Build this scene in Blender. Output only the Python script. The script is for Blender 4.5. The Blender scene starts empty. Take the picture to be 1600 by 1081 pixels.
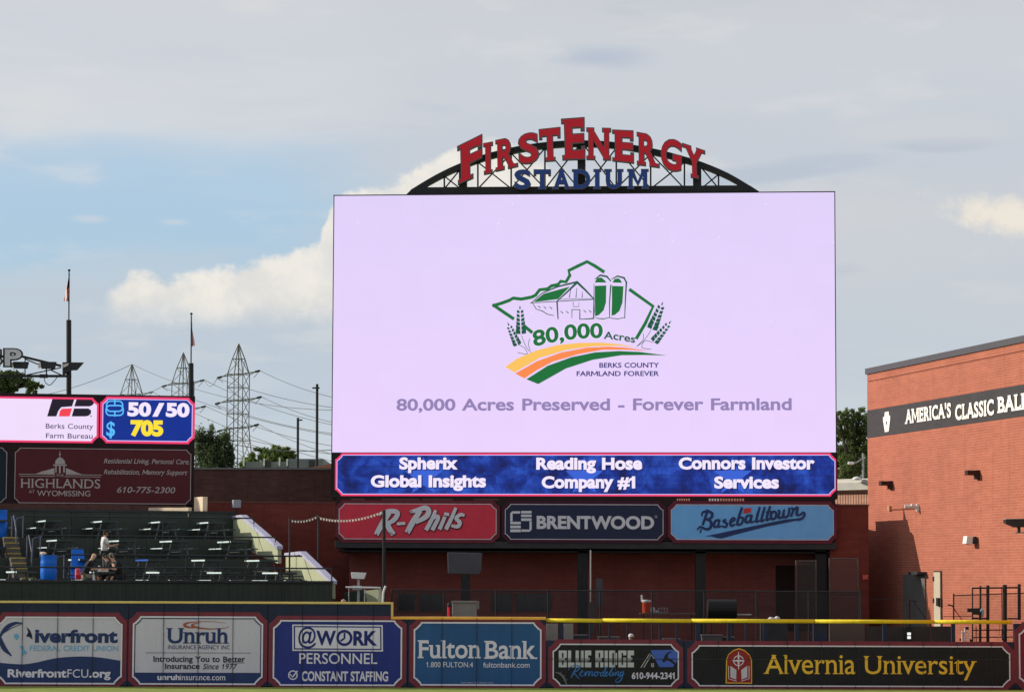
import bpy, bmesh, math, random
from mathutils import Vector, Matrix
from mathutils.geometry import tessellate_polygon
R = math.radians
random.seed(7)
sc = bpy.context.scene
col = sc.collection

# ------------------------------------------------------------------ camera
F = 4400.0; EYE = 3.807; PITCH = math.atan2(905.0 - 540.5, F); ROLL = R(0.2)
cam_d = bpy.data.cameras.new('camera'); cam = bpy.data.objects.new('camera', cam_d); col.objects.link(cam)
cam_d.sensor_width = 36.0; cam_d.lens = 36.0 * F / 1600.0
cam_d.clip_start = 0.5; cam_d.clip_end = 9000.0
CM = Matrix.Translation((0, 0, EYE)) @ Matrix.Rotation(R(90) + PITCH, 4, 'X') @ Matrix.Rotation(ROLL, 4, 'Z')
cam.matrix_world = CM
sc.camera = cam
CR = CM.to_3x3(); CP = Vector((0, 0, EYE))
def ray(px, py):
    return CR @ Vector(((px - 800.0) / F, -(py - 540.5) / F, -1.0))
def at(px, py, Y):
    d = ray(px, py); return CP + d * (Y / d.y)

# ------------------------------------------------------------------ sun and sky
SUN_EL, SUN_PHI = R(22), R(12.5)
sdir = Vector((-math.cos(SUN_PHI) * math.cos(SUN_EL), math.sin(SUN_PHI) * math.cos(SUN_EL), math.sin(SUN_EL)))
sun_d = bpy.data.lights.new('sun', 'SUN'); sun = bpy.data.objects.new('sun', sun_d); col.objects.link(sun)
sun_d.energy = 4.3; sun_d.angle = R(0.5); sun_d.color = (1.0, 0.9, 0.76)
sun.rotation_euler = sdir.to_track_quat('Z', 'Y').to_euler(); sun.location = (-60, 30, 60)
sc.view_settings.view_transform = 'Standard'; sc.view_settings.look = 'None'
sc.view_settings.exposure = 0.0; sc.view_settings.gamma = 1.0; sc.view_settings.use_curve_mapping = False

world = bpy.data.worlds.new('World'); sc.world = world; world.use_nodes = True
def lin(c):
    return tuple((x / 255 / 12.92) if x / 255 <= 0.04045 else ((x / 255 + 0.055) / 1.055) ** 2.4 for x in c)
def build_sky():
    nt = world.node_tree; N = nt.nodes; L = nt.links; N.clear()
    def nd(t, **k):
        n = N.new(t)
        for a, b in k.items(): setattr(n, a, b)
        return n
    def math_(op, a, b=None, c=None, clamp=False):
        n = nd('ShaderNodeMath', operation=op, use_clamp=clamp)
        for i, v in enumerate((a, b, c)):
            if v is None: continue
            if isinstance(v, (int, float)): n.inputs[i].default_value = v
            else: L.new(v, n.inputs[i])
        return n.outputs[0]
    def smooth(v, lo, hi):
        n = nd('ShaderNodeMapRange', interpolation_type='SMOOTHSTEP'); L.new(v, n.inputs[0])
        n.inputs[1].default_value = lo; n.inputs[2].default_value = hi; return n.outputs[0]
    def mix(f, a, b):
        n = nd('ShaderNodeMix', data_type='RGBA')
        if isinstance(f, float): n.inputs[0].default_value = f
        else: L.new(f, n.inputs[0])
        for i, v in ((6, a), (7, b)):
            if isinstance(v, tuple): n.inputs[i].default_value = v + (1,)
            else: L.new(v, n.inputs[i])
        return n.outputs[2]
    tc = nd('ShaderNodeTexCoord'); sep = nd('ShaderNodeSeparateXYZ'); L.new(tc.outputs['Generated'], sep.inputs[0])
    az = math_('ARCTAN2', sep.outputs[0], sep.outputs[1]); el = math_('ARCSINE', sep.outputs[2])
    comb = nd('ShaderNodeCombineXYZ'); L.new(az, comb.inputs[0]); L.new(el, comb.inputs[1])
    def noise(sx, sy, scale, detail=5, rough=0.55, off=0.0, dist=0.0, rot=0.0):
        mp = nd('ShaderNodeMapping'); L.new(comb.outputs[0], mp.inputs[0])
        mp.inputs['Scale'].default_value = (sx, sy, 1); mp.inputs['Location'].default_value = (off, off * 1.7, off)
        mp.inputs['Rotation'].default_value = (0, 0, rot)
        n = nd('ShaderNodeTexNoise'); L.new(mp.outputs[0], n.inputs[0])
        n.inputs['Scale'].default_value = scale; n.inputs['Detail'].default_value = detail
        n.inputs['Roughness'].default_value = rough; n.inputs['Distortion'].default_value = dist
        return n.outputs[0]
    G = 10.0    # background strength is 0.1
    def c(rgb): return tuple(x * G for x in lin(rgb))
    n1 = noise(1, 5.5, 9, 6, 0.5, 3.1, 0.3, 0.06); n2 = noise(1, 3.2, 22, 6, 0.55, 8.3, 0.2, 0.05); n3 = noise(1, 7, 5, 4, 0.5, 1.7, 0.4)
    w1 = math_('MULTIPLY_ADD', n1, 0.05, -0.025)
    elw = math_('ADD', el, w1)
    def ramp(stops):
        r = nd('ShaderNodeValToRGB'); r.color_ramp.interpolation = 'B_SPLINE'
        t = nd('ShaderNodeMapRange'); L.new(elw, t.inputs[0]); t.inputs[1].default_value = -0.04; t.inputs[2].default_value = 0.25
        L.new(t.outputs[0], r.inputs[0]); e = r.color_ramp.elements
        ps = sorted((((905 - y) / 4400 + 0.04) / 0.29, k) for y, k in stops)
        while len(e) < len(ps): e.new(0.5)
        for i, (p, k) in enumerate(ps):
            e[i].position = min(max(p, 0), 1); e[i].color = lin(k) + (1,)
        return r.outputs[0]
    left = ramp([(-60, (208, 211, 217)), (0, (214, 215, 219)), (90, (205, 211, 221)), (165, (221, 221, 223)), (225, (190, 209, 226)),
                 (300, (176, 204, 227)), (400, (172, 203, 226)), (455, (190, 207, 221)), (510, (194, 204, 215)), (600, (189, 203, 217)), (720, (206, 216, 224)), (1000, (212, 218, 222))])
    right = ramp([(-60, (206, 208, 213)), (10, (206, 209, 214)), (100, (209, 213, 219)), (200, (202, 208, 217)), (270, (200, 207, 216)), (340, (207, 210, 216)),
                  (450, (203, 209, 216)), (560, (196, 205, 215)), (720, (207, 216, 223)), (1000, (212, 218, 222))])
    side = smooth(math_('ADD', az, math_('MULTIPLY_ADD', n3, 0.12, -0.06)), -0.085, 0.0)
    base = mix(side, left, right)
    # thin streaks: a lighter and a darker veil
    st = smooth(n2, 0.52, 0.72); base = mix(math_('MULTIPLY', st, 0.36), base, lin((226, 225, 224)))
    dk = smooth(n1, 0.58, 0.72); base = mix(math_('MULTIPLY', dk, math_('MULTIPLY_ADD', side, 0.5, 0.16)), base, lin((184, 195, 211)))
    def lens(px, py, wx, wy, rgb, amt, soft=0.5):
        nonlocal base
        a = math_('DIVIDE', math_('SUBTRACT', az, (px - 800) / 4400), wx / 4400)
        b = math_('DIVIDE', math_('SUBTRACT', el, (905 - py) / 4400), wy / 4400)
        d = math_('SQRT', math_('ADD', math_('MULTIPLY', a, a), math_('MULTIPLY', b, b)))
        d = math_('ADD', d, math_('MULTIPLY_ADD', n2, 1.3, -0.65))
        m = smooth(d, 1.0, soft)
        # map range runs backwards: 1 inside
        base = mix(math_('MULTIPLY', m, amt), base, lin(rgb))
    lens(930, 92, 120, 26, (181, 192, 209), 0.75, 0.1)
    lens(1460, 233, 95, 14, (184, 194, 208), 0.7, 0.2)
    lens(1300, 330, 260, 60, (212, 212, 214), 0.5, 0.1)
    lens(1440, 210, 180, 30, (214, 215, 217), 0.5, 0.1)
    lens(40, 200, 150, 60, (224, 222, 221), 0.6, 0.1)
    lens(140, 352, 36, 8, (212, 216, 222), 0.5, 0.1)
    lens(270, 354, 30, 7, (212, 216, 222), 0.5, 0.1)
    # cumulus bank left of and behind the board
    fc = nd('ShaderNodeFloatCurve'); cv = fc.mapping.curves[0]
    pts = [(150, 480), (178, 458), (205, 433), (232, 434), (262, 440), (300, 434), (345, 427), (380, 418), (420, 407), (460, 398), (495, 382), (508, 350), (516, 318), (560, 300), (600, 292), (650, 268), (700, 240), (760, 214), (830, 235), (900, 330), (960, 400)]
    A = lambda x: ((x - 800) / 4400 + 0.2) / 0.4
    B = lambda y: (905 - y) / 4400 / 0.2
    while len(cv.points) < len(pts): cv.points.new(0.5, 0.5)
    for p, (x, y) in zip(cv.points, pts): p.location = (A(x), B(y)); p.handle_type = 'VECTOR'
    fc.mapping.update()
    L.new(math_('MULTIPLY_ADD', az, 2.5, 0.5), fc.inputs[1])
    puff = noise(1, 1, 60, 8, 0.62, 4.4)
    puff2 = noise(1, 1.2, 150, 6, 0.6, 2.4)
    top = math_('ADD', math_('MULTIPLY', fc.outputs[0], 0.2), math_('ADD', math_('MULTIPLY_ADD', puff, 0.012, -0.0055), math_('MULTIPLY_ADD', puff2, 0.007, -0.0035)))
    inside = smooth(math_('SUBTRACT', top, el), -0.0008, 0.0034)
    lowb = smooth(math_('ADD', el, math_('MULTIPLY_ADD', puff, 0.010, -0.005)), 0.0865, 0.0985)
    azr = smooth(az, (1000 - 800) / 4400, (860 - 800) / 4400)
    azl = smooth(az, (158 - 800) / 4400, (190 - 800) / 4400)
    m = math_('MULTIPLY', math_('MULTIPLY', inside, lowb), math_('MULTIPLY', azr, azl))
    ccol = mix(smooth(puff, 0.35, 0.68), lin((229, 226, 221)), lin((247, 241, 231)))
    base = mix(math_('MULTIPLY', m, 0.93), base, ccol)
    # small bright cumulus at the right
    a = math_('DIVIDE', math_('SUBTRACT', az, (1570 - 800) / 4400), 105 / 4400)
    b = math_('DIVIDE', math_('SUBTRACT', math_('ADD', el, math_('MULTIPLY', math_('SUBTRACT', az, (1585 - 800) / 4400), 0.22)), (905 - 352) / 4400), 30 / 4400)
    d = math_('SQRT', math_('ADD', math_('MULTIPLY', a, a), math_('MULTIPLY', b, b)))
    d = math_('ADD', d, math_('ADD', math_('MULTIPLY_ADD', puff, 2.6, -1.3), math_('MULTIPLY_ADD', puff2, 1.2, -0.6)))
    base = mix(math_('MULTIPLY', smooth(d, 1.25, 0.1), 0.85), base, lin((246, 236, 220)))
    vm = nd('ShaderNodeVectorMath', operation='SCALE'); L.new(base, vm.inputs[0]); vm.inputs['Scale'].default_value = G
    sky = nd('ShaderNodeTexSky', sky_type='NISHITA'); sky.sun_disc = False; sky.sun_elevation = SUN_EL
    sky.sun_rotation = math.atan2(sdir.x, sdir.y); sky.air_density = 1.0; sky.dust_density = 1.5; sky.ozone_density = 1.5
    # the hazy cloud cover hides most of the clear sky low down, less of it overhead
    cover = smooth(el, 1.3, 0.25)
    cover = math_('MULTIPLY_ADD', cover, 0.45, 0.5)
    out = mix(cover, sky.outputs[0], vm.outputs[0])
    bg = nd('ShaderNodeBackground'); L.new(out, bg.inputs[0]); bg.inputs[1].default_value = 0.1
    wo = nd('ShaderNodeOutputWorld'); L.new(bg.outputs[0], wo.inputs[0])
build_sky()

# ------------------------------------------------------------------ materials
MATS = {}
def M(name, rgb, rough=0.65, var=0.12, scale=2.0, bump=0.0, metal=0.0, spec=0.22, streak=False, raw=False, scuff=0.0):
    """procedural paint / metal / concrete; rgb is a real base colour (linear 0..1)"""
    if name in MATS: return MATS[name]
    m = bpy.data.materials.new(name); m.use_nodes = True; nt = m.node_tree; N = nt.nodes; L = nt.links
    b = N['Principled BSDF']; b.inputs['Roughness'].default_value = rough; b.inputs['Metallic'].default_value = metal
    b.inputs['Specular IOR Level'].default_value = spec
    tc = N.new('ShaderNodeTexCoord'); no = N.new('ShaderNodeTexNoise'); no.inputs['Scale'].default_value = scale
    no.inputs['Detail'].default_value = 6; no.inputs['Roughness'].default_value = 0.65
    src = tc.outputs['Object']
    if streak:
        mp = N.new('ShaderNodeMapping'); mp.inputs['Scale'].default_value = (1, 1, 0.18); L.new(src, mp.inputs[0]); src = mp.outputs[0]
    L.new(src, no.inputs[0])
    r = N.new('ShaderNodeValToRGB'); e = r.color_ramp.elements
    e[0].position = 0.3; e[1].position = 0.72
    e[0].color = tuple(x * (1 - var) for x in rgb) + (1,); e[1].color = tuple(min(1, x * (1 + var)) for x in rgb) + (1,)
    L.new(no.outputs[0], r.inputs[0]); L.new(r.outputs[0], b.inputs['Base Color'])
    if scuff:
        def nz(sx, sz, sc_, lo, hi):
            mp2 = N.new('ShaderNodeMapping'); mp2.inputs['Scale'].default_value = (sx, 1, sz); L.new(tc.outputs['Object'], mp2.inputs[0])
            n3 = N.new('ShaderNodeTexNoise'); n3.inputs['Scale'].default_value = sc_; n3.inputs['Detail'].default_value = 7; n3.inputs['Roughness'].default_value = 0.7; L.new(mp2.outputs[0], n3.inputs[0])
            q3 = N.new('ShaderNodeMapRange'); q3.inputs[1].default_value = lo; q3.inputs[2].default_value = hi; L.new(n3.outputs[0], q3.inputs[0]); return q3.outputs[0]
        m1 = N.new('ShaderNodeMix'); m1.data_type = 'RGBA'; f1 = N.new('ShaderNodeMath'); f1.operation = 'MULTIPLY'; f1.inputs[1].default_value = scuff; L.new(nz(1, 2.5, 5.0, 0.60, 0.68), f1.inputs[0])
        L.new(f1.outputs[0], m1.inputs[0]); L.new(r.outputs[0], m1.inputs[6]); m1.inputs[7].default_value = tuple(x * 0.45 + 0.02 for x in rgb) + (1,)
        m2 = N.new('ShaderNodeMix'); m2.data_type = 'RGBA'; f2 = N.new('ShaderNodeMath'); f2.operation = 'MULTIPLY'; f2.inputs[1].default_value = scuff * 0.8; L.new(nz(4.0, 0.25, 1.6, 0.52, 0.75), f2.inputs[0])
        L.new(f2.outputs[0], m2.inputs[0]); L.new(m1.outputs[2], m2.inputs[6]); m2.inputs[7].default_value = tuple(x * 0.7 + 0.03 for x in rgb) + (1,)
        L.new(m2.outputs[2], b.inputs['Base Color'])
        b2 = N.new('ShaderNodeBump'); b2.inputs['Strength'].default_value = 0.5; b2.inputs['Distance'].default_value = 0.05; L.new(nz(1.5, 0.5, 1.6, 0.2, 0.8), b2.inputs['Height']); L.new(b2.outputs[0], b.inputs['Normal'])
    if bump:
        bp = N.new('ShaderNodeBump'); bp.inputs['Strength'].default_value = bump; bp.inputs['Distance'].default_value = 0.02
        n2 = N.new('ShaderNodeTexNoise'); n2.inputs['Scale'].default_value = scale * 9; L.new(tc.outputs['Object'], n2.inputs[0])
        L.new(n2.outputs[0], bp.inputs['Height']); L.new(bp.outputs[0], b.inputs['Normal'])
    MATS[name] = m; return m
def S(name, rgb255, **k):
    """painted / printed colour given as the sRGB value of the paint"""
    return M(name, lin(rgb255), **k)
def E(name, rgb255, strength=1.0, var=0.02, scale=40, rgb2=None):
    if name in MATS: return MATS[name]
    m = bpy.data.materials.new(name); m.use_nodes = True; nt = m.node_tree; N = nt.nodes; L = nt.links
    b = N['Principled BSDF']; b.inputs['Base Color'].default_value = (0.015, 0.015, 0.018, 1); b.inputs['Roughness'].default_value = 0.6
    b.inputs['Specular IOR Level'].default_value = 0.15
    c = lin(rgb255)
    tc = N.new('ShaderNodeTexCoord'); no = N.new('ShaderNodeTexNoise'); no.inputs['Scale'].default_value = scale; no.inputs['Detail'].default_value = 3
    L.new(tc.outputs['Object'], no.inputs[0])
    r = N.new('ShaderNodeValToRGB'); e = r.color_ramp.elements; e[0].position = 0.3; e[1].position = 0.7
    e[0].color = tuple(x * (1 - var) for x in c) + (1,); e[1].color = tuple(x * (1 + var) for x in c) + (1,)
    L.new(no.outputs[0], r.inputs[0]); L.new(r.outputs[0], b.inputs['Emission Color']); b.inputs['Emission Strength'].default_value = strength
    MATS[name] = m; return m
def brick_mat(name, c1, c2, mortar, bump=0.6, blotch=0.12, scale=1.0):
    if name in MATS: return MATS[name]
    m = bpy.data.materials.new(name); m.use_nodes = True; nt = m.node_tree; N = nt.nodes; L = nt.links
    b = N['Principled BSDF']; b.inputs['Roughness'].default_value = 0.85; b.inputs['Specular IOR Level'].default_value = 0.2
    uv = N.new('ShaderNodeUVMap')
    br = N.new('ShaderNodeTexBrick'); L.new(uv.outputs[0], br.inputs['Vector'])
    br.inputs['Scale'].default_value = 1.0 / scale; br.inputs['Brick Width'].default_value = 0.30; br.inputs['Row Height'].default_value = 0.10
    br.inputs['Mortar Size'].default_value = 0.010; br.inputs['Mortar Smooth'].default_value = 0.2; br.inputs['Bias'].default_value = -0.1
    br.inputs['Color1'].default_value = tuple(c1) + (1,); br.inputs['Color2'].default_value = tuple(c2) + (1,); br.inputs['Mortar'].default_value = tuple(mortar) + (1,)
    no = N.new('ShaderNodeTexNoise'); no.inputs['Scale'].default_value = 0.45; no.inputs['Detail'].default_value = 7; L.new(uv.outputs[0], no.inputs[0])
    mp = N.new('ShaderNodeMapping'); mp.inputs['Scale'].default_value = (0.5, 2.2, 1); L.new(uv.outputs[0], mp.inputs[0])
    n2 = N.new('ShaderNodeTexNoise'); n2.inputs['Scale'].default_value = 2.0; n2.inputs['Detail'].default_value = 5; L.new(mp.outputs[0], n2.inputs[0])
    ad = N.new('ShaderNodeMath'); ad.operation = 'ADD'; L.new(no.outputs[0], ad.inputs[0]); L.new(n2.outputs[0], ad.inputs[1])
    mr = N.new('ShaderNodeMapRange'); mr.inputs[1].default_value = 0.7; mr.inputs[2].default_value = 1.3
    mr.inputs[3].default_value = 1 - blotch; mr.inputs[4].default_value = 1 + blotch; L.new(ad.outputs[0], mr.inputs[0])
    vm = N.new('ShaderNodeVectorMath'); vm.operation = 'SCALE'; L.new(br.outputs['Color'], vm.inputs[0]); L.new(mr.outputs[0], vm.inputs['Scale'])
    mp3 = N.new('ShaderNodeMapping'); mp3.inputs['Scale'].default_value = (2.2, 0.16, 1); L.new(uv.outputs[0], mp3.inputs[0])
    n3 = N.new('ShaderNodeTexNoise'); n3.inputs['Scale'].default_value = 1.3; n3.inputs['Detail'].default_value = 8; L.new(mp3.outputs[0], n3.inputs[0])
    q3 = N.new('ShaderNodeMapRange'); q3.inputs[1].default_value = 0.54; q3.inputs[2].default_value = 0.72; q3.inputs[4].default_value = blotch * 2.2; L.new(n3.outputs[0], q3.inputs[0])
    m3 = N.new('ShaderNodeMix'); m3.data_type = 'RGBA'; L.new(q3.outputs[0], m3.inputs[0]); L.new(vm.outputs[0], m3.inputs[6]); m3.inputs[7].default_value = tuple(x * 0.62 for x in c2) + (1,)
    n4 = N.new('ShaderNodeTexNoise'); n4.inputs['Scale'].default_value = 0.9; n4.inputs['Detail'].default_value = 9; n4.inputs['Roughness'].default_value = 0.75; L.new(uv.outputs[0], n4.inputs[0])
    q4 = N.new('ShaderNodeMapRange'); q4.inputs[1].default_value = 0.58; q4.inputs[2].default_value = 0.70; q4.inputs[4].default_value = blotch * 1.6; L.new(n4.outputs[0], q4.inputs[0])
    m4 = N.new('ShaderNodeMix'); m4.data_type = 'RGBA'; L.new(q4.outputs[0], m4.inputs[0]); L.new(m3.outputs[2], m4.inputs[6]); m4.inputs[7].default_value = tuple(min(1, x * 1.15 + 0.06) for x in c1) + (1,)
    L.new(m4.outputs[2], b.inputs['Base Color'])
    bp = N.new('ShaderNodeBump'); bp.invert = True; bp.inputs['Strength'].default_value = bump; bp.inputs['Distance'].default_value = 0.012
    L.new(br.outputs['Fac'], bp.inputs['Height']); L.new(bp.outputs[0], b.inputs['Normal'])
    MATS[name] = m; return m
def mesh_screen_mat(name, rgb, alpha, scale=9.0):
    """woven wire netting far away: fine open diamonds, closer than a pixel"""
    if name in MATS: return MATS[name]
    m = bpy.data.materials.new(name); m.use_nodes = True; nt = m.node_tree; N = nt.nodes; L = nt.links
    b = N['Principled BSDF']; b.inputs['Base Color'].default_value = tuple(rgb) + (1,); b.inputs['Roughness'].default_value = 0.6
    uv = N.new('ShaderNodeUVMap'); no = N.new('ShaderNodeTexNoise'); no.inputs['Scale'].default_value = scale; L.new(uv.outputs[0], no.inputs[0])
    mr = N.new('ShaderNodeMapRange'); mr.inputs[3].default_value = alpha - 0.08; mr.inputs[4].default_value = alpha + 0.08; L.new(no.outputs[0], mr.inputs[0])
    L.new(mr.outputs[0], b.inputs['Alpha']); MATS[name] = m; return m

# ------------------------------------------------------------------ object helpers
W = {}
def tag(o, label=None, cat=None, group=None, kind=None):
    if label: o['label'] = label
    if cat: o['category'] = cat
    if group: o['group'] = group
    if kind: o['kind'] = kind
    return o
def thing(name, loc, label, cat, group=None, rz=0.0, size=0.4):
    o = bpy.data.objects.new(name, None); col.objects.link(o); o.empty_display_size = size
    o.location = loc; o.rotation_euler = (0, 0, rz)
    W[o] = Matrix.Translation(Vector(loc)) @ Matrix.Rotation(rz, 4, 'Z')
    return tag(o, label, cat, group)
class MB:
    def __init__(s): s.v = []; s.f = []; s.mi = []; s.cur = 0
    def face(s, pts):
        i = len(s.v); s.v += [Vector(p) for p in pts]; s.f.append(tuple(range(i, i + len(pts)))); s.mi.append(s.cur); return s
    def box(s, x0, x1, y0, y1, z0, z1):
        return s.obox(Vector(((x0 + x1) / 2, (y0 + y1) / 2, (z0 + z1) / 2)), Vector((1, 0, 0)), Vector((0, 1, 0)), Vector((0, 0, 1)), abs(x1 - x0) / 2, abs(y1 - y0) / 2, abs(z1 - z0) / 2)
    def obox(s, c, ax, ay, az, hx, hy, hz):
        c = Vector(c); i = len(s.v)
        for sx, sy, sz in ((-1, -1, -1), (1, -1, -1), (1, 1, -1), (-1, 1, -1), (-1, -1, 1), (1, -1, 1), (1, 1, 1), (-1, 1, 1)):
            s.v.append(c + ax * (sx * hx) + ay * (sy * hy) + az * (sz * hz))
        for q in ((0, 3, 2, 1), (4, 5, 6, 7), (0, 1, 5, 4), (1, 2, 6, 5), (2, 3, 7, 6), (3, 0, 4, 7)):
            s.f.append(tuple(i + k for k in q)); s.mi.append(s.cur)
        return s
    def bar(s, a, b, w, h=None, up=Vector((0, 0, 1))):
        a = Vector(a); b = Vector(b); h = w if h is None else h
        d = (b - a); ln = d.length
        if ln < 1e-6: return s
        d.normalize(); u = up - d * up.dot(d)
        if u.length < 1e-3: u = Vector((0, 1, 0)) - d * d.y
        u.normalize(); r = d.cross(u)
        return s.obox((a + b) / 2, d, r, u, ln / 2, w / 2, h / 2)
    def tube(s, pts, rad, n=8, caps=True):
        pts = [Vector(p) for p in pts]; rads = rad if isinstance(rad, (list, tuple)) else [rad] * len(pts)
        rings = []; pu = None
        for k, p in enumerate(pts):
            d = (pts[min(k + 1, len(pts) - 1)] - pts[max(k - 1, 0)]).normalized()
            u = pu if pu is not None else (Vector((0, 0, 1)) if abs(d.z) < 0.9 else Vector((1, 0, 0)))
            u = u - d * u.dot(d); u.normalize(); pu = u; w = d.cross(u)
            i = len(s.v); rings.append(i)
            for j in range(n):
                t = 2 * math.pi * j / n; s.v.append(p + (u * math.cos(t) + w * math.sin(t)) * rads[k])
        for a, b in zip(rings, rings[1:]):
            for j in range(n):
                s.f.append((a + j, a + (j + 1) % n, b + (j + 1) % n, b + j)); s.mi.append(s.cur)
        if caps:
            s.f.append(tuple(rings[0] + j for j in reversed(range(n)))); s.mi.append(s.cur)
            s.f.append(tuple(rings[-1] + j for j in range(n))); s.mi.append(s.cur)
        return s
    def lathe(s, c, prof, n=16):
        c = Vector(c); rings = []
        for r, z in prof:
            i = len(s.v); rings.append(i)
            for j in range(n):
                t = 2 * math.pi * j / n; s.v.append(c + Vector((r * math.cos(t), r * math.sin(t), z)))
        for a, b in zip(rings, rings[1:]):
            for j in range(n):
                s.f.append((a + j, a + (j + 1) % n, b + (j + 1) % n, b + j)); s.mi.append(s.cur)
        s.f.append(tuple(rings[0] + j for j in reversed(range(n)))); s.mi.append(s.cur)
        s.f.append(tuple(rings[-1] + j for j in range(n))); s.mi.append(s.cur)
        return s
    def prism(s, pts, dvec):
        pts = [Vector(p) for p in pts]; dvec = Vector(dvec); n = len(pts); i = len(s.v)
        s.v += pts + [p + dvec for p in pts]
        s.f.append(tuple(range(i, i + n))); s.f.append(tuple(i + n + k for k in reversed(range(n))))
        for k in range(n): s.f.append((i + k, i + n + k, i + n + (k + 1) % n, i + (k + 1) % n))
        s.mi += [s.cur] * (n + 2); return s
    def poly(s, loops):
        flat = [Vector(p) for l in loops for p in l]; i = len(s.v); s.v += flat
        for t in tessellate_polygon([[Vector(p) for p in l] for l in loops]):
            s.f.append(tuple(i + k for k in t)); s.mi.append(s.cur)
        return s
    def build(s, name, mat, parent=None, bevel=0.0, smooth=False, origin=None, local=False, label=None):
        me = bpy.data.meshes.new(name)
        if parent is not None and not local:
            Wp = W[parent]; inv = Wp.inverted(); vv = [inv @ v for v in s.v]
        elif parent is None and not local:
            if origin is None:
                n = max(1, len(s.v)); origin = Vector((sum(v.x for v in s.v) / n, sum(v.y for v in s.v) / n, min(v.z for v in s.v)))
            vv = [v - origin for v in s.v]
        else: vv = s.v
        me.from_pydata([tuple(v) for v in vv], [], s.f)
        uvl = me.uv_layers.new(name='UVMap')
        Z = Vector((0, 0, 1))
        for p in me.polygons:
            n = p.normal
            if abs(n.z) > 0.8: t = Vector((1, 0, 0)); b = Vector((0, 1, 0))
            else:
                t = Z.cross(n)
                if t.length < 1e-6: t = Vector((1, 0, 0))
                t.normalize(); b = Z
            for li in p.loop_indices:
                q = me.vertices[me.loops[li].vertex_index].co
                uvl.data[li].uv = (q.dot(t), q.dot(b))
        o = bpy.data.objects.new(name, me); col.objects.link(o)
        ms = mat if isinstance(mat, (list, tuple)) else [mat]
        for m in ms: me.materials.append(m)
        if len(ms) > 1: me.polygons.foreach_set('material_index', s.mi)
        if smooth: me.polygons.foreach_set('use_smooth', [True] * len(me.polygons))
        if parent is not None:
            o.parent = parent; W[o] = W[parent].copy()
        else:
            o.location = origin if origin is not None else (0, 0, 0); W[o] = Matrix.Translation(o.location)
        if bevel:
            bv = o.modifiers.new('bevel', 'BEVEL'); bv.width = bevel; bv.segments = 2; bv.limit_method = 'ANGLE'
        if label: o['label'] = label
        me.update(); return o
def dup(root, loc, rz=None, label=None, group=None):
    r = root.copy(); col.objects.link(r); r.location = loc
    if rz is not None: r.rotation_euler = (0, 0, rz)
    W[r] = Matrix.Translation(Vector(loc)) @ Matrix.Rotation(r.rotation_euler.z, 4, 'Z')
    if label: r['label'] = label
    if group: r['group'] = group
    for ch in list(root.children):
        c = ch.copy(); col.objects.link(c); c.parent = r
        for g in ch.children:
            d = g.copy(); col.objects.link(d); d.parent = c
    return r

# ------------------------------------------------------------------ upright sign planes
class Pan:
    """an upright plane: passes through the point seen at px with depth Y, runs towards (cos a, sin a)"""
    def __init__(s, px, Y, yaw=0.0):
        s.p0 = at(px, 900, Y); s.p0.z = 0
        s.d = Vector((math.cos(yaw), math.sin(yaw), 0)); s.n = Vector((math.sin(yaw), -math.cos(yaw), 0))
    def sz(s, px, py):
        r = ray(px, py); t = (s.p0 - CP).dot(s.n) / r.dot(s.n); q = CP + r * t
        return ((q - s.p0).dot(s.d), q.z)
    def w(s, a, z, off=0.0): return s.p0 + s.d * a + s.n * off + Vector((0, 0, z))
    def pt(s, px, py, off=0.0):
        a, z = s.sz(px, py); return s.w(a, z, off)
    def slab(s, mb, a0, a1, z0, z1, back, front):
        mb.obox(s.w((a0 + a1) / 2, (z0 + z1) / 2, (front + back) / 2), s.d, s.n, Vector((0, 0, 1)), abs(a1 - a0) / 2, abs(front - back) / 2, abs(z1 - z0) / 2); return mb
    def slabpx(s, mb, x0, y0, x1, y1, back, front):
        a0, z0 = s.sz(x0, y0); a1, z1 = s.sz(x1, y1); return s.slab(mb, a0, a1, z1, z0, back, front)
def cut_rect(a0, z1, a1, z0, c):
    """sign outline with the stepped cut corners"""
    k = c * 0.28
    return [(a0, z0 + c + k * 0), (a0 + k, z0 + c - k * 0.55 + 0), (a0 + c - k * 0.55, z0 + k), (a0 + c, z0),
            (a1 - c, z0), (a1 - c + k * 0.55, z0 + k), (a1 - k, z0 + c - k * 0.55), (a1, z0 + c),
            (a1, z1 - c), (a1 - k, z1 - c + k * 0.55), (a1 - c + k * 0.55, z1 - k), (a1 - c, z1),
            (a0 + c, z1), (a0 + c - k * 0.55, z1 - k), (a0 + k, z1 - c + k * 0.55), (a0, z1 - c)]
def sign_box(pan, x0, y0, x1, y1):
    a0, zt = pan.sz(x0, y0); a1, _ = pan.sz(x1, y0); _, zb = pan.sz(x0, y1); return a0, zt, a1, zb
def face(pan, box, c, off, mat, parent, name='sign_face', thick=0.0, label=None):
    mb = MB(); pts = [pan.w(a, z, off) for a, z in cut_rect(*box, c)]
    if thick: mb.prism(pts, pan.n * -thick)
    else: mb.poly([pts])
    return mb.build(name, mat, parent, label=label)
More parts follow.
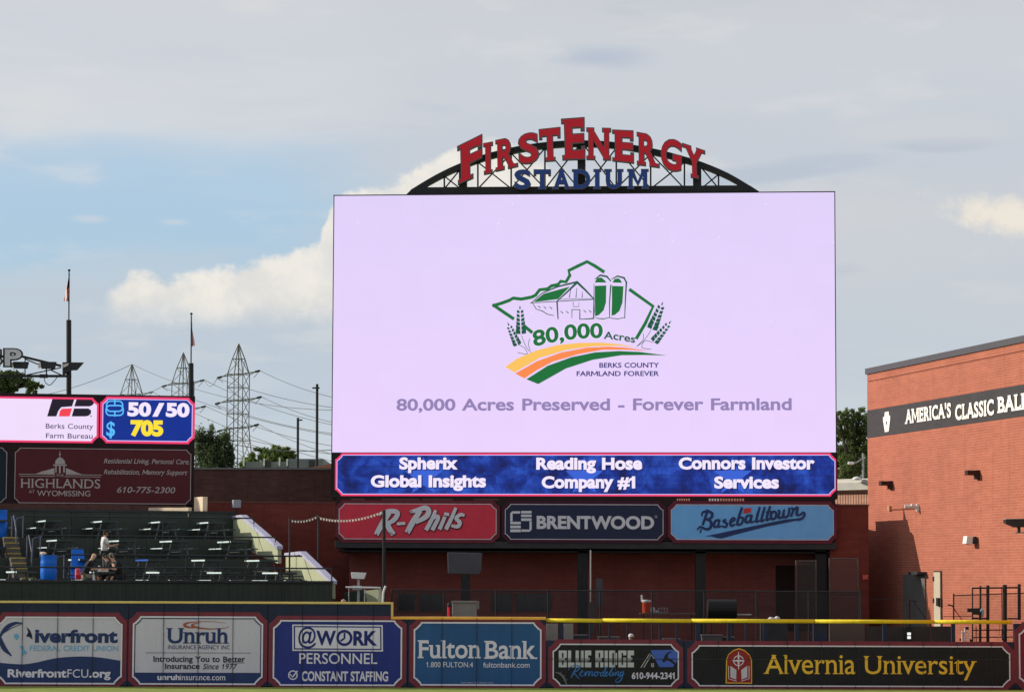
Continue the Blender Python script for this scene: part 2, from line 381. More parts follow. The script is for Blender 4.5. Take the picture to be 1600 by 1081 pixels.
def ring(pan, box, c, w, off, mat, parent, name='border', thick=0.0):
    a0, z1, a1, z0 = box
    o = cut_rect(a0, z1, a1, z0, c); i = cut_rect(a0 + w, z1 - w, a1 - w, z0 + w, max(c - w * 0.35, 0.01)); n = len(o)
    mb = MB()
    for k in range(n):
        j = (k + 1) % n
        mb.face([pan.w(*o[k], off), pan.w(*o[j], off), pan.w(*i[j], off), pan.w(*i[k], off)])
        if thick:
            mb.face([pan.w(*o[k], off), pan.w(*o[k], off - thick), pan.w(*o[j], off - thick), pan.w(*o[j], off)])
            mb.face([pan.w(*i[j], off), pan.w(*i[j], off - thick), pan.w(*i[k], off - thick), pan.w(*i[k], off)])
    return mb.build(name, mat, parent)
def grow(box, g): a0, z1, a1, z0 = box; return (a0 - g, z1 + g, a1 + g, z0 - g)
def shape(pan, pts, off, mat, parent, name='emblem', holes=()):
    mb = MB(); mb.poly([[pan.pt(x, y, off) for x, y in pts]] + [[pan.pt(x, y, off) for x, y in h] for h in holes])
    return mb.build(name, mat, parent)
def shapes(pan, plist, off, mat, parent, name='emblem'):
    mb = MB()
    for k, pts in enumerate(plist): mb.poly([[pan.pt(x, y, off + k * 0.0006) for x, y in pts]])
    return mb.build(name, mat, parent)
def spl(pts, n=6):
    if len(pts) < 3: return [tuple(p) for p in pts]
    out = []; P = [pts[0]] + list(pts) + [pts[-1]]; dim = len(pts[0])
    for k in range(1, len(P) - 2):
        for j in range(n):
            t = j / n; a, b, c, d = P[k - 1], P[k], P[k + 1], P[k + 2]
            out.append(tuple(0.5 * (2 * b[m] + (c[m] - a[m]) * t + (2 * a[m] - 5 * b[m] + 4 * c[m] - d[m]) * t * t + (3 * b[m] - a[m] - 3 * c[m] + d[m]) * t ** 3) for m in range(dim)))
    out.append(tuple(pts[-1])); return out
def strokes(pan, lst, off, mat, parent, name='emblem', w=1.0, curve=True):
    """lst: polylines of (x, y[, width]) in picture coordinates of the sign plane"""
    mb = MB()
    for si, line in enumerate(lst):
        pts = [(p[0], p[1], p[2] if len(p) > 2 else w) for p in line]
        if curve: pts = spl(pts)
        o = off + si * 0.0015; L_, R_ = [], []
        for k, p in enumerate(pts):
            a = pts[max(k - 1, 0)]; b = pts[min(k + 1, len(pts) - 1)]; dx, dy = b[0] - a[0], b[1] - a[1]; l = math.hypot(dx, dy) or 1
            nx, ny = -dy / l * p[2] / 2, dx / l * p[2] / 2
            ex = (-dx / l if k == 0 else dx / l if k == len(pts) - 1 else 0) * p[2] * 0.3; ey = (-dy / l if k == 0 else dy / l if k == len(pts) - 1 else 0) * p[2] * 0.3
            L_.append(pan.pt(p[0] + nx + ex, p[1] + ny + ey, o + k * 0.00003)); R_.append(pan.pt(p[0] - nx + ex, p[1] - ny + ey, o + k * 0.00003))
        for k in range(len(pts) - 1): mb.face([L_[k], L_[k + 1], R_[k + 1], R_[k]])
    return mb.build(name, mat, parent)

# ------------------------------------------------------------------ lettering
_fc = bpy.data.curves.new('lettering_source', 'FONT'); _fo = bpy.data.objects.new('lettering_source', _fc)
_fc.resolution_u = 4; _fc.fill_mode = 'FRONT'; _G = {}
def _raw(ch, bold):
    _fc.body = ch; _fc.offset = bold
    col.objects.link(_fo); dg = bpy.context.evaluated_depsgraph_get(); dg.update(); me = _fo.evaluated_get(dg).to_mesh()
    v = [tuple(q.co[:2]) for q in me.vertices]; f = [tuple(p.vertices) for p in me.polygons]
    _fo.evaluated_get(dg).to_mesh_clear(); col.objects.unlink(_fo); return v, f
def glyph(ch, bold=0.0):
    k = (ch, round(bold, 4))
    if k in _G: return _G[k]
    v, f = _raw(ch, bold)
    if 'adv0' not in _G:
        a, _ = _raw('||', 0.0); b, _ = _raw('|', 0.0); _G['adv0'] = max(q[0] for q in a) - max(q[0] for q in b); _G['adw'] = max(q[0] for q in b)
    if ch == 'M':
        t_ = 0.098 + 2 * bold; v0, _ = _raw('H', bold); lo = min(q[1] for q in v0); hi = max(q[1] for q in v0); W_ = 0.80 + bold; a_ = 0.02; c_ = (a_ + W_) / 2
        P = [(a_, lo), (a_ + t_, lo), (a_ + t_, hi - 0.24), (c_, lo + 0.10), (W_ - t_, hi - 0.24), (W_ - t_, lo), (W_, lo), (W_, hi), (W_ - t_ * 1.15, hi), (c_, lo + 0.26 + bold), (a_ + t_ * 1.15, hi), (a_, hi)]
        v = P; f = [(0, 1, 2, 11), (2, 10, 11), (2, 3, 9, 10), (3, 4, 8, 9), (4, 7, 8), (4, 5, 6, 7)]
    if ch == '1':
        x0 = min(q[0] for q in v); hi = max(q[1] for q in v); lo = min(q[1] for q in v); w0 = max(q[0] for q in v); i = len(v)
        v = list(v) + [(x0 - 0.16, hi - 0.17), (x0 + 0.02, hi - 0.06), (x0 + 0.02, hi - 0.06 - 0.10 - bold * 2), (x0 - 0.16, hi - 0.24 - bold * 2), (x0 - 0.12, lo), (w0 + 0.12, lo), (w0 + 0.12, lo + 0.07 + bold), (x0 - 0.12, lo + 0.07 + bold)]
        f = list(f) + [(i + 3, i + 2, i + 1, i)]
    w, _ = _raw('|' + ch + '|', 0.0)
    adv = max(q[0] for q in w) - _G['adw'] - _G['adv0']
    if ch == 'M': adv = 0.84
    cnt = {}
    for t in f:
        for i in range(len(t)):
            a, b = t[i], t[(i + 1) % len(t)]
            if (b, a) in cnt: cnt.pop((b, a))
            else: cnt[(a, b)] = 1
    _G[k] = (v, f, list(cnt), adv); return _G[k]
def cap_h(bold=0.0):
    k = ('CAP', round(bold, 4))
    if k not in _G:
        v, _, _, _ = glyph('H', bold); _G[k] = (min(q[1] for q in v), max(q[1] for q in v))
    return _G[k]
def serif_rects(v, be, ch, bold, sl, sh):
    """slab serifs at the ends of the stems"""
    out = []; lo, hi = cap_h(bold); xh = max(q[1] for q in glyph('x', bold)[0]); asc = max(q[1] for q in glyph('l', bold)[0])
    for a, b in be:
        (x0, y0), (x1, y1) = v[a], v[b]
        if abs(y0 - y1) > 1e-4: continue
        l = abs(x1 - x0); xa, xb = min(x0, x1), max(x0, x1)
        if 0.05 < l < 0.235 + bold * 2:
            if abs(y0 - lo) < 0.01: out.append((xa - sl, lo, xb + sl, lo + sh))
            elif abs(y0 - hi) < 0.01 and ch.isupper(): out.append((xa - sl, hi - sh, xb + sl, hi))
            elif (abs(y0 - asc) < 0.01 and ch in 'bdfhkl') or (abs(y0 - xh) < 0.012 and ch in 'mnpruixwvy'):
                e = sl if ch in 'xwvy' else 0.0
                out.append((xa - sl, y0 - sh, xb + e, y0))
        elif l >= 0.235 and ch in 'BDEFLPRZT':
            if abs(y0 - lo) < 0.01 and ch in 'BDEL': out.append((xa - sl, lo, xa + 0.1, lo + sh)); 
            if abs(y0 - hi) < 0.01 and ch in 'BDEFPR': out.append((xa - sl, hi - sh, xa + 0.1, hi))
            if ch in 'ELZ' and abs(y0 - lo) < 0.01: out.append((xb - sh, lo, xb, lo + sh * 2.6))
            if ch in 'EFTZ' and abs(y0 - hi) < 0.01: out.append((xb - sh, hi - sh * 2.6, xb, hi))
            if ch == 'T' and abs(y0 - hi) < 0.01: out.append((xa, hi - sh * 2.6, xa + sh, hi))
    return out
def layout(s, bold=0.0, serif=None, track=0.0, xk=None):
    lo_, hi_ = cap_h(bold); xh_ = max(q[1] for q in glyph('x', bold)[0]); as_ = max(q[1] for q in glyph('l', bold)[0])
    def hy(y, ch):
        if not xk or not ch.islower(): return y
        t_ = lo_ + (hi_ - lo_) * xk
        if y <= lo_: return y
        if ch in 'ij' and y > xh_ + 0.02: return y + 0.045
        if y <= xh_: return lo_ + (y - lo_) * (t_ - lo_) / (xh_ - lo_)
        return t_ + (y - xh_) * (as_ - t_) / (as_ - xh_)
    V, Fc, x = [], [], 0.0
    for ch in s:
        if ch == ' ': x += 0.32 + track; continue
        v, f, be, adv = glyph(ch, bold); i = len(V)
        V += [(q[0] + x, hy(q[1], ch), 0.0) for q in v]; Fc += [tuple(i + k for k in t) for t in f]
        if serif:
            for (a, b, c, d) in serif_rects(v, be, ch, bold, *serif):
                i = len(V); V += [(a + x, hy(b, ch), 1.0), (c + x, hy(b, ch), 1.0), (c + x, hy(d, ch), 1.0), (a + x, hy(d, ch), 1.0)]; Fc.append((i, i + 1, i + 2, i + 3))
        x += adv + track
    return V, Fc
def text(pan, s, x0, x1, yb, cap, mat, parent, off=0.03, bold=0.0, serif=None, slant=0.0, track=0.0, rise=0.0, warp=None, name='lettering', label=None, xk=0.735):
    """s fitted between x0 and x1, standing on picture height yb (at x0) with capitals cap high"""
    V, Fc = layout(s, bold, serif, track, xk); lo, hi = cap_h(bold)
    xa, xb = min(q[0] for q in V), max(q[0] for q in V); mb = MB()
    if warp is None:
        sx, zb = pan.sz(x0, yb); ex, zt = pan.sz(x1, yb)[0], pan.sz(x0, yb - cap)[1]; h = zt - zb
        for x, y, k in V:
            u = (x - xa) / (xb - xa); v = (y - lo) / (hi - lo)
            mb.v.append(pan.w(sx + (ex - sx) * u + slant * v * h, zb + h * v + rise * h * u, off + k * 0.002))
    else:
        for x, y, k in V:
            px, py = warp((x - xa) / (xb - xa), (y - lo) / (hi - lo)); mb.v.append(pan.pt(px, py, off + k * 0.002))
    mb.f = Fc; mb.mi = [0] * len(Fc)
    return mb.build(name, mat, parent, label=label)
def channel_letter(pan, ch, quad, face_m, edge_m, parent, depth=0.25, off=0.6, bold=0.025, serif=(0.045, 0.07), rim=0.022):
    """a fabricated letter with returns; quad = TL, TR, BR, BL corners on the sign plane"""
    (tlx, tly), (trx, try_), (brx, bry), (blx, bly) = quad
    def put(V, z0):
        xs = [q[0] for q in V0]; ys = [q[1] for q in V0]; xa, xb, ya, yb = min(xs), max(xs), min(ys), max(ys); o = []
        for x, y, k in V:
            u = (x - xa) / (xb - xa); v = (y - ya) / (yb - ya)
            px = (blx * (1 - u) + brx * u) * (1 - v) + (tlx * (1 - u) + trx * u) * v
            py = (bly * (1 - u) + bry * u) * (1 - v) + (tly * (1 - u) + try_ * u) * v
            o.append(pan.pt(px, py, z0 + k * 0.004))
        return o
    V0, F0 = layout(ch, bold, serif); V1, F1 = layout(ch, bold + rim, (serif[0] + 0.02, serif[1] + 0.03) if serif else None)
    mb = MB(); mb.cur = 0; mb.v = put(V0, off + 0.012); mb.f = list(F0); mb.mi = [0] * len(F0)
    i = len(mb.v); fr = put(V1, off); bk = put(V1, off - depth); n = len(V1); mb.v += fr + bk
    for t in F1: mb.f.append(tuple(i + k for k in t)); mb.mi.append(1)
    for t in F1: mb.f.append(tuple(i + n + k for k in reversed(t))); mb.mi.append(1)
    cnt = {}
    for t in F1:
        for q in range(len(t)):
            a, b = t[q], t[(q + 1) % len(t)]
            if (b, a) in cnt: cnt.pop((b, a))
            else: cnt[(a, b)] = 1
    for a, b in cnt: mb.f.append((i + b, i + a, i + n + a, i + n + b)); mb.mi.append(1)
    return mb.build('letter', [face_m, edge_m], parent)
def disc(x, y, r, n=20, ry=None, a0=0, a1=360):
    ry = r if ry is None else ry
    return [(x + r * math.cos(R(a0 + (a1 - a0) * k / n)), y - ry * math.sin(R(a0 + (a1 - a0) * k / n))) for k in range(n + (0 if a1 - a0 == 360 else 1))]
def annulus(pan, x, y, r, w, off, mat, parent, name='emblem', ry=None, n=24, a0=0, a1=360):
    ry = r if ry is None else ry
    L_ = [(x + r * math.cos(R(a0 + (a1 - a0) * k / n)), y - ry * math.sin(R(a0 + (a1 - a0) * k / n))) for k in range(n + 1)]
    return strokes(pan, [L_], off, mat, parent, name, w, curve=False)
# ================================================================== setting
grass_m = M('grass_lawn', (0.27, 0.325, 0.085), rough=0.9, var=0.25, scale=1.2, bump=0.5, spec=0.1)
gb = MB(); gb.face([(-2500, -60, 0), (2500, -60, 0), (2500, 4000, 0), (-2500, 4000, 0)])
tag(gb.build('ground', grass_m, origin=Vector((0, 0, 0))), kind='structure')
dirt = M('unseen_infield_dirt', (0.34, 0.19, 0.11), rough=0.95, var=0.2, scale=0.8, bump=0.4)  # infield out of view, added so its warm bounce offsets the green
ib = MB(); ib.face([(38 * math.cos(R(k * 10)), -2 + 62 * math.sin(R(k * 10)) , 0.004) for k in range(36)])
tag(ib.build('unseen_infield_dirt', dirt, origin=Vector((0, 0, 0.004))), kind='structure')
asph = M('asphalt', (0.055, 0.055, 0.06), rough=0.9, var=0.2, scale=1.5, bump=0.3)
cb = MB(); cb.face([(-60, 100.4, 0.004), (60, 100.4, 0.004), (60, 160, 0.004), (-60, 160, 0.004)])
tag(cb.build('pavement', asph, origin=Vector((0, 130, 0.004))), kind='structure')

black = M('black_steel', (0.022, 0.022, 0.024), rough=0.5, var=0.25, scale=3, bump=0.1)
black2 = M('dark_steel', (0.035, 0.036, 0.04), rough=0.55, var=0.25, scale=2, bump=0.1)
galv = M('galvanised_steel', (0.36, 0.37, 0.38), rough=0.45, var=0.15, scale=5, metal=0.5)
navy = S('navy_padding', (38, 44, 68), rough=0.55, var=0.14, scale=1.6, streak=True, scuff=0.5)
maroon = S('maroon_print', (126, 54, 68), rough=0.55, var=0.12, scale=2.5, scuff=0.4)
white_pr = S('white_print', (226, 220, 236), rough=0.5, var=0.06, scale=3)
vinyl_grey = S('pale_vinyl', (206, 200, 216), rough=0.5, var=0.06, scale=1.3, streak=True, scuff=0.22)
navy_pr = S('navy_print', (44, 60, 108), rough=0.5, var=0.08, scale=2)
ink = S('dark_ink', (28, 33, 62), rough=0.5, var=0.05)
ltblue_pr = S('light_blue_print', (110, 172, 214), rough=0.5, var=0.05)
seam_m = M('seam_dark', (0.05, 0.052, 0.065), rough=0.8, var=0.2)  # dark beading over the pad joints
yellow = S('yellow_rail_cap', (244, 214, 48), rough=0.5, var=0.14, scale=4, scuff=0.3)
tan_y = S('faded_yellow_cap', (226, 196, 120), rough=0.6, var=0.12, scale=3)
orange_y = S('orange_yellow_cap', (246, 180, 84), rough=0.5, var=0.1, scale=3)

# ------------------------------------------------------------------ outfield wall
PW = Pan(800, 100.0)
wall = thing('outfield_wall', PW.w(0, 0, 0), 'navy padded outfield fence with stepped top and yellow edge cap', 'fence')
seams = [-73.8, -19.4, 35, 90, 145.4, 200.6, 255.6, 310, 364, 418.3, 472.5, 527.4, 583, 637, 690.8, 745, 799.6, 853.3, 907.5, 961, 1015.5, 1069, 1122.4, 1176, 1230, 1283, 1336, 1389, 1442, 1495.5, 1549, 1585, 1640, 1694]
tall_z = PW.sz(0, 941.5)[1]; mid_z = PW.sz(700, 967.5)[1]; low_z = PW.sz(1000, 1000.5)[1]; rt_z = PW.sz(1590, 974)[1]
step_a = PW.sz(611, 950)[0]
for x0, x1 in zip(seams, seams[1:]):
    a0, a1 = PW.sz(x0, 1000)[0] + 0.006, PW.sz(x1, 1000)[0] - 0.006
    zt = tall_z if x1 < 600 else (mid_z if x1 < 860 else (low_z if x1 < 1587 else rt_z))
    if x0 == 583:
        mb = MB(); PW.slab(mb, a0, step_a, 0.03, tall_z, -0.32, 0.0); mb.build('wall_pad', navy, wall, bevel=0.01)
        mb = MB(); PW.slab(mb, step_a + 0.012, a1, 0.03, mid_z, -0.32, 0.0); mb.build('wall_pad', navy, wall, bevel=0.01); continue
    mb = MB(); PW.slab(mb, a0, a1, 0.03, zt, -0.32, 0.0); mb.build('wall_pad', navy, wall, bevel=0.012)
mb = MB(); PW.slab(mb, PW.sz(-75, 1000)[0], PW.sz(1694, 1000)[0], 0.0, low_z - 0.05, -0.36, -0.325); mb.build('backing_board', black2, wall)
mb = MB(); PW.slab(mb, PW.sz(-75, 1000)[0], step_a, tall_z, tall_z + 0.075, -0.34, 0.03)
mb.build('yellow_cap', tan_y, wall, bevel=0.01)
mb = MB(); PW.slab(mb, step_a, step_a + 0.07, mid_z + 0.1, tall_z + 0.073, -0.34, 0.032); mb.build('yellow_cap', tan_y, wall)
mb = MB(); PW.slab(mb, step_a + 0.0, PW.sz(853, 1000)[0], mid_z, mid_z + 0.1, -0.34, 0.04); mb.build('yellow_cap', orange_y, wall, bevel=0.02)

# sign helper on the padding
def wall_sign(x0, y0, x1, y1, face_mat, label, c=0.26, line=white_pr, lw=0.055):
    box = sign_box(PW, x0, y0, x1, y1); loc = PW.w((box[0] + box[2]) / 2, box[3], 0.0)
    t = thing('advertising_sign', loc, label, 'sign', 'advertising signs printed on the outfield padding')
    face(PW, grow(box, 0.15), c + 0.02, 0.010, maroon, t, 'maroon_margin')
    fc_ = face(PW, grow(box, -0.01), c, 0.018, face_mat, t)
    ring(PW, box, c, lw, 0.046, line, t)
    mb = MB()
    for s_ in seams:
        if x0 - 5 < s_ < x1 + 5:
            a, _ = PW.sz(s_, 1000); PW.slab(mb, a - 0.0065, a + 0.0065, box[3] - 0.15, box[1] + 0.15, 0.004, 0.052)
            mb.build('seam', seam_m, t); mb = MB()
    return fc_, box
# 1 Riverfront
t, box = wall_sign(-2, 962.5, 192, 1068, vinyl_grey, 'white and navy credit union sign with wave and round fish shaped emblem')
a0, a1 = box[0], box[2]
wave = [(-2, 1034.5), (20, 1036.5), (38, 1037), (58, 1034), (85, 1028), (110, 1025.5), (135, 1025), (160, 1027), (191.2, 1032)]
shape(PW, spl(wave, 5) + [(191.2, 1056), (181, 1067.4), (8, 1067.4), (-2, 1058)], 0.026, navy_pr, t, 'wave')
strokes(PW, [[(35.5, 973, 1.0), (24, 973, 4.5), (12, 979, 7), (3, 989, 4.5), (-0.5, 999, 1.0)]], 0.03, navy_pr, t)
strokes(PW, [[(0, 993, 1.5), (2.5, 1003, 6.5), (8, 1014, 7), (18, 1023.5, 1.5)]], 0.03, navy_pr, t)
strokes(PW, [[(3, 990, 1.2), (18, 981, 1.2), (34, 974, 1.2)], [(1, 994, 1.2), (8, 1008, 1.2), (17, 1024, 1.2)]], 0.034, navy_pr, t)
shape(PW, [(41.5, 978.5), (47, 984), (50, 991), (51, 998.5), (46, 994.5), (41, 993.5), (44.5, 987)], 0.03, ink, t)
shape(PW, [(22, 991), (27, 989), (30, 992), (29.5, 996), (26, 999.5), (22.5, 995.5)], 0.03, ltblue_pr, t)
shape(PW, [(31, 1008), (37, 1008.5), (38, 1014), (43, 1019), (36, 1024), (34.5, 1015)], 0.03, ltblue_pr, t)
text(PW, 'iverfront', 54.5, 184, 1003.5, 20.5, navy_pr, t, 0.03, bold=0.042)
text(PW, 'FEDERAL CREDIT UNION', 47, 184.5, 1016, 8.3, ltblue_pr, t, 0.03, bold=0.006)
text(PW, 'Riverfront', 12, 104, 1057.5, 12.8, white_pr, t, 0.034, bold=0.035)
text(PW, 'FCU', 105.5, 138, 1057.8, 12.8, white_pr, t, 0.034)
text(PW, '.org', 139.5, 173, 1058, 12.5, white_pr, t, 0.034, bold=0.035)
# 2 Unruh
t, box = wall_sign(208, 962, 411.5, 1068.8, vinyl_grey, 'pale insurance agency sign with thin red rings above its lettering')
red_pr = S('brick_red_print', (170, 88, 72), rough=0.5, var=0.05)
shape(PW, [(209.5, 1050), (410, 1050.5), (410, 1059), (401, 1067.6), (219, 1067.2), (209.5, 1058)], 0.024, navy_pr, t, 'blue_band')
ring(PW, grow(box, -0.065), 0.24, 0.03, 0.028, navy_pr, t, 'inner_border')
strokes(PW, [[(303, 980.5, 1), (292, 978.5, 3.5), (288.5, 976, 4.5), (292, 973, 2.6), (306, 971, 1.2), (332, 970.5, 0.8), (352, 973, 0.5)],
             [(358, 977.5, 0.5), (352, 980.5, 0.9), (330, 982, 1.6), (312, 980.5, 2.6), (301, 977.5, 3.6), (302, 974.5, 2.2), (312, 972.5, 0.9)]], 0.03, red_pr, t)
text(PW, 'Unruh', 260, 357.5, 1004.5, 24, navy_pr, t, 0.03, bold=0.02, serif=(0.06, 0.045))
text(PW, 'INSURANCE AGENCY INC', 262.5, 359.5, 1013.5, 6.3, navy_pr, t, 0.03)
strokes(PW, [[(228, 1019.2), (392, 1019.6)]], 0.03, navy_pr, t, 'rule', 0.7, curve=False)
text(PW, 'Introducing You to Better', 239.5, 383, 1033.2, 8.7, ink, t, 0.03, bold=0.02, serif=(0.03, 0.03))
text(PW, 'Insurance', 257.5, 312, 1044.3, 8.4, ink, t, 0.03, bold=0.02, serif=(0.03, 0.03))
text(PW, 'Since 1977', 317, 369, 1044.8, 8.4, ink, t, 0.03, bold=0.008, slant=0.2)
strokes(PW, [[(350, 1034.8), (382, 1035)]], 0.03, ink, t, 'rule', 0.7, curve=False)
text(PW, 'unruh', 246, 281, 1061.6, 8.5, white_pr, t, 0.034, bold=0.035)
text(PW, 'insurance.com', 281.5, 352, 1061.8, 8.5, white_pr, t, 0.034, bold=0.008)
# 3 @WORK
royal = S('royal_blue_vinyl', (44, 55, 134), rough=0.5, var=0.1, scale=1.5, streak=True, scuff=0.3)
t, box = wall_sign(427, 968, 628.7, 1070.5, royal, 'royal blue staffing sign with clock faced letter in a white box')
shape(PW, [(456.8, 975), (598, 976), (598.5, 1017.2), (457, 1016.2)], 0.026, white_pr, t, 'white_box')
shape(PW, [(459, 977.2), (595.8, 978.2), (596.2, 1015), (459.2, 1014)], 0.030, royal, t, 'blue_line')
shape(PW, [(461.3, 979.2), (593.8, 980.2), (594.2, 1013), (461.3, 1012)], 0.034, white_pr, t, 'white_box')
dkroyal = S('deep_blue_print', (38, 46, 120), rough=0.5, var=0.05)
text(PW, '@', 466, 494.5, 1005, 25, dkroyal, t, 0.039, bold=0.012)
text(PW, 'W', 494, 525, 1007.6, 23, dkroyal, t, 0.039, bold=0.035)
annulus(PW, 538.2, 996, 10.6, 4.2, 0.039, dkroyal, t)
strokes(PW, [[(538.4, 989), (538.4, 996.4), (533, 1000.2)]], 0.045, dkroyal, t, 'clock_hands', 3.0, curve=False)
text(PW, 'RK', 552, 589.5, 1008, 23, dkroyal, t, 0.039, bold=0.04)
text(PW, 'PERSONNEL', 467.5, 589.5, 1036.2, 16.5, white_pr, t, 0.034, bold=0.008)
text(PW, 'CONSTANT STAFFING', 471.5, 606.5, 1063.4, 15.5, white_pr, t, 0.034, bold=0.03)
annulus(PW, 457.8, 1054, 6.6, 1.9, 0.034, white_pr, t, a0=40, a1=380)
strokes(PW, [[(453.5, 1053), (457.2, 1057), (464.5, 1048)]], 0.04, white_pr, t, 'tick', 2.3, curve=False)
# 4 Fulton
teal_v = S('steel_blue_vinyl', (46, 88, 140), rough=0.5, var=0.12, scale=1.5, streak=True, scuff=0.3)
t, box = wall_sign(646.6, 971, 846.3, 1070.3, teal_v, 'steel blue bank sign with large white slab serif lettering')
text(PW, 'Fulton', 652.5, 751, 1027.5, 28, white_pr, t, 0.03, bold=0.016, serif=(0.055, 0.055))
text(PW, 'Bank', 756.5, 839.5, 1028.5, 28, white_pr, t, 0.03, bold=0.016, serif=(0.055, 0.055))
text(PW, '1.800 FULTON.4', 666, 739, 1041.6, 8, white_pr, t, 0.03, bold=0.004)
text(PW, 'fultonbank.com', 755, 827.5, 1042.2, 8, white_pr, t, 0.03, bold=0.004)
text(PW, 'Fulton Bank, N.A. Member FDIC', 721, 771, 1066.8, 2, vinyl_grey, t, 0.03)
# 5 Blue Ridge
blk_v = S('black_vinyl', (33, 33, 37), rough=0.5, var=0.2, scale=2, scuff=0.4)
t, box = wall_sign(863.5, 1004.8, 1060.7, 1071.2, blk_v, 'black remodeling sign with blue roof and hammer emblem', lw=0.045)
def block_word(s, x0, x1, yt, yb, mat_hi, mat_lo, t):
    """blocky chrome lettering, each letter on a coarse grid, lighter above and below its darker middle"""
    G5 = {'B': ['11111', '11011', '11011', '11110', '11011', '11011', '11111'], 'L': ['1100', '1100', '1100', '1100', '1100', '1111', '1111'], 'U': ['11011', '11011', '11011', '11011', '11011', '11111', '11111'],
          'E': ['1111', '1111', '1100', '1110', '1100', '1111', '1111'], 'R': ['11111', '11011', '11011', '11110', '11110', '11011', '11011'], 'I': ['11', '11', '11', '11', '11', '11', '11'],
          'D': ['11110', '11011', '11011', '11011', '11011', '11011', '11110'], 'G': ['11111', '11011', '11000', '11011', '11011', '11011', '11111'], ' ': ['0'] * 7}
    tot = sum(len(G5[c][0]) + 0.8 for c in s) - 0.8; cw = (x1 - x0) / tot; ch = (yb - yt) / 7; x = x0
    A, B = MB(), MB()
    for c in s:
        g = G5[c]; n = len(g[0])
        for r_ in range(7):
            k = 0
            while k < n:
                if g[r_][k] == '1':
                    e = k
                    while e < n and g[r_][e] == '1': e += 1
                    m = B if r_ in (4,) else A
                    m.face([PW.pt(x + k * cw, yt + (r_ + 1) * ch, 0.03), PW.pt(x + e * cw, yt + (r_ + 1) * ch, 0.03), PW.pt(x + e * cw, yt + r_ * ch, 0.03), PW.pt(x + k * cw, yt + r_ * ch, 0.03)]); k = e
                else: k += 1
        x += (n + 0.8) * cw
    A.build('lettering', mat_hi, t); B.build('lettering', mat_lo, t)
chrome = S('silver_print', (196, 197, 202), rough=0.45, var=0.08); chrome2 = S('dark_silver_print', (112, 112, 116), rough=0.45, var=0.1)
block_word('BLUE RIDGE', 873, 990.5, 1015.6, 1041.8, chrome, chrome2, t)
sky_pr = S('azure_print', (62, 120, 186), rough=0.5, var=0.06)
rem = [[(888, 1046, 0.7), (893, 1040.5, 1), (904, 1039, 1.6), (909, 1042, 1.8), (904, 1047.5, 1.6), (898, 1050, 1.6), (904, 1056, 1.6), (908.5, 1060, 0.7)], [(903, 1042, 2), (897, 1051, 2.2), (893, 1058, 1.6)],
             [(908, 1053, 1), (914, 1049, 1.6), (913, 1046.5, 1.4), (909.5, 1051, 1.8), (911, 1055.5, 1.8), (916, 1054, 1), (920, 1048.5, 1.6), (918.5, 1055.5, 1.6), (923, 1049, 1.4), (926, 1049, 1.4), (924.5, 1055.5, 1.6), (929, 1049, 1.4), (932, 1049, 1.4), (931, 1055, 1.6), (935, 1053, 1)],
             [(941, 1049, 1.6), (936.5, 1050, 1.8), (936, 1055, 1.8), (941, 1054, 1.6), (942, 1049.5, 1.6), (947, 1051, 1)],
             [(951.5, 1049, 1.5), (947, 1051, 1.8), (947.5, 1055.5, 1.8), (951, 1053, 1.4), (958, 1041.5, 1.8)], [(957, 1042, 1.8), (951.8, 1053, 1.6), (954, 1055.5, 1.4), (959, 1050, 1.5), (958.5, 1048.5, 1.3), (955.5, 1052, 1.6), (957.5, 1055.8, 1.6), (962, 1052, 1), (969.5, 1041.5, 1.7), (963.5, 1053.5, 1.7), (966.5, 1055, 1), (970.5, 1049, 1.6), (968.5, 1055, 1.6), (973, 1051.5, 1), (975, 1049, 1.5), (973, 1055.5, 1.5), (977.5, 1049, 1.3), (980, 1049, 1.4), (978.5, 1055, 1.5), (982, 1053, 1)],
             [(973.5, 1045.5, 1.6), (974.4, 1045, 1.6)], [(988, 1049, 1.5), (983.5, 1050, 1.7), (982, 1055, 1.7), (986.5, 1053, 1.4), (989, 1048, 1.5), (976 + 8.5, 1061, 1.8), (968 + 8.5, 1065.5, 1.4), (966 + 9, 1061.5, 1), (984, 1056, 1), (991, 1052, 0.7)]]
strokes(PW, [[(888 + (p[0] - 888) * 0.855, p[1], p[2]) for p in l] for l in rem], 0.04, sky_pr, t, 'lettering', 1.5)
text(PW, '610-944-2341', 987, 1055.5, 1060, 10.3, white_pr, t, 0.034, bold=0.028)
roofb = S('roof_blue_print', (74, 104, 196), rough=0.5, var=0.06)
shape(PW, [(1016.5, 1015), (1058.5, 1014.5), (1059.5, 1029), (1055, 1037), (1051, 1041.5), (1030, 1041.5), (1024.5, 1031), (1018.5, 1020.5)], 0.028, roofb, t)
shape(PW, [(1051, 1017), (1045, 1017.5), (1039.5, 1022), (1036.5, 1029), (1034, 1031.5), (1037, 1034.5), (1041, 1031), (1046, 1032), (1054.5, 1038.5), (1055.8, 1036), (1048, 1028.5), (1043.5, 1027), (1043.5, 1022), (1047, 1019)], 0.033, blk_v, t)
strokes(PW, [[(1001.5, 1042), (1016, 1019), (1022, 1029)], [(1006, 1042), (1017.5, 1022.5)]], 0.033, chrome, t, 'roof_line', 1.2, curve=False)
strokes(PW, [[(1018, 1036), (1018, 1041)], [(1021, 1036), (1021, 1041)], [(1017.5, 1036.2), (1021.5, 1036.2)], [(1017.5, 1038.6), (1021.5, 1038.6)], [(1017.5, 1041), (1021.5, 1041)]], 0.033, chrome, t, 'window_mark', 0.8, curve=False)
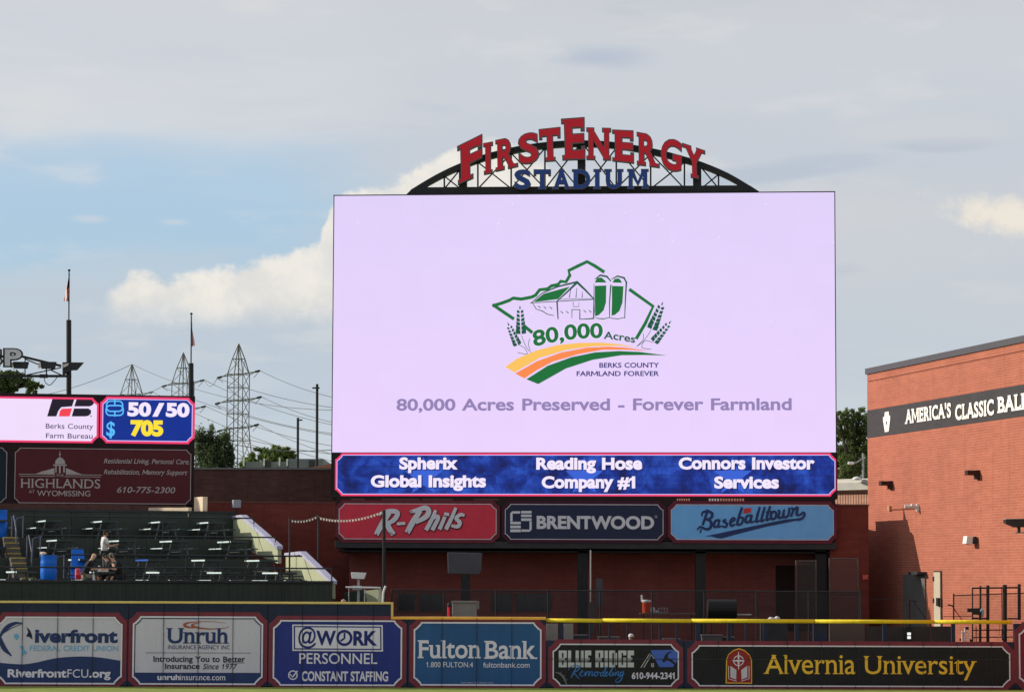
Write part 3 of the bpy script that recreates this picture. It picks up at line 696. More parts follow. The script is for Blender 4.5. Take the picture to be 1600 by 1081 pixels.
strokes(PW, [[(868, 1049.5, 1), (876, 1052.5, 3), (882, 1060, 3), (885.5, 1069, 1.5)], [(873, 1052, 1.6), (878, 1049, 0.5)], [(878, 1056, 1.6), (883.5, 1054, 0.5)], [(881, 1062, 1.6), (887, 1061, 0.5)]], 0.028, chrome2, t, 'saw_blade', 1.5)
strokes(PW, [[(856, 1028.6), (1068, 1028.9)]], 0.05, seam_m, t, 'seam', 1.0, curve=False)
# 6 Alvernia
t, box = wall_sign(1080.4, 1007.2, 1578, 1071.5, blk_v, 'long black university sign with gold lettering and red arched crest', lw=0.045)
gold = S('gold_print', (246, 196, 62), rough=0.45, var=0.06); crest_r = S('crest_red_print', (150, 44, 44), rough=0.5, var=0.06)
arch = lambda k: [(1133.8 + k, 1066.8 - k), (1134.5 + k, 1030 + k * 0.3), (1138, 1021.5 + k * 0.9), (1146, 1014.8 + k), (1154.5, 1012 + k), (1163, 1014.8 + k), (1171, 1022 + k * 0.9), (1174.8 - k, 1030.5 + k * 0.3), (1175 - k, 1067.4 - k)]
shape(PW, arch(0), 0.028, gold, t, 'crest_border'); shape(PW, arch(1.5), 0.034, crest_r, t, 'crest_shield')
annulus(PW, 1153.8, 1031.5, 7.6, 1.4, 0.04, white_pr, t)
strokes(PW, [[(1153.8, 1018, 1), (1153.8, 1030, 3.2)], [(1153.8, 1045, 1), (1153.8, 1033, 3.2)], [(1144.5, 1031.5, 1), (1152.6, 1031.5, 3)], [(1163, 1031.5, 1), (1155, 1031.5, 3)]], 0.045, white_pr, t, 'compass', 2, curve=False)
for sg in (-1, 1):
    shape(PW, [(1154.3 + sg * (x - 1154.3), y) for x, y in [(1158, 1046), (1167.5, 1039.5), (1167.5, 1057.5), (1158.5, 1061)]], 0.04, vinyl_grey, t, 'open_book')
    strokes(PW, [[(1154.3 + sg * 16, 1040), (1154.3 + sg * 16, 1059.5), (1154.3 + sg * 4, 1063.4)]], 0.04, white_pr, t, 'open_book', 1.0, curve=False)
text(PW, 'Alvernia', 1193, 1336.5, 1052, 29.5, gold, t, 0.03, bold=0.004, serif=(0.045, 0.035))
text(PW, 'University', 1349.5, 1526, 1052.2, 28, gold, t, 0.03, bold=0.004, serif=(0.045, 0.035))
strokes(PW, [[(1075, 1029.2), (1583, 1030)]], 0.05, seam_m, t, 'seam', 0.7, curve=False)
# 7 partial at the right
mar_v = S('burgundy_vinyl', (128, 38, 66), rough=0.5, var=0.1)
t, box = wall_sign(1591, 978, 1720, 1071, mar_v, 'burgundy sign cut off by the right edge of the photo')

# ------------------------------------------------------------------ yellow rail above the low wall and its posts
rz0, rz1 = PW.sz(1000, 972.3)[1], PW.sz(1000, 966.0)[1]
rail = thing('yellow_rail', PW.w(PW.sz(853, 1000)[0], low_z, -0.16), 'bright yellow home run rail on navy posts above the low wall', 'rail')
for x0, x1 in ((853.5, 941), (941.8, 1080), (1080.8, 1273), (1273.8, 1460), (1460.8, 1582)):
    a0, a1 = PW.sz(x0, 970)[0], PW.sz(x1, 970)[0]; zc = (rz0 + rz1) / 2; dz = random.uniform(-0.008, 0.008)
    mb = MB(); mb.tube([PW.w(a0, zc + dz, -0.12), PW.w(a1, zc + dz + random.uniform(-0.01, 0.006), -0.12)], 0.070, 12); mb.build('rail_tube', yellow, rail, smooth=True)
for x0, x1, h in ((872.6, 880, 0), (921.3, 924.5, 0), (951, 954, 0), (979.2, 982, 0), (1030, 1033, 0), (1056.6, 1059.4, 0), (1087.5, 1094.7, 0), (1137, 1143, 0), (1164.7, 1168.3, 0), (1193, 1199, 0), (1242.6, 1248.5, 0), (1380, 1387.5, 0), (1487.5, 1493.5, 0)):
    a0, a1 = PW.sz(x0, 980)[0], PW.sz(x1, 980)[0]
    mb = MB(); PW.slab(mb, a0, a1, low_z - 0.02, rz0 + 0.02, -0.26, -0.12); mb.build('post', navy, rail, bevel=0.008)

# ------------------------------------------------------------------ red maintenance building behind (bullpen back wall)
red_wall = brick_mat('red_painted_block', (0.185, 0.044, 0.034), (0.165, 0.038, 0.030), (0.15, 0.036, 0.028), bump=0.15, blotch=0.18, scale=1.0)
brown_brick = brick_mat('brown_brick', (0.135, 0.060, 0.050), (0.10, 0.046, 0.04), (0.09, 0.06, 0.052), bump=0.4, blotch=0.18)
cap_grey = M('coping_metal', (0.20, 0.195, 0.19), rough=0.5, var=0.1)
PR = Pan(800, 121.5)
zr = PR.sz(800, 787)[1]
bld = thing('red_wall', PR.w(0, 0, -1), 'dark red painted wall behind the bullpen and under the board', 'wall')
mb = MB(); PR.slab(mb, PR.sz(305, 800)[0], PR.sz(1312, 800)[0], 0, zr, -2.6, 0); mb.build('wall_body', red_wall, bld)
mb = MB(); PR.slab(mb, PR.sz(305, 800)[0], PR.sz(1312, 800)[0], zr, zr + 0.05, -2.62, 0.03); mb.build('coping', M('red_coping', (0.17, 0.06, 0.05), var=0.15), bld)
PE = Pan(1330, 113.85)
end = thing('red_pier', PE.pt(1332, 1000), 'red painted end wall touching the lit brick building', 'wall')
a0 = PE.sz(1297, 900)[0]; a1 = PE.sz(1357.6, 900)[0]; ze = PE.sz(1330, 790)[1]
fp = [PE.w(a0, 0, 0), PE.w(a1, 0, 0), PE.w(a1 - 0.82, 0, -3.6), PE.w(a0, 0, -3.6)]
mb = MB(); mb.prism(fp, (0, 0, ze)); mb.build('wall_body', red_wall, end)
mb = MB(); mb.prism([PE.w(a0 - 0.03, ze, 0.04), PE.w(a1 + 0.03, ze, 0.04), PE.w(a1 - 0.80, ze, -3.62), PE.w(a0 - 0.03, ze, -3.62)], (0, 0, 0.06)); mb.build('coping', M('red_coping', (0.17, 0.06, 0.05)), end)
xe = PE.w(a1, 0).x; up = thing('shadow_block', (4, 117, 5), 'unseen dark red block added behind the canopy signs to cast shadow', 'wall')
zu = ze - 0.06; mb = MB(); mb.prism([(xe - 1.45, 113.98, 5.2), (-7.0, 113.98, 5.2), (-7.0, 121.4, 5.2), (xe - 1.45, 121.4, 5.2)], (0, 0, zu - 5.2)); mb.build('shadow_block_body', red_wall, up)  # unseen block, added to fill out the shadow on the brick face
ex = thing('exit_sign', PE.pt(1353, 905, 0.03), 'small faded red exit sign on the red end wall', 'sign')
mb = MB(); PE.slabpx(mb, 1347.5, 897, 1357, 905.5, 0.0, 0.03); mb.build('sign_face', S('exit_red', (176, 52, 40), var=0.1), ex)
text(PE, 'EXIT', 1348.6, 1356.2, 904, 5.6, S('exit_white', (232, 160, 140)), ex, 0.036, bold=0.01)
PBW = Pan(950, 116.6)
bbw = thing('bullpen_wall', PBW.pt(950, 1000), 'dark red back wall of the bullpen under the canopy', 'wall')
mb = MB(); PBW.slabpx(mb, 546, 861, 1300, 1050, -0.3, 0); mb.build('wall_body', brick_mat('bullpen_red', (0.33, 0.095, 0.08), (0.29, 0.085, 0.07), (0.27, 0.08, 0.068), bump=0.12, blotch=0.16), bbw)
# iron railing on the end wall
ir = thing('iron_railing', PE.pt(1332, 789, -0.4), 'rusty iron picket railing on top of the red end wall', 'railing')
rust = M('rusty_iron', (0.07, 0.03, 0.022), var=0.3)
for yy in (769.5, 788):
    mb = MB(); mb.bar(PE.pt(1309, yy, -0.4), PE.pt(1357, yy, -0.4), 0.04); mb.build('rail', rust, ir)
for k in range(12):
    x = 1310.5 + k * 4.15; mb = MB(); mb.bar(PE.pt(x, 789.6, -0.4), PE.pt(x, 767.5, -0.4), 0.02); mb.build('picket', rust, ir)

# brown brick building left of and behind the board
PB = Pan(410, 135.0)
bb = thing('brown_brick_building', PB.pt(410, 1000), 'long low brown brick building in shade beside the video board', 'building')
zb_ = PB.sz(410, 733.5)[1]
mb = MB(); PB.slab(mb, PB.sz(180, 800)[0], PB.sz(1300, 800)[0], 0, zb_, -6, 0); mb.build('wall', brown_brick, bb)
mb = MB(); PB.slab(mb, PB.sz(180, 800)[0], PB.sz(1300, 800)[0], zb_, zb_ + 0.09, -6.05, 0.06); mb.build('coping', cap_grey, bb)
# lit beige block and strip left of the red wall
beige = M('cream_block', (0.74, 0.60, 0.44), rough=0.85, var=0.08, scale=2)
PL = Pan(300, 121.2, R(-58))
PL2 = Pan(262, 120.7, R(-36))
for nm, lb, x0, y0, x1, y1 in (('cream_pier', 'sunlit cream block pier at the left end of the red wall', 303.5, 776.5, 316.5, 806), ('cream_wall', 'low sunlit cream wall under the maroon sign', 222.5, 793, 294, 806)):
    t = thing(nm, PL.pt((x0 + x1) / 2, 830), lb, 'wall')
    n = 1 if nm == 'cream_pier' else 3
    for k in range(n):
        xa, xb = x0 + (x1 - x0) * k / n, x0 + (x1 - x0) * (k + 1) / n - (0.4 if k < n - 1 else 0)
        mb = MB(); (PL if n == 1 else PL2).slabpx(mb, xa, y0, xb, y1 + 1.5, -0.22, 0); mb.build('block_panel', beige, t)

# ------------------------------------------------------------------ bullpen canopy and the three signs on it
PC = Pan(915, 113.6)
cn = thing('bullpen_canopy', PC.pt(915, 1000), 'black steel canopy on columns carrying three signs over the bullpen', 'canopy')
mb = MB(); PC.slabpx(mb, 523, 844.5, 1307, 858.5, -7.6, 0.0); mb.build('front_beam', black2, cn, bevel=0.02)
mb = MB(); PC.slabpx(mb, 524, 781, 1306, 846, -0.35, -0.06); mb.build('sign_backing', M('backing_black', (0.03, 0.014, 0.016), var=0.2), cn)
mb = MB(); PC.slabpx(mb, 528, 858.7, 1298, 864.5, -7.5, -0.5); mb.build('soffit', black, cn)
for x0, x1 in ((534, 546), (571, 598), (903, 919), (1088, 1104), (1276, 1294)):
    a0, a1 = PC.sz(x0, 900)[0], PC.sz(x1, 900)[0]; back = -7.4 if x1 < 700 else -0.9
    mb = MB(); PC.slab(mb, a0, a1, 0, PC.sz(x0, 858)[1], back, -0.5 if x1 > 700 else back + 0.4); mb.build('column', black, cn)
def canopy_sign(x0, y0, x1, y1, m, label, edge):
    box = sign_box(PC, x0, y0, x1, y1)
    t = thing('canopy_sign', PC.w((box[0] + box[2]) / 2, box[3], 0), label, 'sign', 'signs on the bullpen canopy')
    face(PC, grow(box, 0.13), 0.24, 0.045, edge, t, 'sign_frame', thick=0.08)
    fc_ = face(PC, box, 0.22, 0.052, m, t); ring(PC, box, 0.22, 0.03, 0.06, S('fine_line', (206, 196, 204)), t); return fc_
maroon_d = S('dark_maroon_frame', (110, 42, 56), var=0.1)
t = canopy_sign(529.5, 786, 776, 842, S('crimson_face', (212, 58, 80), rough=0.5, var=0.07), 'crimson sign with grey brush script lettering and a torn edge', maroon_d)
silver = S('silver_grey_face', (214, 216, 226), rough=0.4, var=0.05)
def q(pts, w=None): return [((570 + x / 8.89), (770 + y / 8.89), *( [r[0]] if (r := p[2:]) else [])) for p in pts for x, y in [p[:2]]]
dk_out = S('wine_shadow', (92, 22, 38), rough=0.5)
rp = [q([(205, 300, 4), (260, 262, 4.4), (360, 250, 7), (440, 262, 7.5), (455, 300, 7.5), (410, 370, 7.2), (330, 420, 6)]), q([(330, 290, 8), (240, 430, 8.5), (170, 560, 8)]), q([(310, 410, 8), (340, 490, 8.5), (390, 560, 8)]),
      q([(460, 428, 4.5), (552, 420, 4.5)]), q([(640, 260, 5), (720, 240, 6.5), (840, 205, 7.6), (890, 250, 8), (850, 330, 8), (720, 400, 6)]), q([(760, 260, 8), (670, 400, 9), (600, 530, 8.5)]),
      q([(980, 250, 5), (930, 370, 6), (860, 500, 6.5)]), q([(900, 400, 4), (985, 325, 5.5), (1020, 350, 6), (945, 500, 6.5)]), q([(1110, 340, 5.5), (1045, 490, 6.2)]), q([(1115, 290, 5), (1160, 298, 5)]), q([(1262, 215, 5), (1200, 360, 6), (1135, 490, 6.4)]),
      q([(1375, 310, 4.5), (1330, 300, 5.5), (1270, 350, 6), (1320, 410, 6.5), (1290, 465, 6), (1215, 455, 4.5)])]
strokes(PC, [[(x + 0.7, y + 0.8, w_ + 1.6) for x, y, w_ in l] for l in rp], 0.066, dk_out, t, 'lettering_shadow')
strokes(PC, rp, 0.09, silver, t, 'lettering')
strokes(PC, [q([(345, 545), (395, 580)]), q([(165, 560), (175, 600)]), q([(600, 520), (592, 560)]), q([(630, 240), (665, 262)]), q([(625, 265), (660, 285)])], 0.113, dk_out, t, 'brush_gap', 0.8, curve=False)
t = canopy_sign(789, 787, 1036.5, 842.5, S('midnight_face', (38, 46, 76), rough=0.5, var=0.07), 'dark navy sign with silver capitals and interlocked block emblem', S('midnight_frame', (66, 30, 48)))
text(PC, 'BRENTWOOD', 838.5, 1022, 826, 20.5, silver, t, 0.062, bold=0.04)
annulus(PC, 1024.8, 807, 1.7, 0.5, 0.062, silver, t)
# emblem: stacked bars and two hooks
b5 = lambda x, y: (500 + x / 3.902, 690 + y / 3.902)
L_ = []
for (xa, ya, xb, yb2) in ((1226, 421, 1290, 436), (1226, 443, 1290, 458), (1226, 466, 1290, 482), (1160, 487, 1224, 502), (1160, 510, 1224, 526), (1160, 533, 1224, 550)):
    L_.append([b5(xa, ya), b5(xb, ya), b5(xb, yb2), b5(xa, yb2)])
shapes(PC, L_, 0.062, silver, t)
strokes(PC, [[b5(1216, 430), b5(1172, 430), b5(1167, 437), b5(1167, 480)], [b5(1284, 489), b5(1284, 533), b5(1277, 541), b5(1232, 541)]], 0.062, silver, t, 'emblem', 3.6, curve=False)
t = canopy_sign(1048, 787.5, 1302.5, 843, S('sky_blue_face', (116, 186, 252), rough=0.5, var=0.07), 'light blue sign with navy baseball script and long tail', S('blue_sign_frame', (104, 40, 60)))
nv = S('script_navy', (44, 62, 112), rough=0.5)
h = lambda pts: [((1080 + p[0] / 8.42), (770 + p[1] / 8.42), *(p[2:])) for p in pts]
strokes(PC, [h([(140, 300, 2.5), (150, 255, 3.5), (210, 240, 4), (270, 265, 4.6), (265, 320, 4.4), (200, 350, 3)]), h([(215, 225, 4.4), (185, 320, 4.4), (150, 415, 3.6)]), h([(205, 345, 3.4), (260, 380, 4.6), (250, 455, 4.6), (195, 475, 4), (120, 445, 3.4), (80, 480, 2)]), h([(130, 480, 2.4), (115, 520, 2)]),
             h([(355, 350, 3), (310, 375, 4), (300, 440, 4), (345, 435, 3.4), (370, 350, 3.6), (355, 440, 3.6), (400, 430, 2.4)]),
             h([(450, 350, 3.4), (420, 370, 3.4), (465, 400, 4), (455, 445, 3.6), (415, 440, 3)]), h([(500, 400, 2.6), (570, 350, 3.4), (550, 325, 3), (515, 370, 4), (525, 430, 4), (575, 410, 2.6)]),
             h([(665, 195, 3.6), (630, 300, 4), (605, 410, 4), (660, 400, 3.6), (680, 330, 3.6), (640, 320, 3)]), h([(780, 290, 3), (725, 310, 4), (715, 380, 4), (765, 370, 3.4), (795, 290, 3.6), (780, 380, 3.6), (830, 370, 2.4)]),
             h([(900, 190, 3.6), (870, 290, 4), (855, 375, 3.8), (895, 360, 2.6)]), h([(965, 190, 3.6), (935, 290, 4), (920, 370, 3.8), (960, 350, 2.6)]), h([(1035, 180, 3.6), (1005, 270, 4), (990, 355, 3.8), (1035, 330, 2.6)]), h([(985, 250, 2.6), (1050, 240, 2.6)]),
             h([(1090, 240, 3.6), (1050, 270, 3.8), (1055, 340, 3.8), (1105, 325, 3.6), (1115, 260, 3.6), (1090, 240, 3)]), h([(1140, 230, 3), (1160, 240, 3.4), (1145, 320, 4), (1200, 310, 3.6), (1220, 220, 3.4), (1210, 310, 4), (1270, 300, 3.6), (1290, 200, 3.4)]),
             h([(1320, 200, 3.4), (1340, 220, 3.4), (1310, 310, 3.8), (1340, 230, 3.4), (1395, 190, 4), (1385, 280, 4), (1430, 285, 3.2), (1470, 255, 3.6), (1490, 280, 3.4), (1460, 330, 3.6), (1400, 350, 4)])], 0.066, nv, t, 'lettering')
shape(PC, h([(175, 568), (640, 470), (1000, 395), (1250, 345), (1440, 330), (1440, 352), (1000, 440), (640, 530), (400, 597), (330, 590), (270, 570)]), 0.062, nv, t, 'tail')
shape(PC, h([(700, 200), (795, 195), (780, 225), (790, 250), (740, 260), (680, 270)]), 0.1, S('pennant_red', (208, 60, 64)), t, 'pennant')
# ================================================================== video board
PV = Pan(915, 130.0, R(-4.6))
vb = thing('video_scoreboard', PV.pt(915, 1000), 'huge lilac video scoreboard with farmland emblem and blue name ribbon below', 'scoreboard')
zt, zb2 = PV.sz(521, 305)[1], PV.sz(521, 775.5)[1]; va0, va1 = PV.sz(520.6, 400)[0], PV.sz(1307.4, 700)[0]
mb = MB(); PV.slab(mb, va0, va1, zb2 - 0.1, zt, -1.3, -0.02); mb.build('cabinet', black, vb, bevel=0.03)
for x in (560, 700, 915, 1130, 1270):
    a = PV.sz(x, 700)[0]; mb = MB(); PV.slab(mb, a - 0.35, a + 0.35, 0, zb2 - 0.1, -1.1, -0.4); mb.build('support_column', black, vb)
# lit pixels: pale lilac, with faint module mottling and a few stuck bright dots
def led_screen_mat():
    m = bpy.data.materials.new('led_lilac'); m.use_nodes = True; nt = m.node_tree; N = nt.nodes; L = nt.links
    b = N['Principled BSDF']; b.inputs['Base Color'].default_value = (0.01, 0.01, 0.012, 1); b.inputs['Roughness'].default_value = 0.7; b.inputs['Specular IOR Level'].default_value = 0.1
    uv = N.new('ShaderNodeUVMap')
    no = N.new('ShaderNodeTexNoise'); no.inputs['Scale'].default_value = 0.35; no.inputs['Detail'].default_value = 8; no.inputs['Roughness'].default_value = 0.7; L.new(uv.outputs[0], no.inputs[0])
    sp = N.new('ShaderNodeSeparateXYZ'); L.new(uv.outputs[0], sp.inputs[0])
    mr = N.new('ShaderNodeMapRange'); L.new(sp.outputs[1], mr.inputs[0]); mr.inputs[1].default_value = 9.5; mr.inputs[2].default_value = 22.0
    ad = N.new('ShaderNodeMath'); ad.operation = 'MULTIPLY_ADD'; L.new(no.outputs[0], ad.inputs[0]); ad.inputs[1].default_value = 0.35; ad.inputs[2].default_value = -0.17
    a2 = N.new('ShaderNodeMath'); a2.operation = 'ADD'; L.new(ad.outputs[0], a2.inputs[0]); L.new(mr.outputs[0], a2.inputs[1])
    r = N.new('ShaderNodeValToRGB'); e = r.color_ramp.elements; e[0].color = lin((235, 212, 254)) + (1,); e[1].color = lin((224, 209, 249)) + (1,); L.new(a2.outputs[0], r.inputs[0])
    # cabinet modules differ a little
    br = N.new('ShaderNodeTexBrick'); L.new(uv.outputs[0], br.inputs['Vector']); br.offset = 0.0; br.inputs['Scale'].default_value = 1; br.inputs['Brick Width'].default_value = 0.96; br.inputs['Row Height'].default_value = 0.96
    br.inputs['Mortar Size'].default_value = 0.006; br.inputs['Color1'].default_value = (0.993,) * 3 + (1,); br.inputs['Color2'].default_value = (1.007,) * 3 + (1,); br.inputs['Mortar'].default_value = (0.985,) * 3 + (1,)
    mx = N.new('ShaderNodeVectorMath'); mx.operation = 'MULTIPLY'; L.new(r.outputs[0], mx.inputs[0]); L.new(br.outputs['Color'], mx.inputs[1])
    vo = N.new('ShaderNodeTexVoronoi'); vo.inputs['Scale'].default_value = 3.2; L.new(uv.outputs[0], vo.inputs['Vector'])
    lt = N.new('ShaderNodeMath'); lt.operation = 'LESS_THAN'; L.new(vo.outputs['Distance'], lt.inputs[0]); lt.inputs[1].default_value = 0.10
    wn = N.new('ShaderNodeTexWhiteNoise'); L.new(vo.outputs['Position'], wn.inputs[0])
    gt = N.new('ShaderNodeMath'); gt.operation = 'GREATER_THAN'; L.new(wn.outputs['Value'], gt.inputs[0]); gt.inputs[1].default_value = 0.90
    ml = N.new('ShaderNodeMath'); ml.operation = 'MULTIPLY'; L.new(lt.outputs[0], ml.inputs[0]); L.new(gt.outputs[0], ml.inputs[1])
    m2 = N.new('ShaderNodeMath'); m2.operation = 'MULTIPLY'; L.new(ml.outputs[0], m2.inputs[0]); L.new(mr.outputs[0], m2.inputs[1])
    mi = N.new('ShaderNodeMix'); mi.data_type = 'RGBA'; L.new(m2.outputs[0], mi.inputs[0]); L.new(mx.outputs[0], mi.inputs[6]); mi.inputs[7].default_value = (1, 0.95, 1, 1)
    L.new(mi.outputs[2], b.inputs['Emission Color']); b.inputs['Emission Strength'].default_value = 1.0; return m
sa0, sz1 = PV.sz(522.6, 305.4); sa1 = PV.sz(1303.6, 300)[0]; sz0 = PV.sz(800, 706.5)[1]
mb = MB(); mb.face([PV.w(sa0, sz0, 0.0), PV.w(sa1 , sz0, 0.0), PV.w(sa1, sz1 - 0.03, 0.0), PV.w(sa0, sz1 - 0.03, 0.0)])
scr = mb.build('video_screen', led_screen_mat(), vb)
bx = MB()
for (a, b_, c_, d_) in ((va0, sa0, zb2, zt), (sa1, va1, zb2, zt)): PV.slab(bx, a, b_, c_, d_, -0.03, 0.06)
PV.slab(bx, sa0, sa1, sz1 - 0.03, zt, -0.03, 0.06); bx.build('screen_frame', black, vb)
# picture on the screen
grn = E('screen_green', (26, 112, 56), 1.0); dgr = E('screen_dark_green', (20, 88, 62)); lil = E('screen_pale', (240, 222, 255)); scr_bg = E('screen_lilac', (230, 211, 251), var=0.0)
yel = E('screen_yellow', (252, 196, 96)); org = E('screen_orange', (252, 140, 78)); nvy = E('screen_navy', (26, 34, 112)); pur = E('screen_mauve', (148, 131, 182))
z4 = lambda pts: [(740 + p[0] / 4.848, 390 + p[1] / 4.848, *[q_ / 4.848 for q_ in p[2:]]) for p in pts]
def onscreen(fn, *a, **k): return fn(PV, *a, **k)
outl = [[(150, 425), (215, 405), (270, 385), (300, 368), (360, 375), (400, 368), (440, 360), (470, 345), (500, 305), (560, 298), (590, 275), (640, 265), (660, 240), (700, 245), (730, 195), (720, 160), (790, 125), (860, 92), (920, 125), (985, 168)],
        [(1185, 305), (1360, 430), (1300, 560), (1235, 670)], [(150, 420), (220, 468), (300, 522)], [(385, 580), (440, 625)]]
for k_, l in enumerate(outl): strokes(PV, [z4([(x, y, 25) for x, y in l])], 0.012 + k_ * 0.0005, grn, scr, 'county_outline', curve=False)
shapes(PV, [z4(p) for p in ([(455, 395), (530, 335), (730, 280), (640, 375), (480, 396)],)], 0.012, grn, scr, 'barn_roof')
strokes(PV, [z4([(435, 405, 6), (520, 330, 8), (640, 280, 12), (785, 245, 14)]), z4([(635, 388, 8), (700, 330, 12), (785, 248, 18)]), z4([(785, 248, 18), (850, 310, 14), (912, 375, 9)]),
             z4([(430, 405, 5), (640, 392, 6), (905, 378, 6)]), z4([(632, 392, 12), (640, 525, 8)]), z4([(640, 378, 4), (780, 372, 4), (910, 372, 3)]), z4([(912, 375, 8), (908, 522, 8)]), z4([(805, 528, 5), (910, 522, 10)]),
             z4([(447, 405, 5), (475, 450, 6)]), z4([(475, 452, 4), (520, 465, 7), (560, 490, 6), (608, 500, 5)]), z4([(745, 520, 4), (745, 455, 8), (805, 455, 8), (805, 525, 8)]), z4([(755, 400, 5), (755, 432, 5), (798, 432, 5), (798, 400, 3)]),
             z4([(738, 300, 3), (725, 362, 7)]), z4([(782, 290, 3), (776, 362, 7)]), z4([(825, 320, 3), (822, 362, 7)]),
             z4([(912, 260, 4), (912, 400, 6), (920, 520, 3)]), z4([(918, 225, 4), (960, 195, 14), (1010, 205, 14), (1040, 240, 8)]), z4([(1045, 225, 5), (1090, 202, 12), (1140, 215, 14), (1158, 250, 10)]), z4([(1158, 245, 12), (1150, 380, 9), (1145, 520, 6)]), z4([(1040, 270, 10), (1030, 400, 8), (1030, 515, 6)]), z4([(930, 520, 6), (980, 526, 7), (1035, 515, 5)]), z4([(1040, 520, 6), (1095, 525, 6), (1145, 515, 5)])]
        + [z4([(x, y, 3), (x + 18, y + 16, 8)]) for x, y in ((487, 425), (530, 430), (575, 432), (658, 465), (700, 465), (832, 458), (872, 458))], 0.014, dgr, scr, 'barn_outline', curve=False)
shapes(PV, [z4(p) for p in ([(918, 275), (1005, 272), (1003, 400), (985, 460), (950, 495), (922, 505), (918, 400)], [(1048, 275), (1135, 278), (1128, 400), (1105, 465), (1070, 495), (1045, 500), (1048, 400)], [(918, 250), (935, 215), (970, 212), (1000, 240), (1005, 250)], [(1052, 250), (1068, 222), (1100, 218), (1120, 240), (1122, 252)])], 0.014, grn, scr, 'silo')
shape(PV, z4([(240, 888), (330, 825), (480, 762), (640, 722), (800, 706), (960, 704), (1100, 716), (1240, 742), (1100, 728), (900, 732), (700, 760), (500, 820), (310, 930)]), 0.014, yel, scr, 'field_stripe')
shape(PV, z4([(315, 938), (480, 845), (660, 780), (860, 742), (1020, 735), (1150, 742), (1340, 768), (1150, 758), (980, 758), (800, 790), (600, 848), (480, 912), (385, 975)]), 0.014, org, scr, 'field_stripe')
shape(PV, z4([(400, 982), (560, 880), (740, 815), (920, 778), (1100, 768), (1260, 775), (1465, 802), (1300, 798), (1120, 800), (900, 835), (700, 900), (490, 1018)]), 0.014, grn, scr, 'field_stripe')
def wheat(x0, y0, x1, y1, n, sz_, stem):
    L = [z4([(a, b, 4) for a, b in stem])]
    dx, dy = (x1 - x0) / n, (y1 - y0) / n; l = math.hypot(dx, dy); ux, uy = dx / l, dy / l; px_, py_ = -uy, ux; P = []
    for k in range(n):
        s_ = sz_ * (1 - 0.45 * k / n); cx, cy = x0 + dx * k, y0 + dy * k
        for sg in (-1, 1):
            bx_, by_ = cx + px_ * sg * 4, cy + py_ * sg * 4; tx, ty = cx + px_ * sg * s_ * 1.1 + ux * s_ * 1.1, cy + py_ * sg * s_ * 1.1 + uy * s_ * 1.1
            mx_, my_ = cx + px_ * sg * s_ * 1.05 + ux * s_ * 0.1, cy + py_ * sg * s_ * 1.05 + uy * s_ * 0.1; nx_, ny_ = cx + ux * s_ * 0.8 + px_ * sg * 5, cy + uy * s_ * 0.8 + py_ * sg * 5
            P.append(z4([(bx_, by_), (mx_, my_), (tx, ty), (nx_, ny_)]))
    P.append(z4([(x1 - px_ * 7, y1 - py_ * 7), (x1 + px_ * 7, y1 + py_ * 7), (x1 + ux * 30, y1 + uy * 30)]))
    shapes(PV, P, 0.016, dgr, scr, 'wheat_ear'); strokes(PV, L, 0.013, dgr, scr, 'wheat_stem')
wheat(360, 640, 352, 450, 6, 36, [(362, 650), (400, 740), (436, 780)]); wheat(335, 725, 268, 575, 6, 30, [(340, 720), (385, 745), (405, 790), (335, 780)])
wheat(1350, 605, 1425, 420, 6, 38, [(1345, 610), (1290, 690), (1235, 735)]); wheat(1365, 700, 1480, 560, 6, 32, [(1360, 705), (1300, 690), (1275, 740), (1345, 755)])
strokes(PV, [z4([(425, 675, 4), (415, 720, 4), (430, 760, 4)]), z4([(1285, 635, 4), (1285, 680, 4), (1240, 730, 4)])], 0.013, dgr, scr, 'wheat_stem')
def arcwarp(xs, y0, y1, h0, h1, bow):
    def f(u, v):
        x = xs[0] + (xs[1] - xs[0]) * u; y = y0 + (y1 - y0) * u - bow * 4 * u * (1 - u); hh = h0 + (h1 - h0) * u
        sl = ((y1 - y0) - bow * 4 * (1 - 2 * u)) / (xs[1] - xs[0]); return (740 + (x + v * hh * sl * 0.6) / 4.848, 390 + (y - v * hh) / 4.848)
    return f
text(PV, '80,000', 0, 1, 0, 0, lil, scr, 0.013, bold=0.075, warp=arcwarp((448, 988), 745, 680, 128, 126, 22), name='lettering_glow')
text(PV, '80,000', 0, 1, 0, 0, grn, scr, 0.019, bold=0.028, warp=arcwarp((458, 978), 738, 672, 118, 114, 20))
text(PV, 'Acres', 0, 1, 0, 0, dgr, scr, 0.019, bold=0.02, warp=arcwarp((985, 1222), 676, 708, 58, 52, 4))
text(PV, 'BERKS COUNTY', 936.5, 1029.8, 574.5, 7.7, nvy, scr, 0.014, bold=0.02)
text(PV, 'FARMLAND FOREVER', 901, 1029.8, 587.6, 7.7, nvy, scr, 0.014, bold=0.02)
text(PV, '80,000 Acres Preserved - Forever Farmland', 619.5, 1237, 641.6, 18.6, pur, scr, 0.014, bold=0.026, rise=0.0)
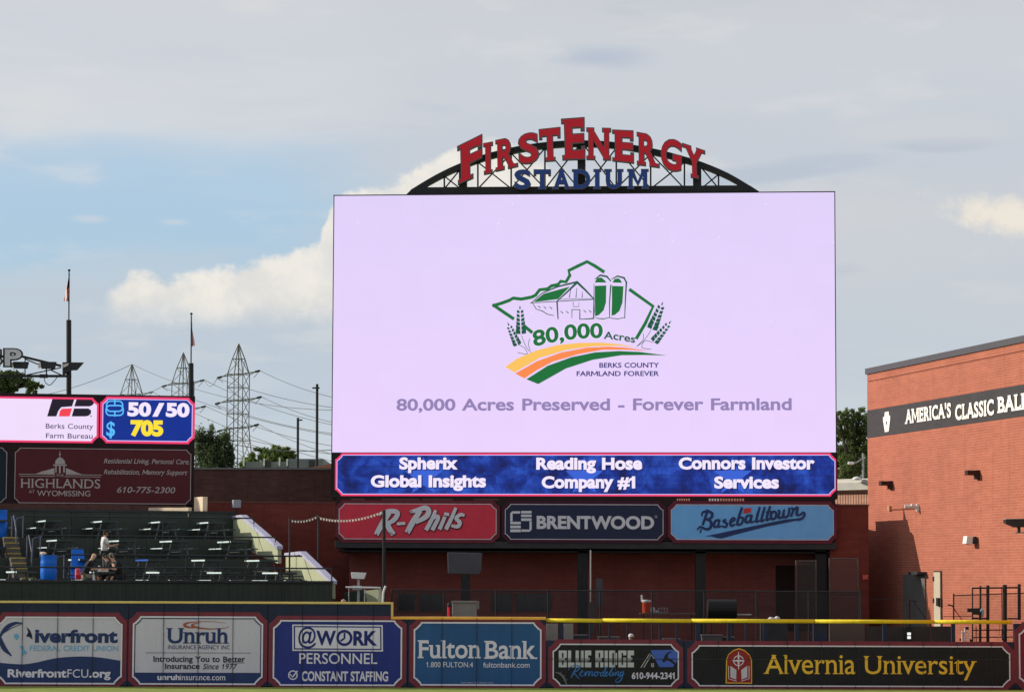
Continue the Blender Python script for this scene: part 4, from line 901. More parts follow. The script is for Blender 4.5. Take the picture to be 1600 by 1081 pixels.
# ribbon display
rib = sign_box(PV, 526.5, 710.3, 1304.8, 772)
mb = MB(); PV.slab(mb, sa0 - 0.02, sa1 + 0.06, rib[3] - 0.17, sz0 - 0.035, -0.02, 0.02); mb.build('ribbon_cabinet', black, vb)
def ribbon_mat():
    m = bpy.data.materials.new('led_blue_cloud'); m.use_nodes = True; nt = m.node_tree; N = nt.nodes; L = nt.links
    b = N['Principled BSDF']; b.inputs['Base Color'].default_value = (0.01, 0.01, 0.012, 1); b.inputs['Roughness'].default_value = 0.7
    uv = N.new('ShaderNodeUVMap'); no = N.new('ShaderNodeTexNoise'); no.inputs['Scale'].default_value = 0.95; no.inputs['Detail'].default_value = 7; no.inputs['Roughness'].default_value = 0.65; no.inputs['Distortion'].default_value = 0.25; L.new(uv.outputs[0], no.inputs[0])
    r = N.new('ShaderNodeValToRGB'); e = r.color_ramp.elements; e[0].position = 0.36; e[0].color = lin((10, 24, 88)) + (1,); e[1].position = 0.66; e[1].color = lin((42, 88, 200)) + (1,)
    k = e.new(0.48); k.color = lin((14, 46, 142)) + (1,); L.new(no.outputs[0], r.inputs[0])
    mp = N.new('ShaderNodeMapping'); mp.inputs['Scale'].default_value = (0.5, 3.0, 1); L.new(uv.outputs[0], mp.inputs[0])
    br = N.new('ShaderNodeTexBrick'); L.new(uv.outputs[0], br.inputs['Vector']); br.offset = 0.5; br.inputs['Scale'].default_value = 1; br.inputs['Brick Width'].default_value = 1.4; br.inputs['Row Height'].default_value = 0.42
    br.inputs['Mortar Size'].default_value = 0.018; br.inputs['Color1'].default_value = (1.0,) * 3 + (1,); br.inputs['Color2'].default_value = (0.86,) * 3 + (1,); br.inputs['Mortar'].default_value = (0.62,) * 3 + (1,)
    mx = N.new('ShaderNodeVectorMath'); mx.operation = 'MULTIPLY'; L.new(r.outputs[0], mx.inputs[0]); L.new(br.outputs['Color'], mx.inputs[1])
    L.new(mx.outputs[0], b.inputs['Emission Color']); b.inputs['Emission Strength'].default_value = 1.0; return m
pink = E('led_pink_line', (252, 62, 110)); pale = E('led_pale_line', (196, 196, 255)); lwh = E('led_white', (244, 232, 255)); dk_l = E('led_deep_blue', (12, 26, 92))
rb = face(PV, rib, 0.27, 0.03, ribbon_mat(), vb, 'ribbon_display')
ring(PV, grow(rib, 0.075), 0.29, 0.075, 0.04, pink, vb, 'pink_border'); ring(PV, rib, 0.27, 0.032, 0.045, pale, vb, 'pale_border')
star_m = E('led_star_blue', (58, 98, 212))
def star(x, y, r):
    return [(x + (r if k % 2 == 0 else r * 0.42) * math.sin(k * math.pi / 5), y - (r if k % 2 == 0 else r * 0.42) * math.cos(k * math.pi / 5)) for k in range(10)]
for x in (662, 1145, 913):
    S_ = star(x, 745, 31); shapes(PV, [[S_[(k - 1) % 10], S_[k], S_[(k + 1) % 10]] for k in (0, 2, 4, 6, 8)] + [[S_[k] for k in (1, 3, 5, 7, 9)]], 0.034, star_m, rb, 'star')
for s_, x0, x1, y in (('Spherix', 624, 715.5, 733.2), ('Global Insights', 579.5, 759.5, 761), ('Reading Hose', 838, 1003.5, 733.6), ('Company #1', 846.5, 996, 762.6), ('Connors Investor', 1060.5, 1273, 733.2), ('Services', 1116, 1217, 763)):
    text(PV, s_, x0 + 1.2, x1 + 1.2, y + 1.3, 18.8, dk_l, rb, 0.042, bold=0.06, xk=0.77, name='lettering_shadow')
    text(PV, s_, x0, x1, y, 18.8, lwh, rb, 0.05, bold=0.042, xk=0.77)

# ------------------------------------------------------------------ arched sign on top of the board
asg = thing('arch_truss', PV.pt(908, 299), 'black steel arch truss standing on top of the video board', 'truss')
top = [(639.7, 294.7), (667, 278), (692, 264.5), (717.5, 253), (751, 240.5), (775.6, 233.5), (809.4, 226), (845, 220.6), (880.6, 217.6), (910, 217), (952, 219), (990, 224.3), (1030, 232), (1066, 241.5), (1098, 251.5), (1138, 268.5), (1174, 289.5)]
top = spl(top, 3)
mb = MB(); o_, i_ = -0.45, -0.85
for a, b in zip(top, top[1:]):
    mb.prism([PV.pt(a[0], a[1], o_), PV.pt(b[0], b[1], o_), PV.pt(b[0], b[1] + 9.6, o_), PV.pt(a[0], a[1] + 9.6, o_)], PV.n * -0.4)
mb.build('arch_chord', black, asg)
mb = MB(); mb.prism([PV.pt(x, y, o_ + 0.002) for x, y in ((633, 302), (642, 293), (667, 290.6), (1160, 287.6), (1172, 288), (1186, 297))], PV.n * -0.41); mb.build('base_chord', black, asg)
def ytop(x):
    for a, b in zip(top, top[1:]):
        if a[0] <= x <= b[0]: return a[1] + (b[1] - a[1]) * (x - a[0]) / (b[0] - a[0])
    return 290
for x, w in ((721.5, 12), (907.5, 12), (1089, 13)):
    mb = MB(); mb.prism([PV.pt(x - w / 2, ytop(x) + 6, o_ + 0.004), PV.pt(x + w / 2, ytop(x) + 6, o_ + 0.004), PV.pt(x + w / 2, 292, o_ + 0.004), PV.pt(x - w / 2, 292, o_ + 0.004)], PV.n * -0.42); mb.build('main_post', black, asg)
vx = [662, 692, 721.5, 744.7, 797, 850, 907.5, 962, 1016, 1069, 1089, 1122.6, 1150]
for x in vx:
    if x in (721.5, 907.5, 1089, 662, 1150): continue
    mb = MB(); mb.bar(PV.pt(x, ytop(x) + 4, -0.65), PV.pt(x, 293, -0.65), 0.075); mb.build('upright', black, asg)
for xa, xb in ((692, 717), (744.7, 797), (797, 850), (850, 903), (912, 962), (962, 1016), (1016, 1069), (1095, 1122.6)):
    mb = MB(); mb.bar(PV.pt(xa, ytop(xa) + 8, -0.6), PV.pt(xb, 292, -0.6), 0.06); mb.build('brace', black, asg)
    mb = MB(); mb.bar(PV.pt(xa, 292, -0.7), PV.pt(xb, ytop(xb) + 8, -0.7), 0.06); mb.build('brace', black, asg)
redl = S('letter_red', (224, 36, 54), rough=0.4, var=0.06, scale=1.5); blul = S('letter_blue', (40, 74, 150), rough=0.4, var=0.06, scale=1.5)
edgel = S('letter_edge_grey', (104, 100, 104), rough=0.5, var=0.08)
fe = thing('sign_lettering', PV.pt(908, 250), 'red stadium name capitals arched across the truss', 'sign')
for ch, qd in (('F', ((717, 228.5), (751.5, 211.5), (752, 271), (718.2, 286))), ('I', ((756.5, 224.6), (768, 222.6), (767.5, 269.2), (757.5, 271.3))), ('R', ((775.4, 219.8), (805.8, 213.5), (806.5, 259.5), (776, 266.3))),
               ('S', ((810, 211), (839.8, 206), (841.5, 252), (811.5, 257))), ('T', ((842.5, 203), (874.3, 199.6), (875, 249.5), (844.8, 251.5))), ('E', ((879, 187), (912.3, 184.6), (913, 247.6), (881, 248.4))),
               ('N', ((917.8, 200.3), (952.8, 201.2), (952.8, 249), (917.8, 248))), ('E', ((958.6, 203.6), (989, 205), (989.4, 253.8), (959, 250.5))), ('R', ((996.4, 207.5), (1028, 213), (1028, 260.5), (996.8, 256.2))),
               ('G', ((1034.5, 214.5), (1065.5, 221.5), (1063.5, 269), (1032, 262))), ('Y', ((1068.2, 225), (1099.5, 235.5), (1101.5, 281), (1069.5, 273.5)))):
    b_ = 0.012 if ch in 'NRGS' else 0.02
    channel_letter(PV, ch, qd, redl, edgel, fe, off=-0.05, bold=b_ + 0.012)
st = thing('sign_lettering', PV.pt(908, 296), 'blue stadium capitals in a straight row under the red arch', 'sign')
for ch, x0, x1 in (('S', 805, 828.5), ('T', 834.8, 860), ('A', 864.2, 891), ('D', 895.2, 921.8), ('I', 928.8, 937.8), ('U', 945.6, 972.8), ('M', 980.6, 1012.2)):
    yt = 266.2 - (x0 - 800) * 0.004; channel_letter(PV, ch, ((x0, yt), (x1, yt), (x1, yt + 29.8), (x0, yt + 29.8)), blul, edgel, st, off=0.1, depth=0.2, bold=0.022)

# ================================================================== left scoreboard
PS = Pan(150, 124.5, R(11))
ls = thing('scoreboard', PS.pt(150, 1000), 'smaller left scoreboard with pink screen, blue raffle screen and maroon sign', 'scoreboard')
a_l, a_r = PS.sz(-60, 700)[0], PS.sz(304, 700)[0]; zT, zB = PS.sz(302, 618.6)[1], PS.sz(302, 789)[1]
mb = MB(); PS.slab(mb, a_l, a_r, zB, zT, -0.7, -0.01); mb.build('cabinet', S('cabinet_black', (40, 26, 30), var=0.15), ls, bevel=0.02)
for x in (20, 150, 298):
    a = PS.sz(x, 800)[0]; mb = MB(); PS.slab(mb, a - 0.22, a + 0.08, 0, zB, -0.6, -0.2); mb.build('leg', black, ls)
pb = sign_box(PS, -90, 620.8, 151.6, 686.2); bl = sign_box(PS, 160.4, 622.6, 301.2, 688.6)
pinkscr = E('led_pale_pink', (240, 220, 252), var=0.01, scale=1); bluscr = E('led_deep_royal', (10, 46, 142), var=0.05, scale=2); fbk = E('led_black', (30, 24, 38))
hot = E('led_hot_pink', (238, 60, 110)); lb = E('led_light_blue', (92, 190, 252)); yl = E('led_yellow', (254, 226, 52)); rd = E('led_red', (244, 66, 80)); nvl = E('led_navy_text', (38, 26, 84))
l1 = face(PS, pb, 0.22, 0.02, pinkscr, ls, 'left_screen'); ring(PS, grow(pb, 0.09), 0.26, 0.09, 0.03, hot, ls, 'pink_border')
l2 = face(PS, bl, 0.22, 0.02, bluscr, ls, 'raffle_screen'); ring(PS, grow(bl, 0.10), 0.26, 0.10, 0.03, hot, ls, 'pink_border'); ring(PS, bl, 0.22, 0.035, 0.035, pale, ls, 'pale_border')
z2 = lambda pts: [(p[0] / 5.0, 600 + p[1] / 5.0, *[q_ / 5.0 for q_ in p[2:]]) for p in pts]
shape(PS, z2([(410, 112), (583, 112), (563, 174), (478, 180), (455, 210), (440, 252), (368, 252)]), 0.025, fbk, l1)
shape(PS, z2([(600, 112), (700, 112), (725, 125), (735, 148), (722, 165), (700, 174), (580, 174)]), 0.025, fbk, l1)
shape(PS, z2([(578, 190), (690, 190), (712, 205), (710, 230), (690, 248), (665, 252), (560, 252)]), 0.025, fbk, l1)
shape(PS, z2([(485, 192), (562, 190), (543, 252), (460, 252), (468, 210)]), 0.025, rd, l1)
shape(PS, disc(142.2, 650, 1.1, 8), 0.025, fbk, l1)
text(PS, 'Berks County', 71.5, 145.5, 669.2, 7.6, nvl, l1, 0.025, bold=0.004); text(PS, 'Farm Bureau', 71.8, 144.6, 684.2, 7.6, nvl, l1, 0.025, bold=0.004)
# linked oval emblem
def orect(x0, y0, x1, y1, r):
    P = []
    for cx, cy, a in ((x1 - r, y0 + r, 90), (x1 - r, y1 - r, 0), (x0 + r, y1 - r, -90), (x0 + r, y0 + r, -180)):
        for k in range(6): t = R(a - 90 * k / 5); P.append((cx + r * math.cos(t), cy - r * math.sin(t)))
    return P + [P[0]]
strokes(PS, [orect(166.5, 626.5, 191.5, 642.5, 6), orect(165.8, 633.5, 192.5, 648.8, 6)], 0.028, lb, l2, 'linked_emblem', 2.2, curve=False)
strokes(PS, [[(179.3, 625), (179.3, 634)], [(179.3, 642), (179.3, 650)]], 0.032, lb, l2, 'linked_emblem', 2.2, curve=False)
text(PS, '50', 199, 236, 650.2, 22, lwh, l2, 0.032, bold=0.05)
text(PS, '/', 238, 256.5, 650.5, 21, lwh, l2, 0.032, bold=0.05)
text(PS, '50', 259, 296, 651.2, 22, lwh, l2, 0.032, bold=0.05)
text(PS, '$', 166, 179.5, 681, 22.5, lb, l2, 0.032, bold=0.02)
text(PS, '705', 203.6, 255, 681, 25, yl, l2, 0.032, bold=0.06)
# maroon sign panel and the next one
hs0 = thing('residence_sign', PS.pt(162, 786, 0), 'dark maroon retirement residence sign with domed building under the screens', 'sign')
hb = sign_box(PS, 23.6, 699.2, 299, 785.5); mdk = S('oxblood_face', (86, 30, 38), rough=0.5, var=0.1, scale=1.2); sil = S('sign_silver_print', (176, 168, 168), rough=0.5)
face(PS, grow(hb, 0.04), 0.2, 0.01, S('oxblood_edge', (60, 20, 28)), hs0, 'sign_margin'); hs = face(PS, hb, 0.2, 0.02, mdk, hs0); ring(PS, hb, 0.2, 0.03, 0.028, sil, hs0)
text(PS, 'HIGHLANDS', 32, 156.5, 761.6, 14.2, sil, hs, 0.03, bold=0.002, serif=(0.045, 0.03))
text(PS, 'AT', 45, 54, 770, 4.6, sil, hs, 0.03); text(PS, 'WYOMISSING', 57.8, 141, 774.5, 8.6, sil, hs, 0.03, bold=0.006); text(PS, 'THE', 87.5, 99.5, 744.5, 4, sil, hs, 0.034, serif=(0.05, 0.05))
strokes(PS, [[(29, 740.4), (86, 741)], [(103, 741.3), (159, 742)], [(31, 743.3), (86, 744)], [(101, 744.2), (157, 745)]], 0.03, sil, hs, 'rule', 0.9, curve=False)
strokes(PS, [[(93.5, 704.5), (93.5, 715)]], 0.03, sil, hs, 'spire', 0.8, curve=False)
shapes(PS, [z2([(430, 625), (433, 600), (450, 578), (468, 570), (488, 578), (506, 600), (510, 625)]), z2([(415, 628), (522, 628), (520, 638), (418, 638)]), z2([(432, 640), (442, 640), (442, 690), (432, 690)]), z2([(460, 640), (474, 640), (474, 695), (460, 695)]), z2([(494, 640), (506, 640), (506, 690), (494, 690)]),
            z2([(280, 700), (330, 680), (380, 668), (425, 655), (425, 702)]), z2([(515, 655), (560, 672), (600, 690), (640, 703), (515, 703)]), disc(93.5, 709.5, 1.6, 8)], 0.03, sil, hs, 'domed_building')
text(PS, 'Residential Living, Personal Care,', 162, 295.5, 723.5, 7.2, sil, hs, 0.03, bold=0.008, slant=0.25, serif=(0.03, 0.04))
text(PS, 'Rehabilitation, Memory Support', 161.8, 291.5, 740.5, 7.2, sil, hs, 0.03, bold=0.008, slant=0.25, serif=(0.03, 0.04))
text(PS, '610-775-2300', 182, 272.5, 769.5, 9.4, sil, hs, 0.03, bold=0.008, slant=0.25, serif=(0.02, 0.03))
ns = thing('teal_sign', PS.pt(-10, 786, 0), 'edge of a dark teal sign at the left photo border', 'sign')
nb = sign_box(PS, -80, 698, 11.5, 784); face(PS, nb, 0.2, 0.02, S('dark_teal_face', (18, 38, 52), rough=0.5), ns); ring(PS, nb, 0.2, 0.03, 0.028, sil, ns)
# truss with letter P, floodlights
lt = thing('light_truss', PS.pt(20, 612, -0.5), 'black truss with floodlights carrying the end of the left sign', 'truss')
PT = Pan(50, 123.8, R(11))
z3 = lambda x, y: (x / 12.0, 530 + y / 12.0)
def tb(a, b, w, nm='truss_bar'):
    mb = MB(); mb.bar(PT.pt(*z3(*a)), PT.pt(*z3(*b)), w); mb.build(nm, black, lt)
tb((-400, 690), (1340, 690), 0.11); tb((-400, 330), (400, 320), 0.11); tb((400, 320), (1150, 500), 0.10); tb((470, 360), (470, 690), 0.05); tb((470, 370), (740, 480), 0.05); tb((300, 570), (420, 680), 0.05)
tb((500, 670), (1150, 530), 0.05); tb((960, 580), (1170, 680), 0.05); tb((0, 340), (60, 420), 0.06); tb((870, 540), (870, 680), 0.06); tb((-80, 690), (0, 560), 0.05); tb((-200, 330), (-200, 690), 0.07)
mb = MB(); mb.tube([PT.pt(*z3(*p)) for p in spl([(830, 720), (850, 810), (930, 860), (1000, 800), (1070, 715)], 4)], 0.018, 5); mb.build('cable', black, lt)
mb = MB(); mb.obox(PT.pt(*z3(820, 690)), PT.d, PT.n, Vector((0, 0, 1)), 0.18, 0.09, 0.08); mb.build('junction_box', black2, lt)
def flood(x0, y0, x1, y1, label, lens_side=-1):
    c = PT.pt(*z3((x0 + x1) / 2, y1), 0.2); f = thing('floodlight', c, label, 'floodlight', 'floodlights on the left scoreboard truss')
    mb = MB(); pts = [(x0, y0), (x1, y0 + 4), (x1 - 30, y1), (x0 + 20, y1 - 6)] if lens_side < 0 else [(x0, y0), (x1, y0), (x1 - 0.45 * (x1 - x0), y1), (x0, y1)]
    mb.prism([PT.pt(*z3(*p), 0.35) for p in pts], PT.n * -0.35); mb.build('housing', black2, f, bevel=0.01)
    xl = x0 if lens_side < 0 else x0 - 150
    mb = MB(); mb.prism([PT.pt(*z3(*p), 0.34) for p in ((x0 - 45, y0 + 25), (x0 + 2, y0 + 12), (x0 + 12, y1 - 30), (x0 - 40, y1 - 8))], PT.n * -0.32); mb.build('lens', S('lamp_glass', (210, 208, 200), rough=0.2), f); return f
flood(240, 430, 545, 555, 'black box floodlight beside the letter on the left truss'); flood(755, 430, 1060, 560, 'black box floodlight in the middle of the left truss'); 
def flag_pole(x, y_thick_top, y_top, label, Y, box=False):
    p = Pan(x, Y, R(11)); t = thing('flagpole', p.pt(x, 1000), label, 'flagpole', 'flagpoles above the left scoreboard')
    b0 = p.pt(x, 1060); b0.z = 0
    mb = MB(); mb.tube([b0, p.pt(x, y_thick_top)], 0.115, 14); mb.build('post', black, t, smooth=False)
    mb = MB(); mb.tube([p.pt(x, y_thick_top), p.pt(x + 0.5, y_top + 4)], 0.032, 8); mb.build('mast', S('mast_grey', (90, 92, 96)), t)
    mb = MB(); c = p.pt(x + 0.5, y_top + 1.5); mb.lathe(c, [(0.01, -0.06), (0.05, -0.04), (0.062, 0), (0.05, 0.04), (0.01, 0.06)], 10); mb.build('ball', M('ball_dark', (0.02, 0.02, 0.02)), t, smooth=True)
    return p, t
flag_r = S('flag_red', (214, 70, 70)); flag_w = S('flag_white', (250, 240, 236)); flag_b = S('flag_navy', (38, 44, 78))
def drooping_flag(p, x, yt, yb, wdt, side, label):
    """a limp flag: pleated cloth hanging down the mast, canton at the top"""
    t = thing('flag', p.pt(x, yt), label, 'flag', 'limp american flags at the left')
    n, m_ = 26, 10; mb = {0: MB(), 1: MB(), 2: MB()}
    def P(u, v):
        spread = wdt * (0.25 + 0.75 * v ** 1.2) * u; y = yt + (yb - yt) * (v * (1 - 0.25 * u) + 0.25 * u * 0.9)
        wob = 0.10 * math.sin(u * 9 + v * 3); return p.pt(x + side * spread + math.sin(v * 7 + u * 3) * 0.5, y, wob)
    for i in range(n):
        for j in range(m_):
            u0, u1, v0, v1 = j / m_, (j + 1) / m_, i / n, (i + 1) / n
            k = 0 if (v0 < 0.5 and u0 < 0.75) else (1 if (j + i // 6) % 2 == 0 else 2)
            mb[k].face([P(u0, v0), P(u0, v1), P(u1, v1), P(u1, v0)])
    mb[0].build('canton', flag_b, t); mb[1].build('red_stripes', flag_r, t); mb[2].build('white_stripes', flag_w, t)
p1, f1 = flag_pole(107.5, 500, 421, 'tall flagpole on a thick black post left of the other', 125.8)
drooping_flag(p1, 108, 428, 471, 8.5, -1, 'limp striped flag on the taller left flagpole')
p2, f2 = flag_pole(298.5, 567.5, 489, 'flagpole on a black post at the right end of the left scoreboard', 126.4)
drooping_flag(p2, 298.5, 497, 541, 6.5, 1, 'limp striped flag on the flagpole at the scoreboard end')
fl = thing('floodlight', p1.pt(120, 578), 'black wedge floodlight reaching right from the tall flagpole', 'floodlight', 'floodlights on the left scoreboard truss')
mb = MB(); mb.prism([p1.pt(x, y, 0.28) for x, y in ((97.5, 566.5), (131, 566.8), (121, 578), (112.5, 578.3), (97.8, 587))], p1.n * -0.5); mb.build('housing', black2, fl, bevel=0.01)
mb = MB(); mb.prism([p1.pt(x, y, 0.30) for x, y in ((98, 570), (107, 568), (106, 571.5), (98.5, 575.5))], p1.n * -0.2); mb.build('lens', S('lamp_glass', (210, 208, 200)), fl)
cp = thing('channel_letter', PT.pt(16, 572, 0.4), 'white block capital P with black outline on the left truss', 'sign letter')
channel_letter(PT, 'P', ((7, 547.5), (33, 547.5), (33, 573.5), (7, 573.5)), S('letter_white', (206, 206, 210)), black, cp, off=0.75, bold=0.028, serif=None, rim=0.05)
c2 = thing('channel_letter', PT.pt(-12, 572, 0.4), 'white capital at the photo edge left of the P', 'sign letter')
channel_letter(PT, 'S', ((-26, 547), (1.5, 547), (1.5, 573), (-26, 573)), S('letter_white', (206, 206, 210)), black, c2, off=0.75, bold=0.028, serif=None, rim=0.05)

# ================================================================== brick building at the right
XB, YB = at(1357, 900, 118.0).x, 118.0
FD = Vector((985.0 / 4400.0, -1, 0)).normalized()          # along the face, towards the camera
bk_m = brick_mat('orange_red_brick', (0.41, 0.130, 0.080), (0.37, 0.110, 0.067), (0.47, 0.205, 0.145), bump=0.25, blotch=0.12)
PK = Pan(1357, YB); PK.p0 = Vector((XB, YB, 0)); PK.d = FD; PK.n = Vector((FD.y, -FD.x, 0)) if Vector((FD.y, -FD.x, 0)).x < 0 else Vector((-FD.y, FD.x, 0))
LEN = 30.0
bw = thing('brick_building', PK.w(10, 0, 0), 'tall sunlit orange brick building with dark painted band and white lettering', 'building')
zt_ = PK.sz(1357, 575.5)[1]; z1_, z0_ = PK.sz(1358, 641)[1], PK.sz(1358, 684)[1]; zc_ = PK.sz(1357, 584.5)[1]; zl_ = PK.sz(1357, 597)[1]
mb = MB(); PK.slab(mb, 0, LEN, 0, zl_, -14, 0); mb.build('wall', bk_m, bw)
mb = MB(); PK.slab(mb, 0, LEN, zl_ + 0.04, zc_, -14, 0.0); mb.build('parapet_course', bk_m, bw)
mb = MB(); PK.slab(mb, 0.02, LEN - 0.02, zl_, zl_ + 0.04, -13.98, -0.03); mb.build('recessed_joint', M('joint_dark', (0.22, 0.07, 0.045)), bw)
mb = MB(); PK.slab(mb, -0.06, LEN, zc_, zt_, -14.05, 0.07); mb.build('coping', M('coping_grey', (0.075, 0.075, 0.083), rough=0.5, var=0.08), bw)
dkb = brick_mat('painted_grey_brick', (0.062, 0.060, 0.066), (0.056, 0.054, 0.060), (0.05, 0.048, 0.052), bump=0.3)
mb = MB(); PK.slab(mb, 0.004, LEN, z0_, z1_, -0.2, 0.012); mb.build('painted_band', dkb, bw)
wht = S('painted_white_letters', (244, 240, 234), rough=0.6, var=0.04)
def ktext(s_, x0, x1, yb0, cap):
    return text(PK, s_, x0, x1, yb0, cap, wht, bw, 0.04, bold=0.036, serif=(0.055, 0.09), track=0.05)
ktext("AMERICA'S", 1415.5, 1487.5, 662.5, 22)
ktext('CLASSIC', 1494, 1554.5, 656.8, 24)
sxa = PK.sz(1559.5, 640)[0]; 
V_w = ktext('BALLPARK', 1560, 1666, 642.5 + 3, 25)
ks = [(1381, 642.5), (1390, 640.5), (1390, 649), (1392, 649.5), (1391.8, 651), (1388.6, 674.2), (1384.4, 675), (1381.2, 652.5), (1380.8, 651), (1382.8, 650.2), (1382.4, 643)]
ks = [(1383.5, 643.8), (1389.6, 642.6), (1390, 649), (1391.9, 649.3), (1391.8, 655), (1389.6, 674), (1383.6, 675), (1380.9, 657), (1380.8, 651.6), (1382.9, 650.8)]
shape(PK, ks, 0.03, wht, bw, 'keystone')
shape(PK, [(1385.3, 659), (1386, 657.5), (1387, 659), (1386.8, 663.5), (1385.6, 663.8)], 0.035, dkb, bw, 'keystone_mark')
# wall lamps, camera, speaker
def wall_lamp(x, y, label, w=12):
    t = thing('wall_lamp', PK.pt(x, y), label, 'lamp', 'brown downlights on the brick wall')
    c = PK.pt(x, y, 0.0)
    mb = MB(); mb.obox(c + PK.n * 0.06 + Vector((0, 0, 0.06)), PK.d, PK.n, Vector((0, 0, 1)), 0.16, 0.07, 0.17); mb.build('mount', M('bronze_metal', (0.05, 0.02, 0.018)), t)
    mb = MB(); mb.obox(c + PK.n * 0.30 + Vector((0, 0, 0.13)), PK.d, PK.n, Vector((0, 0, 1)), 0.15, 0.20, 0.09); mb.build('head', M('bronze_metal', (0.05, 0.02, 0.018)), t, bevel=0.01); return t
wall_lamp(1393, 760, 'left one of two bronze downlights, nearer the far corner'); wall_lamp(1529, 744, 'right one of two bronze downlights, under the big lettering')
cmr = thing('security_camera', PK.pt(1432, 795), 'white double security camera on a wall bracket with conduit', 'camera')
whp = S('white_metal', (226, 226, 224), rough=0.4, var=0.05)
mb = MB(); mb.obox(PK.pt(1435.5, 793, 0.05), PK.d, PK.n, Vector((0, 0, 1)), 0.06, 0.05, 0.14); mb.build('bracket', whp, cmr)
mb = MB(); mb.tube([PK.pt(1435.5, 791, 0.1), PK.pt(1435.5, 789, 0.32)], 0.06, 8); mb.build('camera_head', whp, cmr)
mb = MB(); mb.tube([PK.pt(1435.5, 791.5, 0.1), PK.pt(1434, 791, 0.55)], [0.06, 0.08], 8); mb.build('camera_head', whp, cmr)
mb = MB(); mb.tube([PK.pt(1391, 796, 0.04), PK.pt(1434, 793.6, 0.04)], 0.018, 5); mb.build('conduit', S('conduit_brown', (150, 90, 70)), cmr)
mb = MB(); mb.obox(PK.pt(1391.5, 794, 0.05), PK.d, PK.n, Vector((0, 0, 1)), 0.1, 0.05, 0.1); mb.build('junction_box', S('box_tan', (190, 140, 110)), cmr)
spk = thing('loudspeaker', PK.pt(1524, 850), 'white slanted loudspeaker on the brick wall', 'loudspeaker')
mb = MB(); mb.prism([PK.pt(1525, 838.5, 0.05), PK.pt(1528, 838, 0.05), PK.pt(1528.5, 849, 0.05), PK.pt(1526, 849.5, 0.05)], PK.n * 0.12); mb.build('bracket', black2, spk)
sc0 = PK.pt(1524, 844, 0.3); mb = MB(); mb.obox(sc0, Matrix.Rotation(R(-8), 3, PK.d) @ PK.n, PK.d, Matrix.Rotation(R(-8), 3, PK.d) @ Vector((0, 0, 1)), 0.13, 0.2, 0.15); mb.build('speaker_box', whp, spk, bevel=0.02)
# doors
dr = thing('grey_door', PK.pt(1430, 975), 'dark grey double door in shade on the brick building', 'door')
da, db = PK.sz(1412.5, 930)[0], PK.sz(1447.5, 930)[0]
for k in range(2):
    mb = MB(); PK.slab(mb, da + (db - da) * k / 2 + 0.01, da + (db - da) * (k + 1) / 2 - 0.01, 0.02, PK.sz(1412.5, 897)[1], 0.0, 0.06); mb.build('door_leaf', M('door_grey', (0.13, 0.125, 0.12), var=0.08), dr)
mb = MB(); mb.obox(PK.pt(1441, 895, 0.2), PK.d, PK.n, Vector((0, 0, 1)), 0.5, 0.2, 0.05); mb.build('canopy_lamp', black2, dr)
dr = thing('beige_door', PK.pt(1465, 975), 'tall beige metal door with lever handle, half sunlit', 'door')
da, db = PK.sz(1461.5, 930)[0], PK.sz(1471.5, 930)[0]
mb = MB(); PK.slab(mb, da - 0.12, db + 0.06, 0.0, PK.sz(1461, 891.5)[1], -0.01, 0.03); mb.build('door_frame', M('frame_dark', (0.03, 0.02, 0.02)), dr)
mb = MB(); PK.slab(mb, da, db, 0.02, PK.sz(1461, 893.5)[1], 0.0, 0.07); mb.build('door_leaf', M('door_beige', (0.50, 0.44, 0.34), var=0.06), dr)
for yy in (904, 938): mb = MB(); mb.obox(PK.pt(1461.6, yy, 0.08), PK.d, PK.n, Vector((0, 0, 1)), 0.05, 0.02, 0.09); mb.build('hinge', black, dr)
mb = MB(); mb.obox(PK.pt(1470.2, 940, 0.12), PK.d, PK.n, Vector((0, 0, 1)), 0.12, 0.04, 0.16); mb.build('door_handle', black, dr)
# ================================================================== picnic stand at the left
SO = at(520, 900, 106.0); SO.z = 0
SE = Vector((math.cos(R(19.5)), math.sin(R(19.5)), 0)); SD = Vector((-SE.y, SE.x, 0)); ZV = Vector((0, 0, 1)); SYAW = R(19.5)
def sa(px, b, py=880):
    r = ray(px, py); t = (SO + SD * b - CP).dot(SD) / r.dot(SD); return (CP + r * t - SO).dot(SE)
def sz_(px, py, b):
    r = ray(px, py); t = (SO + SD * b - CP).dot(SD) / r.dot(SD); return (CP + r * t).z
def sp(a, b, z): return SO + SE * a + SD * b + ZV * z
def sbox(mb, a0, a1, b0, b1, z0, z1): return mb.obox(sp((a0 + a1) / 2, (b0 + b1) / 2, (z0 + z1) / 2), SE, SD, ZV, abs(a1 - a0) / 2, abs(b1 - b0) / 2, abs(z1 - z0) / 2)
TB = [0.0, 4.1, 8.7, 12.2, 15.6]
TZ = [sz_(250, 925, 0), sz_(250, 904, 4.1), sz_(250, 873, 8.7), sz_(250, 842, 12.2)]
TE = [518, 475, 428, 395]           # picture x of the right ends
TS = [-140, 96, 60, 32]             # left ends (stairs beyond)
aL = sa(-150, 0)
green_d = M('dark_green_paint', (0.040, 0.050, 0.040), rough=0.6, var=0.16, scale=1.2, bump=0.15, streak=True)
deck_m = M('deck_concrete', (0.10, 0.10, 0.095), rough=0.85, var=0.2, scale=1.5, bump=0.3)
stand = thing('picnic_stand', sp(-6, 0, 0), 'dark green terraced picnic deck stepping up behind the left outfield wall', 'grandstand')
